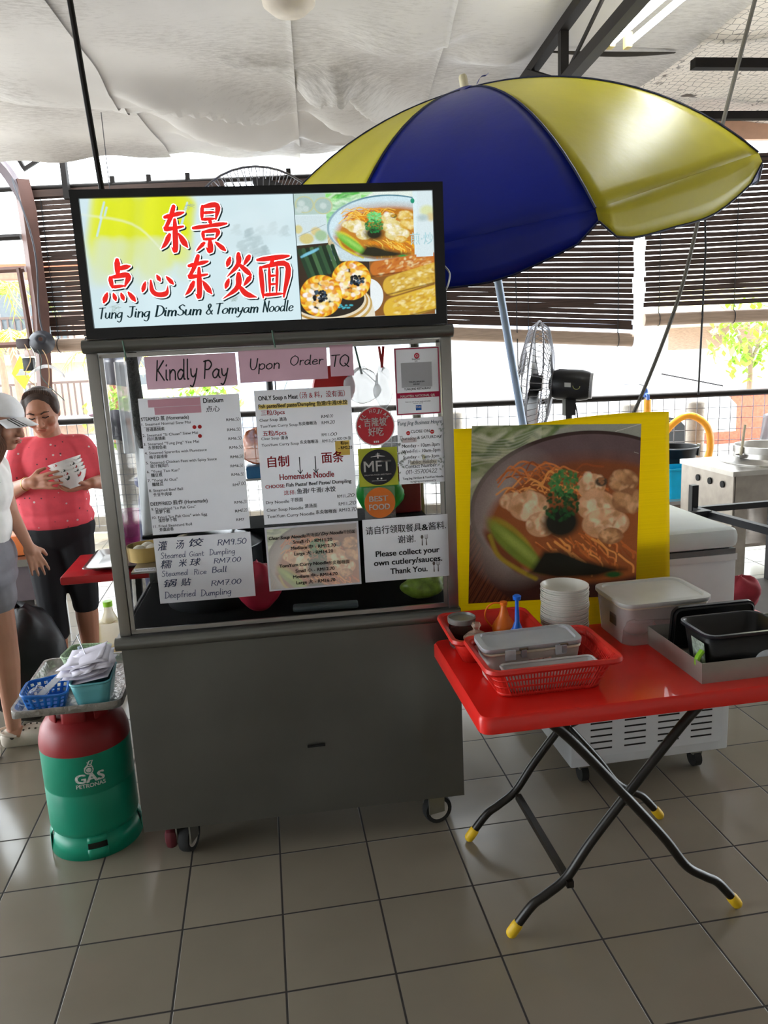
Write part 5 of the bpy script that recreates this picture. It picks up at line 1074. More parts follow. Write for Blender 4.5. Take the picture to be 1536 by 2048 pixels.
flat('best', 'orange_disc', disc((.05, .051), .0495), '#d87a34', -.0022, pm('sticker_orange', '#e0782c', .5))
# ------------------------------------------------------------------ things inside the cart
def inc(x, y, z): return cart(x, y, z)
bam = pm('bamboo_pale', '#b89a58', .6, var=.2, scale=10)
t = thing('bamboo_steamer', 'small bamboo steamer with pale buns standing behind the cart glass', 'steamer', inc(.065, .25, 1.012), CA)
MB().lathe([(.062, 0), (.066, .05), (.062, .05), (.058, .012)], 28, cap=False).lathe([(.001, .006), (.06, .008)], 28, cap=False).build('basket', bam, t)
def steamed(x, y, z, lab): tag(MB().ball((0, 0, .02), (.025, .025, .022), 14, 8).build('steamed_bun', pm('bun_dough', '#d8d0bc', .6), smooth=True), lab, 'bun', loc=inc(x, y, z), group='buns in the bamboo steamer')
for (dx, dy) in ((-.02, -.02), (.022, -.018), (.0, .022)): steamed(.065+dx, .25+dy, 1.024, 'pale steamed bun in the small bamboo steamer')
tag(MB().box(-.16, .04, -.12, .3, 0, .006).build('display_ledge', ssb), 'narrow steel ledge carrying the bamboo steamer inside the cart', 'shelf', loc=inc(.2, .2, 1.005), rotz=CA)
blk = pm('black_cloth', '#101114', .8, var=.3)
def crumple(rx, ry, rz, seed, n=28, amp=.25):
    r = random.Random(seed); ph = [(r.uniform(2, 6), r.uniform(0, 6), r.uniform(2, 5), r.uniform(0, 6)) for _ in range(4)]
    def fn(u, v):
        a = 2*PI*u; b = PI*v; k = 1+amp*sum(math.sin(p[0]//1*a+p[1])*math.sin(p[2]*b+p[3]) for p in ph)/3
        return (rx*k*math.sin(b)*math.cos(a), ry*k*math.sin(b)*math.sin(a), rz*(1-math.cos(b))*(.5+.5*k)*.5*2*.5)
    m = MB(); m.grid(n, n//2+2, fn, closed_u=True); return m
tag(crumple(.1, .09, .24, 3).build('black_bag', blk), 'black cloth bundle behind the glass at lower left of the cart', 'bag', loc=inc(.20, .45, 1.066), rotz=CA)
t = thing('steaming_pot', 'large dark steaming pot on the cart worktop behind the menus', 'pot', inc(.28, .32, .829), CA)
MB().lathe([(.17, 0), (.175, .02), (.175, .20), (.18, .205), (.172, .205), (.165, .01)], 36).build('pot_body', pm('dark_pot', '#26282a', .35, metal=.6), t)
MB().lathe([(.172, .205), (.12, .235), (.02, .245)], 36).build('pot_lid', pm('dark_pot', '#26282a', .35, metal=.6), t)
tag(crumple(.07, .05, .17, 8).build('red_bag', pm('crimson_plastic', '#9a1e34', .4, var=.15)), 'crumpled crimson plastic bag behind the glass beside the size price sheet', 'bag', loc=inc(.44, .13, .829), rotz=CA)
tag(MB().lathe([(.07, -.012), (.075, 0), (.07, .012), (.02, .02)], 28, ax=(0, -1, 0)).build('pan_cover', pm('red_plastic', '#c01c1c', .35)), 'round red pan cover showing above the noodle price list', 'pan cover', loc=inc(.745, .3, 1.56))
tag(MB().box(-.045, .045, -.05, .05, 0, .045, bev=.006).build('blue_tub', pm('blue_tub', '#2c6c98', .4, var=.2)), 'blue printed tub glimpsed between the two tall price lists', 'tub', loc=inc(.46, .46, 1.24), rotz=CA)
tag(crumple(.06, .05, .13, 11).build('orange_bag', clearmat('orange_film', '#e08a5c', .75)), 'orange tinted plastic bag glimpsed between the two tall price lists', 'bag', loc=inc(.46, .46, 1.285), rotz=CA)
t = thing('storage_rack', 'steel rack shelf inside the cart holding the blue tub', 'rack', inc(.35, .42, 1.066), CA)
MB().box(0, .3, 0, .14, .165, .174).build('rack_shelf', ssb, t)
for x in (0, .288):
    for y in (0, .128): MB().box(x, x+.012, y, y+.012, 0, .165).build('rack_leg', ssb, t)
tag(crumple(.085, .05, .2, 5).build('green_bag', pm('green_plastic', '#167a2c', .35, var=.2)), 'bright green plastic bag behind the BEST FOOD sticker', 'bag', loc=inc(.90, .42, 1.066), rotz=CA)
tag(MB().box(-.06, .06, -.03, .03, 0, .18, bev=.008).build('maroon_box', pm('maroon_card', '#6a1a20', .6)), 'maroon box behind the glass below the business hours sheet', 'box', loc=inc(1.0, .46, 1.066), rotz=CA)
tag(crumple(.075, .05, .085, 6).build('vegetable_pack', pm('lettuce_pack', '#6f8a34', .35, var=.4, scale=40)), 'wrapped green vegetables lying below the cutlery notice', 'vegetables', loc=inc(1.0, .12, .829), rotz=CA)
tag(MB().box(-.11, .11, -.02, .02, 0, .02, bev=.006).build('grey_bar', pm('slate_plastic', '#4a5558', .5)), 'flat grey bar lying on the worktop below the size price sheet', 'bar', loc=inc(.66, .09, .829), rotz=CA-.06)
tag(MB().tube([(0, 0, .05), (0, 0, -.02), (.005, 0, -.2), (.01, .01, -.27)], [.02, .022, .025, .018], 10).build('duster', pm('grey_fluff', '#5a5a58', .95, bump=.8, bscale=200)), 'grey fluffy duster hanging at the left inside the cart', 'duster', loc=inc(.075, .3, 1.66))
tag(MB().tube([(0, 0, 0), (.0, 0, -.3)], .02, 8).build('clear_tube', clearmat('clear_sleeve', '#c8ccd0', .45)), 'clear plastic sleeve hanging beside the grey duster', 'sleeve', loc=inc(.045, .26, 1.68))
tag(MB().grid(14, 14, lambda u, v: (.13*u, .015*math.sin(9*u+4*v), -.42*v)).build('plastic_sheet', clearmat('cloudy_film', '#d8dcde', .5), solid=.001), 'cloudy plastic sheet hanging inside the cart left of the DimSum list', 'sheet', loc=inc(.045, .33, 1.50), rotz=CA)
t = thing('clear_bag', 'clear plastic bag hanging on a cord above the round red sticker', 'bag', inc(.84, .25, 1.5), CA)
crumple(.06, .03, .12, 12).build('pouch', clearmat('cloudy_film', '#d8dcde', .5), t); MB().tube([(0, 0, .1), (-.02, 0, .2)], .004, 6).build('hanging_cord', pm('green_string', '#4a6a5a', .6), t)
t = thing('red_peg', 'red clothes peg clipping a bag at the top of the cart glass', 'peg', inc(.905, .2, 1.62), CA)
MB().bar((0, 0, 0), (-.008, 0, .07), .008).bar((0, .01, 0), (.008, .01, .07), .008).build('peg_jaw', pm('red_plastic', '#c01c1c', .35), t)
crumple(.03, .02, .14, 14).build('clipped_bag', clearmat('cloudy_film', '#d8dcde', .5), t).location = (0, 0, -.14)
# ================================================================== FRONT TABLE AND ITS LOAD
redp = pm('red_table_plastic', '#d8221a', .28, var=.08, scale=3, coat=.2)
blkt = pm('black_tube_paint', '#17130f', .35, metal=.1, var=.2)
TZ = .735
t = thing('folding_table', 'red plastic folding table with crossed black tube legs and yellow feet, beside the cart', 'table', (1.9, -.335, 0))
tp = MB(); n_ = len(rrect(.9, .58, .03)); L0 = rrect(1.15, .58, .03, cx=.125); L1 = rrect(1.138, .568, .028, cx=.125)
tp.v = [(x, y, TZ-.045) for x, y in L0]+[(x, y, TZ-.008) for x, y in L0]+[(x, y, TZ) for x, y in L1]
tp.f = [tuple(range(n_))[::-1], tuple(range(2*n_, 3*n_))]+[(k*n_+i, k*n_+(i+1) % n_, (k+1)*n_+(i+1) % n_, (k+1)*n_+i) for k in (0, 1) for i in range(n_)]
tp.build('tabletop', redp, t)
def legpair(sg, y0, xo):
    """S-bent tube from one end of the top to the foot at the other end"""
    A = [(.26, .69), (.17, .60), (.02, .42), (-.1, .27), (-.17, .17), (-.23, .125), (-.27, .10), (-.305, .06), (-.335, .02)]
    return catmull([(sg*x+xo, y0, z) for x, z in A], 6)
for y0 in (-.225, .235):
    for sg in (1, -1):
        pts = legpair(sg, y0+(.022 if sg > 0 else -.005), -.012 if sg > 0 else .0)
        lg = MB().tube(pts, .0135, 12).build('leg', blkt, t)
        e = pts[-1]; d = (pts[-1]-pts[-2]).normalized(); f = MB(); f.cone(e-d*.022, e+d*.004, .0165, .0165); f.build('foot_cap', pm('yellow_foot', '#d8b01c', .5, var=.15), lg)
MB().bar((-.18, -.225, .16), (-.18, .235, .16), .02).build('crossbar', blkt, t)
MB().bar((.26, -.22, .685), (.26, .23, .685), .02).bar((-.26, -.22, .685), (-.26, .23, .685), .02).build('top_bar', blkt, t)
MB().bar((.1, -.1, .69), (.0, .2, .42), .014).build('folding_stay', blkt, t)
MB().tube([(-.0, -.24, .40), (-.0, .26, .40)], .006, 6).build('pivot_rod', blkt, t)
# baskets
rb = pm('red_basket_plastic', '#cf2a22', .35, var=.06); 
def basket(name, label, loc, rotz, w, d, h, mat, slots=True, taper=.035):
    t = thing(name, label, 'basket', loc, rotz)
    def loop(k, z, r=.03, th=0): return [(x, y, z) for x, y in rrect(w-2*taper*(1-k)-2*th, d-2*taper*(1-k)-2*th, r)]
    n = len(loop(0, 0)); m = MB()
    # floor
    m.v = loop(0, 0)+loop(0, .004); m.f = [tuple(range(n))[::-1], tuple(range(n, 2*n))]+[(i, (i+1) % n, n+(i+1) % n, n+i) for i in range(n)]
    m.build('base', mat, t, smooth=False)
    wl = MB()
    bands = [(0, .12), (.32, .37), (.56, .61), (.81, 1.0)] if slots else [(0, 1.0)]
    for a, b in bands:
        o = len(wl.v); k0, k1 = a, b
        wl.v += loop(k0, h*k0)+loop(k1, h*k1); wl.f += [(o+i, o+(i+1) % n, o+n+(i+1) % n, o+n+i) for i in range(n)]
    wl.build('wall_bands', mat, t, solid=.003)
    if slots:
        rbm = MB()
        def edge(p0, p1, q0, q1, cnt):
            for i in range(cnt+1):
                u = i/cnt; a = Vector(p0).lerp(Vector(p1), u); b = Vector(q0).lerp(Vector(q1), u); rbm.bar(a, b, .0036, .003)
        for (sx) in (-1, 1):
            edge((sx*(w/2-taper), -(d/2-taper-.03), 0), (sx*(w/2-taper), d/2-taper-.03, 0), (sx*w/2, -(d/2-.03), h), (sx*w/2, d/2-.03, h), int(d/.0115))
            edge((-(w/2-taper-.03), sx*(d/2-taper), 0), (w/2-taper-.03, sx*(d/2-taper), 0), (-(w/2-.03), sx*d/2, h), (w/2-.03, sx*d/2, h), int(w/.0115))
        for (sx, sy) in ((1,1), (1,-1), (-1,1), (-1,-1)):
            q = MB(); o = len(rbm.v); K = 5; bs = rrect(w-2*taper, d-2*taper, .03); tsx = rrect(w, d, .03); ci = {(1,1):0, (-1,1):5, (-1,-1):10, (1,-1):15}[(sx, sy)]
            rbm.v += [(x, y, 0) for x, y in bs[ci:ci+5]]+[(x, y, h) for x, y in tsx[ci:ci+5]]; rbm.f += [(o+i, o+i+1, o+5+i+1, o+5+i) for i in range(4)]
        rbm.build('slotted_walls', mat, t, smooth=False)
    rm = MB(); prof = [(0, 0), (.012, .002), (.014, -.006), (.011, -.012)]; o = 0
    lp = [[(x*(1+2*pw/w), y*(1+2*pw/d), h+pz) for x, y in rrect(w, d, .03)] for pw, pz in prof]
    for l in lp: rm.v += l
    for k in range(3): rm.f += [(k*n+i, k*n+(i+1) % n, (k+1)*n+(i+1) % n, (k+1)*n+i) for i in range(n)]
    rm.build('rim', mat, t, solid=.003)
    return t
basket('slotted_basket', 'red slotted plastic basket at the front of the red table, holding a lidded box', (1.683, -.425, TZ), 0, .36, .25, .095, rb)
basket('plastic_basket', 'red plastic basket behind the slotted one, holding jars and squeeze bottles', (1.612, -.175, TZ), -.03, .27, .24, .085, rb, slots=False, taper=.03)
clr = clearmat('milky_plastic', '#d8cfc8', .55, .25); clid = clearmat('milky_lid', '#c8ccd2', .5, .2)
def lidded(t, w, d, h, lidang=0., mat=clr, lm=clid, r=.02):
    m = MB(); n = len(rrect(1, 1, .1)); A = rrect(w-.02, d-.02, r); B = rrect(w, d, r)
    m.v = [(x, y, 0) for x, y in A]+[(x, y, h) for x, y in B]; m.f = [tuple(range(n))[::-1]]+[(i, (i+1) % n, n+(i+1) % n, n+i) for i in range(n)]
    m.build('tub', mat, t, solid=.002)
    rr = MB(); rr.tube([(x, y, h) for x, y in B], .004, 6, closed=True); rr.build('tub_rim', pm('cream_rim', '#c8bca8', .4), t)
    l = MB(); C_ = rrect(w+.014, d+.014, r+.005); l.v = [(x, y, 0) for x, y in C_]+[(x, y, .012) for x, y in C_]+[(x*.9, y*.86, .014) for x, y in C_]+[(x*.88, y*.82, .008) for x, y in C_]
    l.f = [(k*n+i, k*n+(i+1) % n, (k+1)*n+(i+1) % n, (k+1)*n+i) for k in range(3) for i in range(n)]+[tuple(range(3*n, 4*n))]
    o = l.build('lid', lm, t, solid=.0015); o.location = (0, 0, h+.004); o.rotation_euler = (lidang, 0, 0); return o
t = thing('cutlery_box', 'long clear lidded box with metal clips inside the red slotted basket', 'box', (1.665, -.375, TZ+.006), .03)
lo = lidded(t, .285, .10, .082); lo.location = (0, .006, .092); lo.rotation_euler = (.08, 0, 0)
MB().box(-.125, .125, -.04, .04, .006, .065, bev=.01).build('contents', pm('tan_cutlery_bundle', '#a8826a', .6, var=.3, scale=30), t)
for x in (-.035, .085):
    c_ = MB().box(x-.008, x+.008, -.064, -.05, .07, .094, bev=.003).build('metal_clip', pm('steel_pipe', '#8a8a90', .3, metal=.8), t)
    MB().tube([(x-.012, -.058, .094), (x+.012, -.058, .094)], .004, 8).build('clip_spring', pm('dark_brass', '#5a4a3a', .4, metal=.7), c_)
for x in (-.075, .075): MB().box(x-.016, x+.016, -.062, -.056, .066, .096, bev=.002).build('lid_latch', clid, t)
MB().box(-.02, .05, -.0505, -.049, .035, .058).build('sticker_label', pm('sticker_print', '#c89a94', .5, var=.8, scale=90), t)
t = thing('clear_container', 'low milky plastic container lying in front of the lidded box in the slotted basket', 'container', (1.69, -.474, TZ+.006), 0)
m = MB(); n = len(rrect(1, 1, .1)); m.v = [(x, y, 0) for x, y in rrect(.25, .045, .012)]+[(x, y, .06) for x, y in rrect(.27, .055, .015)]; m.f = [tuple(range(n))[::-1]]+[(i, (i+1) % n, n+(i+1) % n, n+i) for i in range(n)]; m.build('tub', clearmat('milky_tub', '#e4e4e4', .75, .25), t, solid=.002)
MB().tube([(x, y, .06) for x, y in rrect(.27, .055, .015)], .0035, 6, closed=True).build('tub_rim', clearmat('milky_tub', '#e4e4e4', .75, .25), t)
def jar(loc, r, h, label, knob):
    t = thing('sauce_jar', label, 'jar', loc)
    MB().lathe([(r*.9, 0), (r, .008), (r, h), (r*.97, h)], 30, cap=False).build('jar_glass', clearmat('jar_glass', '#c8a088' if knob else '#584a48', .3 if knob else .6, .08), t)
    MB().lathe([(.001, .004), (r*.9, .006), (r*.93, h*.6), (.001, h*.62)], 30).build('sauce', pm('chilli_sauce' if knob else 'dark_sauce', '#8a2a14' if knob else '#241410', .35, var=.3), t)
    if knob: MB().lathe([(r*1.08, h), (r*1.1, h+.004), (r*.7, h+.018), (.012, h+.024), (.009, h+.032), (.015, h+.042), (.012, h+.05), (.001, h+.051)], 30).build('glass_lid', clearmat('lid_glass', '#d0b4a0', .35, .05), t)
    else: MB().lathe([(r*1.05, h-.004), (r*1.07, h+.012), (r*1.0, h+.014), (r*.97, h+.006), (.001, h+.007)], 30).build('steel_lid', pm('grey_lid', '#8f908c', .35, metal=.4), t)
jar((1.532, -.125, TZ+.004), .042, .085, 'dark sauce jar with a flat grey lid in the rear red basket', False)
jar((1.55, -.232, TZ+.004), .037, .062, 'glass jar with a knobbed glass lid in the rear red basket', True)
def bottle(loc, col, label, tall):
    t = thing('squeeze_bottle', label, 'bottle', loc); r = .034 if tall else .036; h = .045 if tall else .055
    MB().lathe([(r*.9, 0), (r, .006), (r, h-.01), (r*.96, h)], 28).build('bottle_body', clearmat('bottle_'+col[1:], col, .6, .2) if not tall else pm('bottle_'+col[1:], col, .3), t)
    if tall: MB().lathe([(r*1.04, h-.012), (r*1.06, h), (r*.9, h+.014), (r*.45, h+.036), (.008, h+.055), (.006, h+.10), (.0055, h+.125), (.012, h+.127), (.013, h+.138), (.008, h+.142), (.001, h+.142)], 28).build('nozzle_cap', pm('cap_'+col[1:], col, .3), t)
    else:
        MB().lathe([(r*1.04, h-.012), (r*1.06, h), (r*.9, h+.012), (r*.5, h+.034), (.011, h+.056), (.009, h+.07), (.012, h+.072), (.012, h+.082), (.001, h+.083)], 28).build('nozzle_cap', pm('cap_'+col[1:], col, .35), t)
        MB().tube(catmull([(-.008, 0, h+.078), (-.035, .0, h+.08), (-.055, .005, h+.062), (-.058, .01, h+.03), (-.04, .01, h+.002), (-.03, .008, h+.0)], 6), .0028, 6).build('tether', pm('cap_'+col[1:], col, .35), t)
bottle((1.668, -.135, TZ+.004), '#e8741c', 'orange squeeze bottle with a tethered cap in the rear red basket', False)
bottle((1.682, -.226, TZ+.004), '#1a62c8', 'blue squeeze bottle with a tall thin nozzle in the rear red basket', True)
# stack of bowls
def bowl_mb(r=.076, h=.045):
    m = MB(); m.lathe([(r*.5, 0), (r*.55, .002), (r*.84, h*.42), (r*.94, h*.86), (r*.99, h*.93), (r, h), (r*.965, h), (r*.91, h*.8), (r*.8, h*.42), (r*.5, .006), (.001, .006)], 36); return m
wc_ = pm('white_melamine', '#d9d7cf', .3, var=.02)
b0 = bowl_mb().build('white_bowl', wc_, angle=60); NB = 21
tag(b0, 'bottom white bowl of the tall stack on the red table', 'bowl', group='white bowls stacked on the red table', loc=(1.862, -.16, TZ))
for i in range(1, NB):
    b = b0.copy(); COL.objects.link(b); b.location = (1.862+random.uniform(-.0012, .0012), -.16+random.uniform(-.0012, .0012), TZ+.0071*i)
    b['label'] = 'white bowl within the tall neat stack on the red table' if i < NB-1 else 'topmost white bowl of the tall stack on the red table'
# big clear storage box with bowls in it
t = thing('storage_box', 'clear lidded storage box holding bowls, behind the stainless tray', 'box', (2.155, -.165, TZ), -.0)
lidded(t, .29, .225, .125, mat=clearmat('box_clear', '#d8ccc8', .2, .25), lm=clearmat('box_lid', '#d2d4d0', .72, .3), r=.035)
MB().box(-.142, -.14, -.045, .0, .05, .085).build('box_print', pm('print_dark', '#4a3a34', .6), t)
for k, (dx, n) in enumerate(((-.055, 6), (.065, 6))):
    for i in range(n):
        b = bowl_mb(.058, .05).build('rice_bowl', pm('pale_pink_melamine', '#d8b4b4', .35) if i < 4 else wc_, angle=60) if (k == 0 and i in (0, 4)) else (b if False else None)
        if b is None:
            src = PK if i < 4 else WK; b = src.copy(); COL.objects.link(b)
        else:
            if i == 0: PK = b
            else: WK = b
        tag(b, ('pale pink bowl' if i < 4 else 'white bowl')+(' in the left stack' if k == 0 else ' in the right stack')+' inside the clear storage box', 'bowl', group='bowls inside the clear storage box', loc=(2.155+dx, -.17, TZ+.006+i*.011))
# stainless tray with black tubs
t = thing('steel_tray', 'rectangular stainless steel tray with black tubs at the right end of the red table', 'tray', (2.33, -.42, TZ))
w, d, h = .47, .30, .062; n = 4
m = MB(); m.v = [(-w/2, -d/2, 0), (w/2, -d/2, 0), (w/2, d/2, 0), (-w/2, d/2, 0), (-w/2-.004, -d/2-.004, h), (w/2+.004, -d/2-.004, h), (w/2+.004, d/2+.004, h), (-w/2-.004, d/2+.004, h)]; m.f = [(0,3,2,1), (0,1,5,4), (1,2,6,5), (2,3,7,6), (3,0,4,7)]
m.build('pan', pm('brushed_tray', '#a8a8a0', .4, metal=.5, var=.08), t, smooth=False, solid=.002)
bp_ = pm('black_tub_plastic', '#0e0f13', .35, var=.2); lime = pm('lime_handle', '#8cc82c', .4)
def tub(label, loc, w, d, h, rot=None, handles=True):
    t = thing('black_tub', label, 'tub', loc, rot=rot); m = MB(); n = len(rrect(1, 1, .1)); A = rrect(w-.03, d-.03, .03); B = rrect(w, d, .03)
    m.v = [(x, y, 0) for x, y in A]+[(x, y, h) for x, y in B]; m.f = [tuple(range(n))[::-1]]+[(i, (i+1) % n, n+(i+1) % n, n+i) for i in range(n)]; m.build('tub_body', bp_, t, solid=.003)
    r = MB(); B2 = rrect(w+.018, d+.018, .035); r.v = [(x, y, h) for x, y in B]+[(x, y, h+.001) for x, y in B2]+[(x, y, h-.008) for x, y in B2]; r.f = [(k*n+i, k*n+(i+1) % n, (k+1)*n+(i+1) % n, (k+1)*n+i) for k in (0, 1) for i in range(n)]; r.build('tub_rim', pm('black_rim', '#24262c', .28), t, solid=.002)
    if handles:
        for sx in (-1, 1): MB().tube(catmull([(sx*(w/2+.012), -d*.42, h*.62), (sx*(w/2+.03), -d*.46, h*.45), (sx*(w/2+.022), -d*.44, h*.2), (sx*(w/2-.006), -d*.42, h*.06)], 5), .008, 8).build('side_handle', lime, t)
        MB().add([(-w/2-.0005, -d/2+.01, h*.2), (-w/2+.002-.0, .0, h*.2), (-w/2-.009, .0, h*.8), (-w/2-.009, -d/2+.01, h*.8)], [(0,1,2,3)]).build('sticker_label', pm('tub_sticker', '#9aa89a', .5, var=.7, scale=60), t, smooth=False, solid=.001)
    return t
tub('black plastic tub with lime green handles standing in the stainless tray', (2.245, -.47, TZ+.006), .235, .15, .12)
t = thing('tub_cover', 'black rectangular tub cover standing on edge behind the black tub', 'cover', (2.265, -.325, TZ+.004), rot=(.12, 0, 0))
m = MB(); m.prism(rrect(.27, .14, .025, cy=.07), -.006, .006, Matrix.Rotation(PI/2, 4, 'X')); m.build('lid_plate', bp_, t)
MB().tube([(x, -.008, z) for x, z in rrect(.255, .125, .02, cy=.07)], .004, 6, closed=True).build('lid_seal', bp_, t)
tag(MB().ball((0, 0, .03), (.035, .03, .03)).build('white_ball', pm('egg_white', '#c9ccd0', .35)), 'smooth white rounded object in the tray at the right edge', 'bowl', loc=(2.31, -.53, TZ+.006))
# ------------------------------------------------------------------ yellow board
t = thing('poster_board', 'yellow corrugated board with a large noodle bowl photo, leaning between cart and freezer', 'board', (1.56, .055, .55))
yb = translucent(pm('yellow_corrugated', '#ecd81a', .5, var=.05, scale=4, stretch=(.3, .3, 60)), .7)
bt = [(0, 0), (.045, -.008), (.75, 0), (.775, 0)]
top = [(.003, .865), (.05, .864), (.40, .869), (.70, .886), (.77, .872)]
m = MB()
def bd(u, v):
    x = .79*u+.006*(1-v)*(1-u)*0; zt = .863+.006*math.sin(6*u)*0+(.0 if u < .35 else .018*math.sin((u-.35)/.65*PI*.72)); yy = .022*max(0, (.07-u)/.07)**1.2+.006*math.sin(PI*u)
    return (x-.025*(1-u)*(v)*0-.03*u*(v)+.0, yy, zt*v)
m.grid(40, 30, bd); m.build('board', yb, t, solid=.003)
ph = MB(); ph.add([(.042, -.012, .262), (.650, -.012, .25), (.662, -.012, .842), (.069, -.012, .872)], [(0,1,2,3)])
# subdivide for a good mapping
def pq(u, v):
    a = Vector((.042, 0, .265)).lerp(Vector((.652, 0, .235)), u); b = Vector((.069, 0, .872)).lerp(Vector((.661, 0, .842)), u); p = a.lerp(b, v); return (p.x, .001-.0035*0+.006*math.sin(PI*p.x/.79)-.0045, p.z)
ph = MB(); ph.grid(25, 25, pq); o = ph.build('photo_print', imgmat('noodle_photo', P_ART*1.75, rough=.3), t, smooth=True)
lay = o.data.uv_layers.new(name='UVMap')
for lp in o.data.loops: i = lp.vertex_index; lay.data[lp.index].uv = ((i % 25)/24, (i//25)/24)
# ------------------------------------------------------------------ chest freezer
wf = pm('freezer_white', '#d4d8dc', .35, var=.03); 
t = thing('chest_freezer', 'white chest freezer with louvred vents standing behind the red table', 'freezer', (2.0, .12, 0))
MB().box(0, .64, .0, .95, .1, .885, bev=.008).build('cabinet', wf, t)
lid = MB().box(-.005, .645, -.012, .955, .905, .985, bev=.028).build('lid', pm('freezer_lid', '#ccd4d6', .4, var=.03), t)
MB().box(.005, .635, .0, .945, .885, .905).build('lid_gasket', pm('gasket_grey', '#6a6c6e', .7), t)
MB().box(.0, .64, -.004, .0, .862, .885).build('top_trim', wf, t)
MB().prism(rrect(.6, .52, .02, cx=.31, cy=.40), .001, .004, Matrix.Rotation(PI/2, 4, 'X')).build('vent_panel', wf, t)
for c in range(4):
    vt = MB()
    for r in range(14):
        x = .075+c*.135; z = .17+r*.026; vt.box(x, x+.085, -.006, -.0035, z, z+.0055)
    vt.build('vent_slots', pm('slot_black', '#101010', .7), t, smooth=False)
for (x, y) in ((.08, .08), (.55, .08), (.08, .87), (.55, .87)):
    c_ = MB().box(x-.02, x+.02, y-.02, y+.02, .055, .1).build('caster', pm('zinc', '#8f8f88', .4, metal=.8), t)
    MB().tube([(x-.014, y, .034), (x+.014, y, .034)], .034, 18).build('caster_wheel', rub, c_)
# ================================================================== LEFT SIDE: GAS, PEOPLE, BACK TABLE
t = thing('gas_cylinder', 'green gas cylinder with a dark red shoulder standing left of the cart', 'gas cylinder', (.248, .268, 0))
R0 = .152
gp = pm('gas_green', '#0e8a6c', .35, var=.12, scale=5); rp_ = pm('gas_red', '#8e1f22', .4, var=.15, scale=6)
prof = [(R0-.012, .075), (R0-.004, .085), (R0, .10), (R0, .232), (R0-.0025, .237), (R0-.0025, .243), (R0, .248), (R0, .385)]
MB().lathe(prof, 48, cap=False).build('body', gp, t)
ring = MB(); o = 0
for k in range(72):
    a0, a1 = 2*PI*k/72, 2*PI*(k+1)/72; sl = (k % 18) in (0, 1, 2, 3, 4)
    for za, zb in (((0, .04), (.062, .085)) if sl else ((0, .085),)):
        rr = lambda z: R0+.004-(.016*max(0, (z-.06)/.025)); ring.add([((rr(z))*math.cos(a), rr(z)*math.sin(a), z) for z in (za, zb) for a in (a0, a1)], [(0, 1, 3, 2)])
ring.build('foot_ring', gp, t, solid=.003, weld=True)
MB().lathe([(R0, .385), (R0, .40), (R0*.985, .42), (R0*.93, .45), (R0*.82, .475), (R0*.62, .497), (R0*.3, .508), (.001, .51)], 48, cap=False).build('shoulder', rp_, t)
for a0, a1, h in ((200, 232, .575), (246, 290, .57), (306, 340, .575), (20, 160, .575)):
    m = MB(); m.grid(10, 3, lambda u, v: (.105*math.cos(math.radians(a0+(a1-a0)*u)), .105*math.sin(math.radians(a0+(a1-a0)*u)), .455+(h-.455)*v)); m.build('guard_collar', rp_, t, solid=.005)
MB().lathe([(.107, .575), (.107, .583), (.099, .583), (.099, .575)], 40, cap=False).build('collar_rim', rp_, t)
MB().lathe([(.018, .5), (.018, .54), (.028, .545), (.028, .57), (.01, .572)], 16).build('valve', pm('brass', '#9a7a3a', .35, metal=.8), t)
def wrap(vs, z0, a0=-PI/2+.24): return [((R0+.0012)*math.cos(a0+u/R0), (R0+.0012)*math.sin(a0+u/R0), z0+v) for u, v in vs]
vs = []; fs = []
def addt(vf):
    o = len(vs); vs.extend(vf[0]); fs.extend([tuple(o+i for i in f) for f in vf[1]])
addt(fit(glyphs('GAS', .035), -.048, .290, .096, .032, .7)); addt(fit(glyphs('PETRONAS', .025), -.047, .271, .096, .0145, .7))
ribbon([(.0+.0135*math.cos(a), .334+.0135*math.sin(a)) for a in [2*PI*i/24+.9 for i in range(23)]], [.004]*23, vs, fs); o = len(vs); vs += disc((0, .334), .0085, 20); fs.append(tuple(range(o, o+20)))
ribbon([(-.013, .342), (-.003, .352), (.004, .366), (.015, .367), (.008, .352), (.012, .343)], [.004]*6, vs, fs); ribbon([(-.003, .362), (.006, .352)], [.003, .003], vs, fs)
m = MB(); m.add(wrap(vs, 0), fs); m.build('white_print', pm('stencil_white', '#d8dcd8', .6, var=.25, scale=120), t, smooth=False)
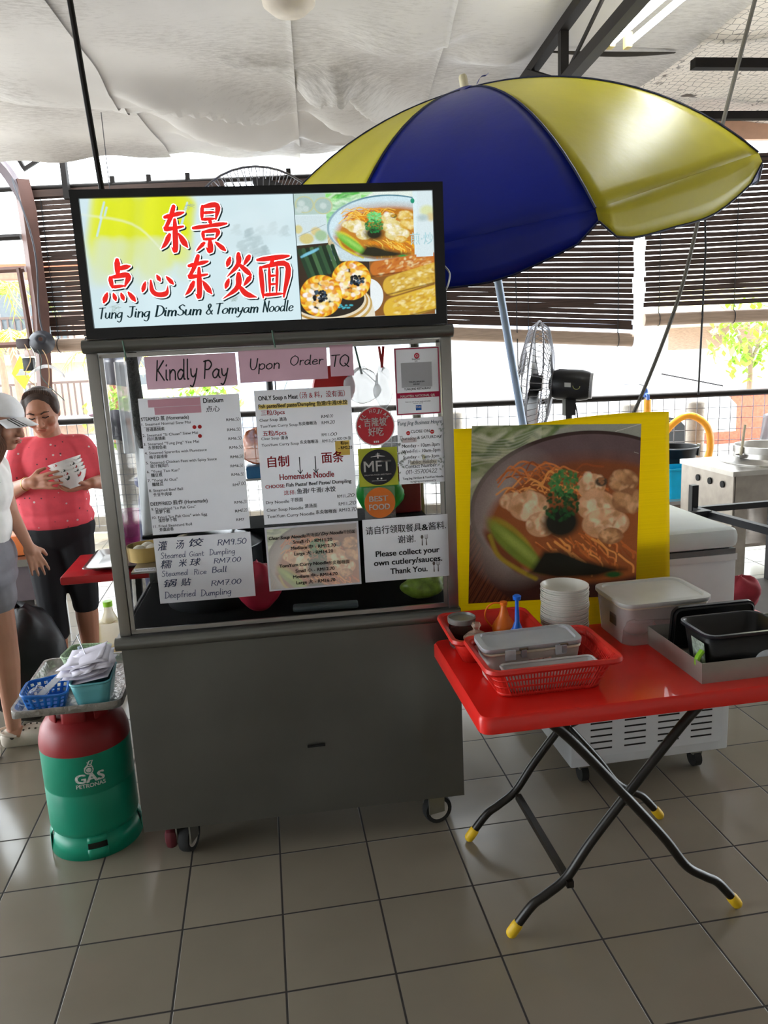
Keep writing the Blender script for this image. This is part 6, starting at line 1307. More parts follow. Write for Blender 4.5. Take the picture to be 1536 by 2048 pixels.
# tray of order slips on the cylinder
foil = pm('crumpled_foil', '#b4b2b0', .3, metal=.7, var=.12, bump=.9, bscale=45)
t = thing('foil_tray', 'foil wrapped tray balanced on the gas cylinder, holding baskets and order slips', 'tray', (.262, .258, .583))
def ft(w, d, z, r=.03): return [(x, y, z+.004*math.sin(41*x+60*z)+.003*math.sin(67*y+40*z)) for x, y in rrect(w, d, r, 6)]
n = len(ft(1, 1, 0)); m = MB(); m.v = ft(.30, .40, 0)+ft(.33, .43, .022)+ft(.345, .445, .024)+ft(.345, .445, .002); m.f = [tuple(range(n))]+[(k*n+i, k*n+(i+1) % n, (k+1)*n+(i+1) % n, (k+1)*n+i) for k in range(3) for i in range(n)]
m.build('tray_pan', foil, t, solid=.0015)
bl = pm('blue_basket', '#1a6cc4', .35); TT = .587
def holed(name, label, loc, rz, w, d, h, mat, rows, rim_wave=.0, cat='basket'):
    t = thing(name, label, cat, loc, rz); lp = lambda k: [(x, y) for x, y in rrect(w-.03*(1-k), d-.03*(1-k), .025, 5)]
    # wall grid with round-ish holes left open
    P = []; N_ = 96; per = lp(1); L = [0]
    for i in range(len(per)): L.append(L[-1]+math.dist(per[i], per[(i+1) % len(per)]))
    def at(k, s):
        q = lp(k); s = s*L[-1]
        for i in range(len(per)):
            if L[i+1] >= s: u = (s-L[i])/(L[i+1]-L[i]+1e-9); a, b = q[i], q[(i+1) % len(q)]; return (a[0]+(b[0]-a[0])*u, a[1]+(b[1]-a[1])*u)
        return q[0]
    NV = 3*rows+3; m = MB()
    for j in range(NV+1):
        for i in range(N_):
            x, y = at(j/NV, i/N_); wv = rim_wave*math.cos(4*PI*i/N_)*(j/NV)**3; m.v.append((x, y, h*j/NV+wv))
    for j in range(NV):
        for i in range(N_):
            if rows and 2 <= j < NV-1 and (j-2) % 3 in (0, 1) and i % 4 in (0, 1): continue
            m.f.append((j*N_+i, j*N_+(i+1) % N_, (j+1)*N_+(i+1) % N_, (j+1)*N_+i))
    m.f.append(tuple(range(N_))[::-1]); m.build('basket_wall', mat, t, solid=.0025)
    rm = MB(); rm.tube([(at(1, i/48)[0], at(1, i/48)[1], h+rim_wave*math.cos(4*PI*i/48)) for i in range(48)], .004, 6, closed=True); rm.build('basket_rim', mat, t); return t
holed('holed_basket', 'blue plastic basket with round holes at the front left of the foil tray', (.187, .125, TT), .12, .14, .16, .062, bl, 3, .006)
holed('teal_container', 'teal plastic container under the pile of paper slips on the foil tray', (.337, .135, TT), .05, .125, .19, .085, pm('teal_plastic', '#5fa8b0', .4), 0, cat='container')
holed('woven_basket', 'green and white striped basket at the back of the foil tray', (.262, .385, TT), -.15, .15, .13, .075, pm('striped_weave', '#a8c09c', .6, var=.75, scale=9, stretch=(60, 60, 2)), 0)
slip = pm('slip_paper', '#d6d2e0', .6, var=.03); rs = random.Random(9)
for i in range(16):
    m = MB(); a = rs.uniform(-.35, .35); w_, d_ = .12, .14; c1, c2 = rs.uniform(-.02, .03), rs.uniform(.0, .025)
    m.grid(7, 7, lambda u, v: ((u-.5)*w_, (v-.5)*d_, c1*(u-.5)**2*2+c2*(v-.5)*abs(v-.5)*2+.02*(u-.5)))
    tag(m.build('order_slip', slip, solid=.0004), 'loose white order slip in the pile on the teal container' if i < 15 else 'uppermost white order slip of the pile on the teal container', 'paper', group='order slips on the teal container', loc=(.325+rs.uniform(-.025, .02), .15+rs.uniform(-.02, .03), TT+.09+i*.0034), rotz=a)
tag(crumple(.03, .03, .05, 21).build('plastic_wrap', clearmat('thin_film', '#d8dcde', .25)), 'crumpled clear wrapper in the blue holed basket', 'wrapper', loc=(.165, .10, TT+.02))
tag(MB().bar((-.03, -.05, 0), (.025, .04, .035), .03, .003).build('clear_sachet', clearmat('cloudy_film', '#d8dcde', .5)), 'long clear sachet leaning in the blue holed basket', 'sachet', loc=(.205, .14, TT+.045))
for i, (x, y, c, l) in enumerate(((.16, .255, '#3a7ac4', 'blue pen lying behind the blue holed basket'), (.172, .262, '#d0d4dc', 'white pen lying behind the blue holed basket'))):
    p_ = thing('pen', l, 'pen', (x, y, TT+.006), .5); MB().tube([(0, -.05, 0), (0, .05, 0)], .004, 8).build('pen_barrel', pm('pen_'+c[1:], c, .3), p_); MB().tube([(0, .05, 0), (0, .065, 0)], [.004, .001], 8).build('pen_tip', pm('steel_pipe', '#8a8a90', .3, metal=.8), p_)
tag(MB().lathe([(.02, 0), (.03, .004), (.03, .02), (.026, .022), (.001, .022)], 20).build('tape_roll', pm('tape_cream', '#cfd0b8', .5)), 'pale roll of tape behind the blue holed basket', 'tape', loc=(.215, .24, TT+.002))
p_ = thing('blue_marker', 'blue capped marker standing in the striped basket', 'pen', (.245, .35, TT+.006)); MB().tube([(0, 0, 0), (.004, 0, .075)], .007, 10).build('pen_barrel', pm('pen_3a7ac4', '#3a7ac4', .3), p_); MB().tube([(.004, 0, .075), (.005, 0, .1)], .008, 10).build('pen_cap', pm('clear_cap', '#b8c8d8', .2), p_)
tag(MB().tube([(0, 0, 0), (-.045, .09, .05)], .0016, 6).build('paper_spike', pm('steel_pipe', '#8a8a90', .3, metal=.8)), 'thin metal spike sticking out of the pile of slips', 'spike', loc=(.315, .165, TT+.13))
# ------------------------------------------------------------------ people
def hand(m, w, d, n, s=1., curl=.5, side=1, palm=.085):
    """w wrist, d direction to finger tips, n palm normal (the side fingers curl to)"""
    w = Vector(w); d = Vector(d).normalized(); n = Vector(n); n = (n-d*n.dot(d)).normalized(); b = d.cross(n).normalized()*side
    m.cone(w, w+d*palm*.35*s, .024*s, .026*s)
    for q in (-.024, -.008, .008, .024): m.cone(w+d*.02*s+b*q*.8*s, w+d*palm*s+b*q*1.1*s, .0135*s, .0105*s, 10)
    d0 = d
    for q, L in ((-.030, .06), (-.010, .072), (.0105, .067), (.030, .052)):
        d = (d0+b*q*5.5).normalized(); p0 = w+d0*palm*s+b*q*s; d1 = (d*math.cos(curl*.5)+n*math.sin(curl*.5)); p1 = p0+d1*L*.45*s; d2 = d*math.cos(curl*1.3)+n*math.sin(curl*1.3); p2 = p1+d2*L*.33*s; d3 = d*math.cos(curl*2)+n*math.sin(curl*2); p3 = p2+d3*L*.25*s
        m.cone(p0, p1, .0086*s, .008*s, 8); m.cone(p1, p2, .008*s, .0074*s, 8); m.cone(p2, p3, .0074*s, .006*s, 8)
    d = d0; t0 = w+d*.025*s-b*.022*s; t1 = t0+(d*.6-b*.75+n*.35).normalized()*.036*s; t2 = t1+(d*.85-b*.3+n*.45).normalized()*.03*s
    m.cone(t0, t1, .0125*s, .0105*s, 8); m.cone(t1, t2, .0105*s, .008*s, 8)
def head(m, c, R, s=1.):
    c = Vector(c); q = lambda x, y, z: c+R @ Vector((x, y, z))*s
    m.ball(c, (.074*s, .092*s, .104*s), 20, 14, R); m.ball(q(0, -.018, -.055), (.058*s, .068*s, .062*s), 16, 10, R); m.ball(q(0, -.052, -.088), (.026*s, .026*s, .022*s), 12, 8, R)
    for sx in (-1, 1):
        m.ball(q(sx*.04, -.055, -.03), (.028*s, .028*s, .028*s), 12, 8, R); m.ball(q(sx*.076, .008, -.005), (.008*s, .018*s, .03*s), 10, 8, R)
    m.cone(q(0, -.088, .005), q(0, -.106, -.033), .009*s, .014*s, 10)
    for sx in (-1, 1): m.ball(q(sx*.012, -.096, -.037), (.009*s, .01*s, .008*s), 8, 6, R)
    m.ball(q(0, -.083, -.063), (.026*s, .012*s, .011*s), 10, 6, R); m.ball(q(0, -.08, .028), (.05*s, .018*s, .012*s), 12, 6, R)
    return q
def features(t, q, R, s=1., skin='#a8604c', lids=True):
    f = MB(); g = MB(); h = MB()
    for sx in (-1, 1):
        f.tube([q(sx*.016, -.0935, .004), q(sx*.03, -.0935, -.001), q(sx*.044, -.083, .002)], .0032*s, 6)
        g.tube([q(sx*.014, -.098, .022), q(sx*.032, -.094, .030), q(sx*.05, -.079, .024)], [.0035*s, .004*s, .002*s], 6)
    h.ball(q(0, -.0935, -.060), (.022*s, .006*s, .0045*s), 10, 6, R); h.ball(q(0, -.092, -.068), (.018*s, .007*s, .0055*s), 10, 6, R)
    f.build('closed_eyes', pm('lash_dark', '#2a1814', .6), t); g.build('eyebrows', pm('brow_dark', '#3a241c', .7), t); h.build('lips', pm('lips_'+skin[1:], skin, .45), t)
sk1 = pm('skin_tan', '#b07a60', .5, var=.05, sub=.08); sk2 = pm('skin_light', '#c49078', .5, var=.05, sub=.08)
B1 = Vector((-.09, 1.6, 0)); O1 = lambda *p: Vector(p)-B1
t = thing('person', 'person in a coral patterned T-shirt and black leggings holding a stack of white bowls', 'person', (.955+1.037*(B1.x-.955), -2.42+1.037*(B1.y+2.42), 0)); W1 = t; t.scale = (1.037, 1.037, 1)
R1 = (Matrix.Rotation(math.radians(4), 3, 'Z') @ Matrix.Rotation(math.radians(17), 3, 'X') @ Matrix.Rotation(math.radians(-4), 3, 'Y'))
m = MB(); hq = head(m, O1(-.092, 1.575, 1.455), R1, 1.0)
m.cone(O1(-.075, 1.62, 1.26), O1(-.085, 1.60, 1.40), .062, .054); m.ball(O1(-.08, 1.61, 1.17), (.15, .1, .17)); m.ball(O1(-.09, 1.59, 1.0), (.16, .11, .16)); m.ball(O1(-.1, 1.61, .87), (.17, .12, .13))
AL = [O1(-.215, 1.62, 1.265), O1(-.262, 1.52, 1.075), O1(-.122, 1.318, 1.14)]; AR = [O1(.055, 1.62, 1.265), O1(.165, 1.56, 1.085), O1(.135, 1.40, 1.105)]
for A in (AL, AR): m.cone(A[0], A[1], .052, .043); m.cone(A[1], A[2], .043, .027)
hand(m, AL[2], Vector((.12, -.05, .010)), (.45, .88, -.1), 1.05, .34, side=-1); hand(m, AR[2], Vector((-.07, -.03, -.02)), (-.2, .2, .95), 1.0, .55, side=1)
LL = [O1(-.17, 1.6, .80), O1(-.155, 1.53, .48), O1(-.15, 1.53, .09)]; LR = [O1(-.03, 1.61, .80), O1(-.01, 1.6, .48), O1(-.02, 1.62, .09)]
for A in (LL, LR): m.cone(A[0], A[1], .085, .058); m.cone(A[1], A[1].lerp(A[2], .3), .056, .057); m.cone(A[1].lerp(A[2], .3), A[2], .057, .036); m.cone(A[2]+Vector((0, .01, -.05)), A[2]+Vector((.01, -.14, -.062)), .036, .026)
fuse(m, 'body', sk1, t, .0048, 4)
features(t, hq, R1)
def print_mat(name, base):
    m = pm(name, base, .8, var=.06, scale=30); nt = m.node_tree; N = nt.nodes; L = nt.links; b = N['Principled BSDF']; s0 = b.inputs['Base Color'].links[0].from_socket
    tc = N.new('ShaderNodeTexCoord'); last = s0
    for sc_, th, col in ((21, .055, (.72, .6, .6, 1)), (24, .05, (.03, .03, .04, 1))):
        v = N.new('ShaderNodeTexVoronoi'); v.inputs['Scale'].default_value = sc_; L.new(tc.outputs['Object'], v.inputs['Vector'])
        r = N.new('ShaderNodeMapRange'); r.inputs['From Min'].default_value = th*1.9; r.inputs['From Max'].default_value = th*2.2; r.inputs['To Min'].default_value = .9; r.inputs['To Max'].default_value = 0; L.new(v.outputs['Distance'], r.inputs['Value'])
        x = N.new('ShaderNodeMixRGB'); x.inputs['Color2'].default_value = col; L.new(r.outputs[0], x.inputs['Fac']); L.new(last, x.inputs['Color1']); last = x.outputs[0]
    L.new(last, b.inputs['Base Color']); return m
m = MB(); m.ball(O1(-.08, 1.61, 1.17), (.172, .122, .175)); m.ball(O1(-.10, 1.585, 1.01), (.182, .135, .16)); m.ball(O1(-.10, 1.60, .915), (.19, .142, .10)); m.cone(O1(-.205, 1.62, 1.27), O1(.045, 1.62, 1.27), .062, .062); m.cone(O1(-.075, 1.62, 1.26), O1(-.08, 1.615, 1.305), .09, .066)
for A in (AL, AR): m.cone(A[0], A[0].lerp(A[1], .72), .066, .064)
fuse(m, 'tshirt', print_mat('coral_print', '#e0505c'), t, .007, 4)
m = MB(); m.ball(O1(-.1, 1.61, .86), (.186, .136, .14))
for A, e in ((LL, .42), (LR, .12)): m.cone(A[0], A[1], .1, .07); m.cone(A[1], A[1].lerp(A[2], e), .068, .066)
fuse(m, 'leggings', pm('black_jersey', '#131216', .85), t, .008, 4)
m = MB(); q2 = lambda x, y, z: O1(-.092, 1.575, 1.455)+R1 @ Vector((x, y, z))
m.ball(q2(0, .022, .034), (.084, .092, .09), 20, 12, R1); m.ball(q2(.06, .0, .03), (.03, .05, .055), 12, 8, R1); m.ball(q2(-.06, .0, .03), (.03, .05, .055), 12, 8, R1); m.ball(q2(0, .06, -.02), (.07, .055, .075), 16, 10, R1); m.ball(q2(0, .115, -.02), (.035, .035, .035), 12, 8, R1)
fuse(m, 'hair', pm('dark_hair', '#3c2a21', .55, var=.35, scale=60, stretch=(1, 6, 1)), t, .006, 3)
m = MB()
for i in range(22): a = -1.25+2.5*i/21; m.tube(catmull([q2(.074*math.sin(a), -.035+.02*a*a, .055+.028*math.cos(a)), q2(.07*math.sin(a), -.01, .118*math.cos(a)**.3 if math.cos(a) > 0 else .06), q2(.055*math.sin(a), .075, .085), q2(.015*math.sin(a), .118, -.005)], 5), .0036, 5)
m.build('hair_strands', pm('hair_strand', '#4a3428', .45, var=.4), t)
MB().tube([q2(.0+.05*math.sin(a), -.0-.03*math.cos(a)-.03, -.17-.055*math.cos(a)) for a in [2*PI*i/24 for i in range(24)]], .0015, 5, closed=True).build('necklace', pm('gold', '#c89a4a', .3, metal=.9), t)
MB().tube([AL[1].lerp(AL[2], .86)+Vector((.0+.031*math.cos(a)*.5, .031*math.cos(a)*.8, .031*math.sin(a))) for a in [2*PI*i/24 for i in range(24)]], .003, 6, closed=True).build('bracelet', pm('gold', '#c89a4a', .3, metal=.9), t)
rw = pm('rooster_white', '#e4e2de', .25, var=.03); ax = Vector((-.27, .06, .96)).normalized(); RB = Vector((0, 0, 1)).rotation_difference(ax)
def rooster():
    t = thing('rooster_bowl', '-', 'bowl', (0, 0, 0), group='white bowls held by the person in coral'); MB().lathe([(.03, 0), (.034, .0), (.036, .008), (.062, .035), (.08, .068), (.078, .068), (.058, .036), (.03, .012), (.001, .011)], 36).build('bowl_shell', rw, t, angle=60)
    for a, c in ((-1.9, '#b02c2c'), (-1.2, '#2c3a34'), (-.4, '#b02c2c'), (.6, '#2c3a34'), (-2.7, '#2c3a34'), (1.8, '#b02c2c')):
        m = MB(); vs = []; fs = []
        ribbon([(-.008, .0), (0, .004), (.006, .012), (.004, .016)], [.006, .009, .006, .003], vs, fs); ribbon([(-.008, .0), (-.012, .010)], [.005, .002], vs, fs)
        P = [(a+u/.073, .045+v) for u, v in vs]; rr = lambda z: .0625+(z-.035)/.033*.018+.0012; m.add([(rr(z)*math.cos(q), rr(z)*math.sin(q), z) for q, z in P], fs); m.build('painted_motif', pm('motif_'+c[1:], c, .4), t, smooth=False)
    return t
rb0 = rooster(); base = Vector((.955+1.037*(.070-.955), -2.42+1.037*(1.352+2.42), 1.098))
LB = ['lowest white painted bowl held by the person in coral', 'second white painted bowl from the bottom of the held stack', 'middle white painted bowl of the held stack', 'second white painted bowl from the top of the held stack', 'topmost white painted bowl of the held stack']
for i in range(5):
    r = rb0 if i == 0 else dup(rb0, (0, 0, 0)); r.location = base+ax*(.0175*i); r.rotation_euler = (RB.to_matrix() @ Matrix.Rotation(i*.7-.3, 3, 'Z')).to_euler(); r['label'] = LB[i]
# person with the cap
B2 = Vector((-.27, 1.06, 0)); O2 = lambda *p: Vector(p)-B2
t = thing('person', 'person in a white cap, white top and grey shorts at the left edge', 'person', B2)
R2 = (Matrix.Rotation(math.radians(70), 3, 'Z') @ Matrix.Rotation(math.radians(12), 3, 'X'))
hc = O2(-.128, 1.06, 1.455); m = MB(); hq = head(m, hc, R2, .98)
m.cone(O2(-.215, 1.07, 1.27), O2(-.155, 1.06, 1.38), .05, .048); m.ball(O2(-.245, 1.07, 1.17), (.105, .14, .15)); m.ball(O2(-.255, 1.07, 1.0), (.09, .125, .14)); m.ball(O2(-.27, 1.07, .86), (.105, .15, .12))
A2 = [O2(-.205, 1.17, 1.265), O2(-.168, 1.15, 1.06), O2(-.098, 1.10, .915)]; A3 = [O2(-.32, .94, 1.265), O2(-.37, .90, 1.04), O2(-.38, .88, .84)]
for A in (A2, A3): m.cone(A[0], A[1], .042, .035); m.cone(A[1], A[2], .034, .022)
hand(m, A2[2], (.035, -.02, -.09), (-.45, .85, -.1), .95, .35, side=-1); hand(m, A3[2], (0, 0, -1), (1, 0, 0), .95, .3, side=1)
LN = [O2(-.262, 1.06, .80), O2(-.236, 1.055, .53), O2(-.262, 1.07, .10)]; LF = [O2(-.36, 1.0, .80), O2(-.40, .95, .5), O2(-.44, .95, .10)]
for A in (LN, LF): m.cone(A[0], A[1], .082, .052); m.cone(A[1], A[1].lerp(A[2], .32), .051, .053); m.cone(A[1].lerp(A[2], .32), A[2], .053, .033); m.cone(A[2]+Vector((-.01, 0, -.045)), A[2]+Vector((.12, .01, -.055)), .034, .026)
fuse(m, 'body', sk2, t, .0048, 4); features(t, hq, R2, .98)
m = MB(); m.ball(O2(-.245, 1.07, 1.18), (.124, .155, .15)); m.ball(O2(-.255, 1.07, 1.03), (.112, .142, .14)); m.cone(O2(-.21, 1.165, 1.265), O2(-.31, .95, 1.265), .052, .052)
for A in (A2, A3): m.cone(A[0], A[0].lerp(A[1], .3), .055, .05)
fuse(m, 'white_top', pm('white_cotton', '#f0eeec', .85), t, .007, 4)
m = MB(); m.ball(O2(-.268, 1.07, .88), (.122, .168, .135)); m.ball(O2(-.27, 1.07, .80), (.118, .16, .09))
for A in (LN, LF): m.cone(A[0], A[0].lerp(A[1], .34), .098, .094)
fuse(m, 'shorts', pm('grey_cotton', '#8a8890', .85, var=.12), t, .008, 3)
vf = fit(glyphs('B T', .03), 0, 0, .06, .022, .7); m = MB(); Mt = Matrix.Translation(O2(-.192, .957, 1.195)) @ Matrix.Rotation(math.radians(38), 4, 'Z'); m.add([Mt @ Vector((u, -.014+.35*(u-.03)**2*8, v)) for u, v in vf[0]], vf[1]); m.build('chest_lettering', pm('navy_print', '#2c3a5c', .6), t, smooth=False)
capw = pm('cap_white', '#f2f2f6', .8); q3 = lambda x, y, z: hc+R2 @ Vector((x, y, z))
m = MB(); m.grid(32, 12, lambda u, v: q3(.082*math.cos(2*PI*u)*math.cos(v*PI/2), .004+.1*math.sin(2*PI*u)*math.cos(v*PI/2), .04+.085*math.sin(v*PI/2)), closed_u=True); m.build('cap_crown', capw, t, solid=.003)
def brim(u, v): a = (u-.5)*2; return q3(a*.078*(1-.12*v), -.085*math.sqrt(max(0, 1-a*a*.75))-.085*v*math.sqrt(max(0, 1-a*a*.8))-.0, .042-.02*v-.018*a*a*(1+.4*v))
m = MB(); m.grid(21, 9, brim); bb = m.build('cap_brim', capw, t, solid=.003)
for k in (.25, .36, .47):
    m = MB(); m.grid(3, 8, lambda u, v: Vector(brim((k+.045*u)*.5, .12+.86*v))+R2 @ Vector((0, 0, .0035))); m.build('black_stripe', pm('stripe_black', '#141418', .6), t)
m = MB()
for i in range(7): m.tube(catmull([q3(-.06+.005*i, -.01-.006*i, .03), q3(-.078, -.02-.006*i, -.03), q3(-.07+.004*i, -.02-.007*i, -.085), q3(-.06+.01*i, .0, -.13-.008*i)], 5), [.008]*15+[.003], 6)
for i in range(6): m.tube(catmull([q3(-.05+.02*i, .08, .02), q3(-.05+.02*i, .1, -.06), q3(-.045+.018*i, .12, -.14), q3(-.04+.016*i, .12, -.2)], 5), [.012]*15+[.004], 6)
m.build('hair', pm('brown_hair', '#6a4634', .5, var=.3), t)
MB().tube([hq(.055, -.08, .005), hq(.078, -.02, .008), hq(.08, .02, .004)], .0022, 5).tube([hq(-.055, -.08, .005), hq(-.078, -.02, .008), hq(-.08, .02, .004)], .0022, 5).build('spectacles', pm('lash_dark', '#2a1814', .6), t)
MB().grid(6, 12, lambda u, v: O2(-.185, 1.0, 1.315)+Vector((.012*u-.03*v, -.02*v, -.09*v))).build('black_strap', pm('black_cloth', '#101114', .8), t, solid=.003)
for A, sfx in ((LN, 0), (LF, 1)):
    f = A[2]; m = MB(); m.ball(f+Vector((-.015, 0, -.058)), (.05, .042, .042)); m.ball(f+Vector((.075, .01, -.055)), (.075, .05, .045)); m.cone(f+Vector((-.03, 0, -.078)), f+Vector((.11, .01, -.078)), .034, .038)
    cl = fuse(m, 'clog', pm('cream_foam', '#d4cabc', .6), t, .006, 4)
    m = MB(); r_ = random.Random(2)
    for i in range(4):
        for j in range(3): x = .045+.026*i; y = -.03+.03*j; zz = -.055+.045*math.sqrt(max(.02, 1-((x-.075)/.075)**2-((y)/.05)**2)); m.ball(f+Vector((x, .01+y, zz)), (.005, .005, .004), 8, 6)
    m.ball(f+Vector((-.0, -.045, -.045)), (.009, .004, .009), 10, 8); m.build('clog_holes', pm('hole_dark', '#4a443c', .8), t)
    MB().tube(catmull([f+Vector((.02, -.046, -.04)), f+Vector((-.03, -.044, -.03)), f+Vector((-.064, 0, -.022)), f+Vector((-.03, .044, -.03)), f+Vector((.02, .05, -.04))], 6), .006, 6).build('heel_strap', pm('cream_foam', '#d4cabc', .6), t)
# ------------------------------------------------------------------ back table and neighbours
t = thing('back_table', 'red topped table behind the cart in front of the person in coral', 'table', (.55, 1.5, 0))
MB().box(-.555, .5, -.34, .08, .70, .74, bev=.01).build('tabletop', pm('red_laminate', '#c4262c', .3, var=.06), t)
for (x, y) in ((-.3, -.28), (.42, -.28), (-.3, .03), (.42, .03)): MB().bar((x, y, 0), (x*.9, y, .7), .03).build('leg', blkt, t)
t = thing('steel_platter', 'rectangular stainless tray lying on the red back table', 'tray', (.27, 1.365, .741))
m = MB(); n = len(rrect(1, 1, .1)); m.v = [(x, y, .004) for x, y in rrect(.28, .30, .02)]+[(x, y, .024) for x, y in rrect(.33, .36, .03)]+[(x, y, .024) for x, y in rrect(.36, .39, .03)]; m.f = [tuple(range(n))]+[(k*n+i, k*n+(i+1) % n, (k+1)*n+(i+1) % n, (k+1)*n+i) for k in (0, 1) for i in range(n)]
m.build('platter_pan', ssb, t, solid=.002)
t = thing('pink_jug', 'translucent pink plastic jug on the red back table', 'jug', (.262, 1.50, .765))
MB().lathe([(.045, 0), (.055, .16), (.058, .2), (.06, .2)], 24, cap=False).build('jug_wall', clearmat('pink_clear', '#e058b0', .6, .2), t); MB().lathe([(.001, .004), (.046, .006), (.052, .12), (.001, .121)], 24).build('contents', pm('magenta', '#c82c90', .4), t)
t = thing('oil_jug', 'pale jerrycan with yellow liquid on the floor behind the baskets', 'jug', (.01, 2.0, 0))
MB().box(-.075, .075, -.06, .06, 0, .25, bev=.03).lathe([(.05, .24), (.025, .30), (.022, .34)], 16).build('jug_wall', clearmat('jerrycan', '#dccfa8', .6, .3), t); MB().box(-.068, .068, -.053, .053, .006, .09, bev=.025).build('liquid', pm('yellow_oil', '#d0a41c', .3), t); MB().lathe([(.026, .33), (.026, .36), (.001, .361)], 16).build('jug_cap', pm('lime_handle', '#8cc82c', .4), t)
t = thing('blue_barrel', 'dark blue plastic barrel behind the red back table', 'barrel', (.42, 2.55, 0))
MB().lathe([(.24, 0), (.27, .1), (.28, .45), (.27, .8), (.25, .92), (.27, .93), (.27, .95), (.24, .95), (.23, .6)], 32, cap=False).lathe([(.001, .01), (.24, .01)], 32, cap=False).build('barrel_wall', pm('navy_plastic', '#1c2c78', .4), t); MB().lathe([(.275, .94), (.275, .97), (.24, .98), (.001, .98)], 32).build('barrel_lid', pm('navy_lid', '#22347e', .4), t)
tag(crumple(.2, .17, .58, 17, amp=.12).build('black_sack', pm('bin_bag', '#0e0e10', .45, var=.3)), 'large black sack on the floor between the two people', 'sack', loc=(-.26, 1.33, 0))
t = thing('steel_counter', 'grey steel kitchen counter behind the capped person at the left edge', 'counter', (-.75, 2.3, 0))
MB().box(-.6, .42, -.3, .3, .6, .64).box(-.6, .42, -.3, .3, .35, .37).build('counter_top', ssb, t); MB().box(-.58, .4, -.28, .28, .40, .6).build('drawer_box', pm('grey_steel', '#6a6064', .5), t)
for (x, y) in ((-.56, -.26), (.38, -.26), (-.56, .26), (.38, .26)): MB().bar((x, y, 0), (x, y, .6), .03).build('leg', ssb, t)
tag(MB().box(-.16, .16, -.12, .12, 0, .12, bev=.02).build('orange_crate', pm('orange_plastic', '#d87a3c', .5)), 'orange tub on the grey counter at the left edge', 'tub', loc=(-.42, 2.2, .64))
t = thing('red_pot', 'red rimmed white basin on the counter behind the capped person', 'basin', (-.46, 2.45, .64)); MB().lathe([(.08, 0), (.15, .16), (.145, .16), (.075, .008), (.001, .008)], 28).build('basin_wall', wc_, t); MB().lathe([(.15, .158), (.158, .165), (.15, .17)], 28, cap=False).build('basin_rim', pm('red_plastic', '#c01c1c', .35), t)
# pegs and cloths hanging at the back
t = thing('peg_hanger', 'rack of dark clothes pegs hanging from the eave beside the cart', 'hanger', (.02, 3.6, 1.88)); pg = pm('peg_dark', '#3a3c44', .5)
MB().tube([(-.28, 0, 0), (.35, 0, -.05)], .006, 6).tube([(-.28, .1, 0), (.35, .1, -.05)], .006, 6).tube([(-.28, 0, 0), (-.28, .1, 0)], .006, 6).tube([(.35, 0, -.05), (.35, .1, -.05)], .006, 6).tube([(0, .05, -.0), (0, .05, 1.5)], .003, 5).build('hanger_frame', pg, t)
rp2 = random.Random(4)
for i in range(22): x = -.27+.028*i; y = .1*(i % 2); MB().bar((x, y, -.01-.06*(x+.28)/.63), (x+rp2.uniform(-.05, .05), y, -.09-.06*(x+.28)/.63), .012).build('peg', pg, t)
for (x, w, h, a, l) in ((-.12, .17, .30, .02, 'grey white cloth hanging straight from the peg rack'), (.10, .1, .26, -.4, 'narrow white cloth hanging askew from the peg rack near the cart')):
    m = MB(); m.grid(10, 10, lambda u, v: (w*(u-.5)+a*.5*v*.6, .012*math.sin(8*u+3*v), -h*v-.03*u*v)); tag(m.build('hanging_cloth', pm('pale_cloth', '#c4c4d0', .9), solid=.002), l, 'cloth', loc=(.02+x, 3.62, 1.83))
t = thing('jacket', 'dark jacket with orange lining thrown over the railing behind the person in coral', 'jacket', tuple(fen(.55, -.03, 1.17)), FROT)
MB().grid(16, 14, lambda u, v: (-.28+.6*u+.02*math.sin(6*v), -.1*math.sin((v-.5)*3.6)*(1 if v > .5 else 1), .06*math.sin(PI*v)+.03*math.sin(7*u)-.32*abs(v-.5)*1.4)).build('jacket_shell', pm('jacket_dark', '#3c3a44', .85, var=.4), t, solid=.008)
MB().grid(6, 8, lambda u, v: (.0+.1*u+.05*v, -.105-.01*math.sin(4*u), .0-.3*v)).build('orange_lining', pm('orange_cloth', '#e0842c', .8), t, solid=.006)
tag(crumple(.12, .06, .07, 19, amp=.15).build('cloth_hat', pm('mauve_cloth', '#9a808c', .85)), 'mauve cloth hat lying on the railing beside the dark jacket', 'hat', loc=tuple(fen(.28, -.02, 1.175)))
# ================================================================== RIGHT SIDE: UMBRELLA, FANS, STOVE
A_ = Vector((1.916, 1.084, 2.744)); U_ = Vector((-.217, -.178, .96)).normalized(); e1 = Vector((0, 1, 0)).cross(U_).normalized(); e2 = U_.cross(e1)
RR, DD, TH, PH = 1.128, .48, -1.581, .914
t = thing('market_umbrella', 'tilted blue and yellow market umbrella standing behind the cart', 'umbrella', A_-U_*(A_.z/U_.z)); UB = t.location.copy()
def up(k, q): a = TH+k*PI/4; return A_-U_*DD*(1-math.cos(q*PH))/(1-math.cos(PH))+(e1*math.cos(a)+e2*math.sin(a))*RR*math.sin(q*PH)/math.sin(PH)-UB
ub = translucent(pm('umbrella_blue', '#041c8c', .36, var=.08, scale=5, bump=.12, bscale=18), .1); uy = translucent(pm('umbrella_yellow', '#cfc42c', .38, var=.07, scale=4, bump=.12, bscale=18), .25)
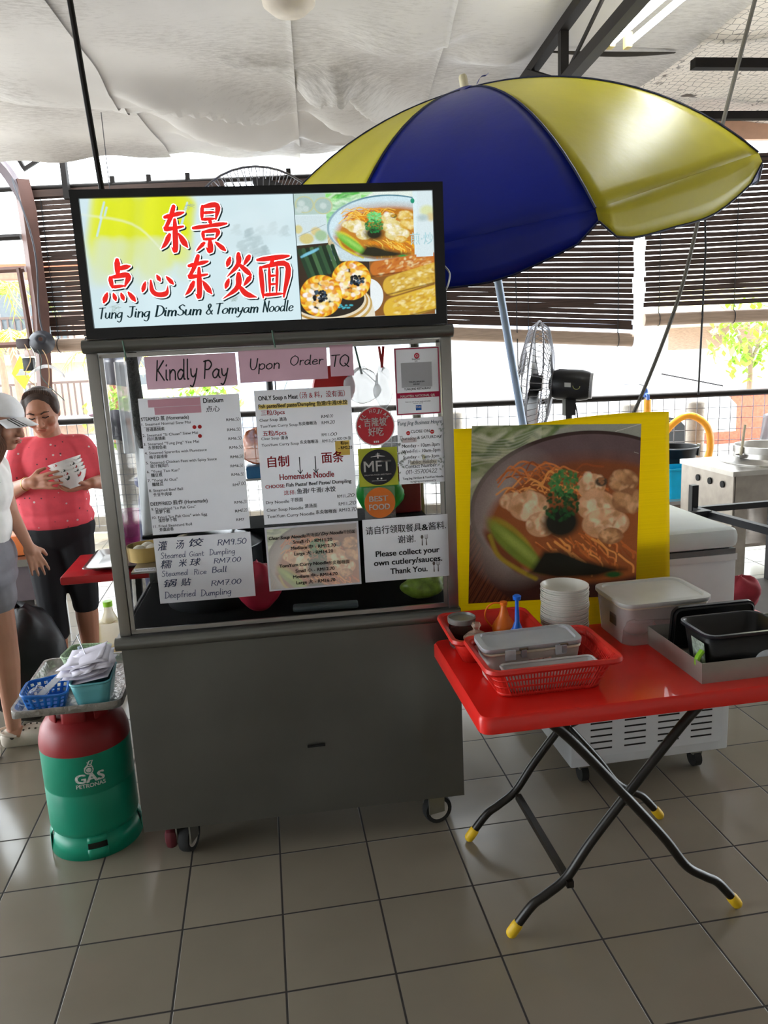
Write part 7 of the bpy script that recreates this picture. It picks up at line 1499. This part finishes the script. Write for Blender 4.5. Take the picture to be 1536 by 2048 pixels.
for k in range(8):
    yl = k % 2 == 0; mt = uy if yl else ub
    def pn(u, v, k=k):
        q = .02+.98*v; a = up(k, q); b = up(k+1, q); p = a.lerp(b, u); c = A_-UB
        sag = math.sin(PI*u)*q; return p-U_*(.012*sag*math.sin(PI*q*.9))+U_*.003*math.sin(9*u+7*v+k)*math.sin(PI*u)*q
    o = MB().grid(15, 20, pn).build('canopy_panel', mt, t, solid=.0015); o['label'] = ('yellow' if yl else 'blue')+' canopy panel'
    def vl(u, v, k=k):
        a = up(k, 1); b = up(k+1, 1); p = a.lerp(b, u); out = (p-(A_-U_*DD-UB)).normalized(); return p-U_*(.15*v*(.25+.75*math.sin(PI*u)**.45)+.006*math.sin(12*u+k)*v)+out*.012*v
    o = MB().grid(13, 4, vl).build('valance', mt, t, solid=.0015); o['label'] = ('yellow' if yl else 'blue')+' valance'
    MB().tube([vl(u/12, 1) for u in range(13)], .004, 5).build('hem', pm('umbrella_hem', '#0e1638', .6), t)
    MB().tube([up(k, q/14)+U_*.002 for q in range(15)], .0045, 5).build('seam', pm('umbrella_hem', '#0e1638', .6), t)
    MB().tube([up(k, q/14)-U_*.014 for q in range(1, 15)], .005, 6).build('rib', pm('rib_steel', '#9a9a9c', .35, metal=.8), t)
    MB().tube([A_-UB-U_*.62, up(k, .55)-U_*.014], .004, 6).build('strut', pm('rib_steel', '#9a9a9c', .35, metal=.8), t)
MB().tube([Vector((0, 0, .03)), A_-UB+U_*.01], .019, 16).build('pole', pm('pole_blue_grey', '#8fa0b8', .35, metal=.2), t)
MB().lathe([(.02, -.03), (.022, 0), (.03, .005), (.03, .03), (.02, .035)], 16, c=A_-UB-U_*.62, ax=U_).build('runner', pm('black_plastic', '#141416', .4), t)
MB().lathe([(.019, 0), (.018, .05), (.012, .06), (.001, .061)], 14, c=A_-UB+U_*.0, ax=U_).build('finial', pm('finial_cream', '#cfc4a0', .5), t)
MB().grid(12, 5, lambda u, v: A_-UB+(e1*math.cos(2*PI*u)+e2*math.sin(2*PI*u))*(.02+.075*v)+U_*(.012-.02*v+.012*v*math.sin(6*PI*u)), closed_u=True).build('top_flap', ub, t, solid=.0015)
MB().grid(5, 6, lambda u, v: A_-UB+Vector((.05+.05*v, -.02+.02*u, .02+.05*v+.01*math.sin(5*v)))).build('torn_ribbon', ub, t, solid=.001)
MB().lathe([(.20, 0), (.20, .05), (.06, .09), (.03, .2), (.02, .2)], 28).build('base', pm('concrete', '#a8a298', .85), t)
def fan(name, label, c, axis, r, ph, ztop, spokes=56):
    t = thing(name, label, 'fan', (ph.x, ph.y, 0)); c = Vector(c)-t.location; a = Vector(axis).normalized(); u, w = frame_of(a)
    P = lambda rad, an, d: c+(u*math.cos(an)+w*math.sin(an))*rad+a*d
    wire = pm('fan_wire', '#8a8a90', .4, metal=.6); fb = pm('fan_black', '#17171a', .4)
    m = MB(); m.tube([P(r, 2*PI*i/40, 0) for i in range(40)], .007, 6, closed=True); m.tube([P(r*.55, 2*PI*i/32, .085) for i in range(32)], .003, 5, closed=True); m.tube([P(.06, 2*PI*i/16, .10) for i in range(16)], .004, 5, closed=True)
    for i in range(spokes):
        an = 2*PI*i/spokes; m.tube([P(.06, an, .10), P(r*.55, an, .088), P(r*.9, an, .05), P(r, an, 0)], .0026, 4)
    m.build('front_cage', wire, t)
    m = MB(); m.tube([P(r*.55, 2*PI*i/32, -.10) for i in range(32)], .003, 5, closed=True); m.tube([P(.09, 2*PI*i/16, -.115) for i in range(16)], .004, 5, closed=True)
    for i in range(spokes): an = 2*PI*(i+.5)/spokes; m.tube([P(.09, an, -.115), P(r*.55, an, -.10), P(r*.9, an, -.06), P(r, an, 0)], .0026, 4)
    m.build('rear_cage', wire, t)
    for i in range(3):
        m = MB(); m.grid(8, 6, lambda p, q: P(.05+(r*.85-.05)*p, 2*PI*i/3+(q-.5)*(.9+.3*p), .03*(q-.5)*2)); m.build('blade', pm('fan_blade', '#3c3c40', .35), t, solid=.003)
    MB().lathe([(.001, .04), (.045, .03), (.055, -.03), (.05, -.05)], 20, c=c, ax=a).build('hub', fb, t)
    h = MB().lathe([(.03, -.09), (.085, -.115), (.10, -.15), (.10, -.30), (.092, -.34), (.08, -.36), (.001, -.362)], 32, c=c, ax=a).build('motor_housing', fb, t)
    MB().lathe([(.085, -.345), (.082, -.372), (.001, -.376)], 28, c=c, ax=a).build('end_cap', pm('fan_cap_grey', '#9a9a9e', .35), h)
    side = a.cross(Vector((0, 0, 1))).normalized(); side = side if side.y < 0 else -side
    MB().add([c+a*d+side*.1015+Vector((0, 0, z)) for d, z in ((-.20, -.01), (-.24, -.01), (-.24, .018), (-.20, .018))], [(0,1,2,3)]).build('rating_plate', pm('plate_pale', '#b0b0ac', .5), h, smooth=False, solid=.001)
    MB().tube([c+a*(-.275+.022*math.cos(q))+side*.1+Vector((0, 0, .022*math.sin(q))) for q in [PI+PI*i/12 for i in range(13)]], .002, 5).build('swoosh_mark', pm('mark_olive', '#8a8a4a', .5), h)
    top = c-a*.22-Vector((0, 0, .1)); base = Vector((top.x, top.y, 0))
    MB().box(-.035, .035, -.03, .03, -.10, .02, M=Matrix.Translation(top)).build('neck_bracket', fb, t)
    MB().tube([base, top], .022, 14).build('pole', fb, t); MB().lathe([(.26, 0), (.26, .02), (.22, .04), (.04, .06), (.03, .12)], 32, c=base).build('base', fb, t)
    MB().tube(catmull([top+Vector((.03, -.02, 0)), top+Vector((.05, -.03, -.15)), top+Vector((.04, -.02, -.5)), top+Vector((.03, -.02, -1.0))], 6), .005, 6).build('power_cable', fb, t)
    return t
fan('pedestal_fan', 'black pedestal fan with a tall wire cage turned sideways beside the umbrella pole', (2.765, 2.60, 1.415), (-.88, .45, .08), .40, Vector((2.765, 2.6, 0)), 1.4)
fan('pedestal_fan', 'large fan whose wire cage top shows above the lit sign', (1.03, 2.4, 2.30), (.05, -1, 0), .44, Vector((1.03, 2.4, 0)), 2.3, spokes=64)
# ------------------------------------------------------------------ stove corner
ws = pm('worn_steel', '#a8a098', .35, metal=.75, var=.12)
t = thing('steel_stove', 'stainless stove stand with three dark knob holes at the right edge', 'stove', (4.12, 2.2, 0))
ang = math.radians(10)
MB().box(-.36, .55, -.32, .30, .82, .85).build('top_plate', pm('worn_steel_top', '#c2beb8', .3, metal=.7), t)
MB().box(-.35, -.335, -.31, .29, .5, .82).box(-.25, .54, -.30, -.285, .62, .82).build('side_panel', ws, t)
for (x, y) in ((-.34, -.31), (.5, -.31), (-.34, .26), (.5, .26)): MB().box(x, x+.09, y, y+.035, 0, .82).build('leg', ws, t)
for k in range(3): MB().lathe([(.022, 0), (.022, .006), (.001, .007)], 16, c=(-.352, -.2+.14*k, .755), ax=(-1, 0, 0)).build('knob_hole', pm('slot_black', '#101010', .7), t)
MB().lathe([(.16, .0), (.17, .2), (.02, .21)], 28, c=(.12, 0, .38)).build('burner_pot', ws, t); MB().box(-.33, .54, -.29, .28, .36, .38).build('lower_shelf', ws, t)
t = thing('steamer_pan', 'wide shallow steel steamer pan on the stainless stove', 'pan', (4.22, 2.2, .851))
MB().lathe([(.30, 0), (.30, .006), (.22, .03), (.215, .06), (.222, .062), (.222, .105), (.21, .105), (.205, .05), (.001, .045)], 44).build('pan_body', pm('worn_steel_top', '#c2beb8', .3, metal=.7), t)
t = thing('ladle', 'ladle with an upright pale handle standing at the left of the steamer pan', 'ladle', (3.99, 2.16, .90)); MB().tube([(0, 0, 0), (.02, 0, .20)], .009, 8).build('handle', pm('pale_wood', '#b8ae94', .6), t); MB().lathe([(.001, -.02), (.025, -.012), (.034, .008)], 16, cap=False).build('scoop', ssb, t, solid=.002)
t = thing('low_bench', 'low steel bench under the bright blue tub at right', 'bench', (4.02, 2.93, -.10)); MB().box(-.34, .3, -.3, .3, .6, .625).build('bench_top', pm('worn_steel_top', '#c2beb8', .3, metal=.7), t); MB().box(-.28, .28, -.27, .28, .35, .6).build('bench_front', pm('worn_front', '#7a6a5c', .6), t)
for (x, y) in ((-.26, -.25), (.26, -.25), (-.26, .27), (.26, .27)): MB().bar((x, y, .10), (x, y, .36), .03).build('leg', blkt, t)
t = thing('blue_tub', 'bright blue plastic tub right of the yellow board', 'tub', (3.905, 2.80, .526)); t.scale = (1.12, 1.12, 1.1); m = MB(); n = len(rrect(1, 1, .1)); m.v = [(x, y, 0) for x, y in rrect(.18, .16, .03)]+[(x, y, .2) for x, y in rrect(.205, .18, .03)]+[(x, y, .2) for x, y in rrect(.225, .2, .035)]+[(x, y, .185) for x, y in rrect(.225, .2, .035)]
m.f = [tuple(range(n))]+[(k*n+i, k*n+(i+1) % n, (k+1)*n+(i+1) % n, (k+1)*n+i) for k in range(3) for i in range(n)]; m.build('tub_wall', pm('cyan_plastic', '#16b4e0', .3), t, solid=.003)
t = thing('black_bucket', 'black bucket with steel clips behind the bright blue tub', 'bucket', (4.02, 3.06, .526)); t.scale = (1.12, 1.12, 1.1); MB().lathe([(.11, 0), (.16, .30), (.165, .30), (.16, .29), (.105, .01), (.001, .01)], 32).build('bucket_wall', pm('black_plastic', '#141416', .3), t)
for an in (-2.4, -.6): MB().bar((.158*math.cos(an), .158*math.sin(an), .24), (.163*math.cos(an), .163*math.sin(an), .32), .03, .012).build('steel_clip', ssb, t)
MB().tube([(.166*math.cos(q), .166*math.sin(q), .30) for q in [2*PI*i/32 for i in range(32)]], .005, 6, closed=True).build('bucket_rim', pm('rim_grey', '#7c7c80', .3), t)
bf = pm('black_powder_coat', '#16161a', .45)
t = thing('metal_frame', 'black square tube metal frame right of the freezer', 'frame', (3.0, .9, 0))
for (x, y, h, x2) in ((.10, .30, .93, .10), (.23, -.2, .93, .23), (.55, .3, .93, .55)): MB().bar((x, y, 0), (x2, y, h), .035).build('post', bf, t)
MB().bar((.1, .3, .80), (.55, .3, .80), .03).bar((.10, .3, .80), (.23, -.2, .78), .035).bar((-.1, .18, .80), (.13, .2, .80), .035).build('upper_rail', bf, t)
MB().box(.03, .6, -.22, .32, .36, .39).build('low_shelf', pm('shelf_grey', '#5c5854', .5), t); MB().bar((.05, -.2, 0), (.05, -.2, .36), .035).build('post', bf, t)
tag(crumple(.09, .08, .17, 31).build('red_cloth_bag', pm('maroon_cloth', '#8e2430', .8, var=.2)), 'crumpled dark red cloth bag on the low shelf right of the freezer', 'bag', loc=(3.12, .80, .39))
tag(MB().tube(catmull([(3.36, 1.7, .42), (3.2, 1.5, .3), (3.0, 1.3, .12), (2.9, 1.25, .02)], 6), .012, 8).build('white_pipe', pm('white_wire', '#c8c8c8', .5)), 'white hose hanging from the stove down to the floor', 'pipe')
tag(crumple(.07, .05, .03, 33, amp=.3).build('plastic_wrap', clearmat('cloudy_film', '#d8dcde', .5)), 'scrap of clear plastic on the tiles at the right', 'wrapper', loc=(3.05, .95, .0))
tag(crumple(.05, .05, .09, 35).build('orange_pack', pm('orange_plastic', '#d87a3c', .5)), 'small orange pack on the floor beyond the black frame', 'pack', loc=(3.95, 2.75, 0))
tag(MB().grid(14, 14, lambda u, v: (.5*(u-.5)*(1+.3*v), -.05-.04*math.sin(9*u+2*v), -.5*v+.03*math.sin(7*u))).build('grey_sheet', clearmat('grey_film', '#b4b8c0', .8), solid=.002), 'grey plastic sheet hung on the mesh behind the steamer pan', 'sheet', loc=tuple(fen(6.6, -.02, .95)), rotz=FROT)
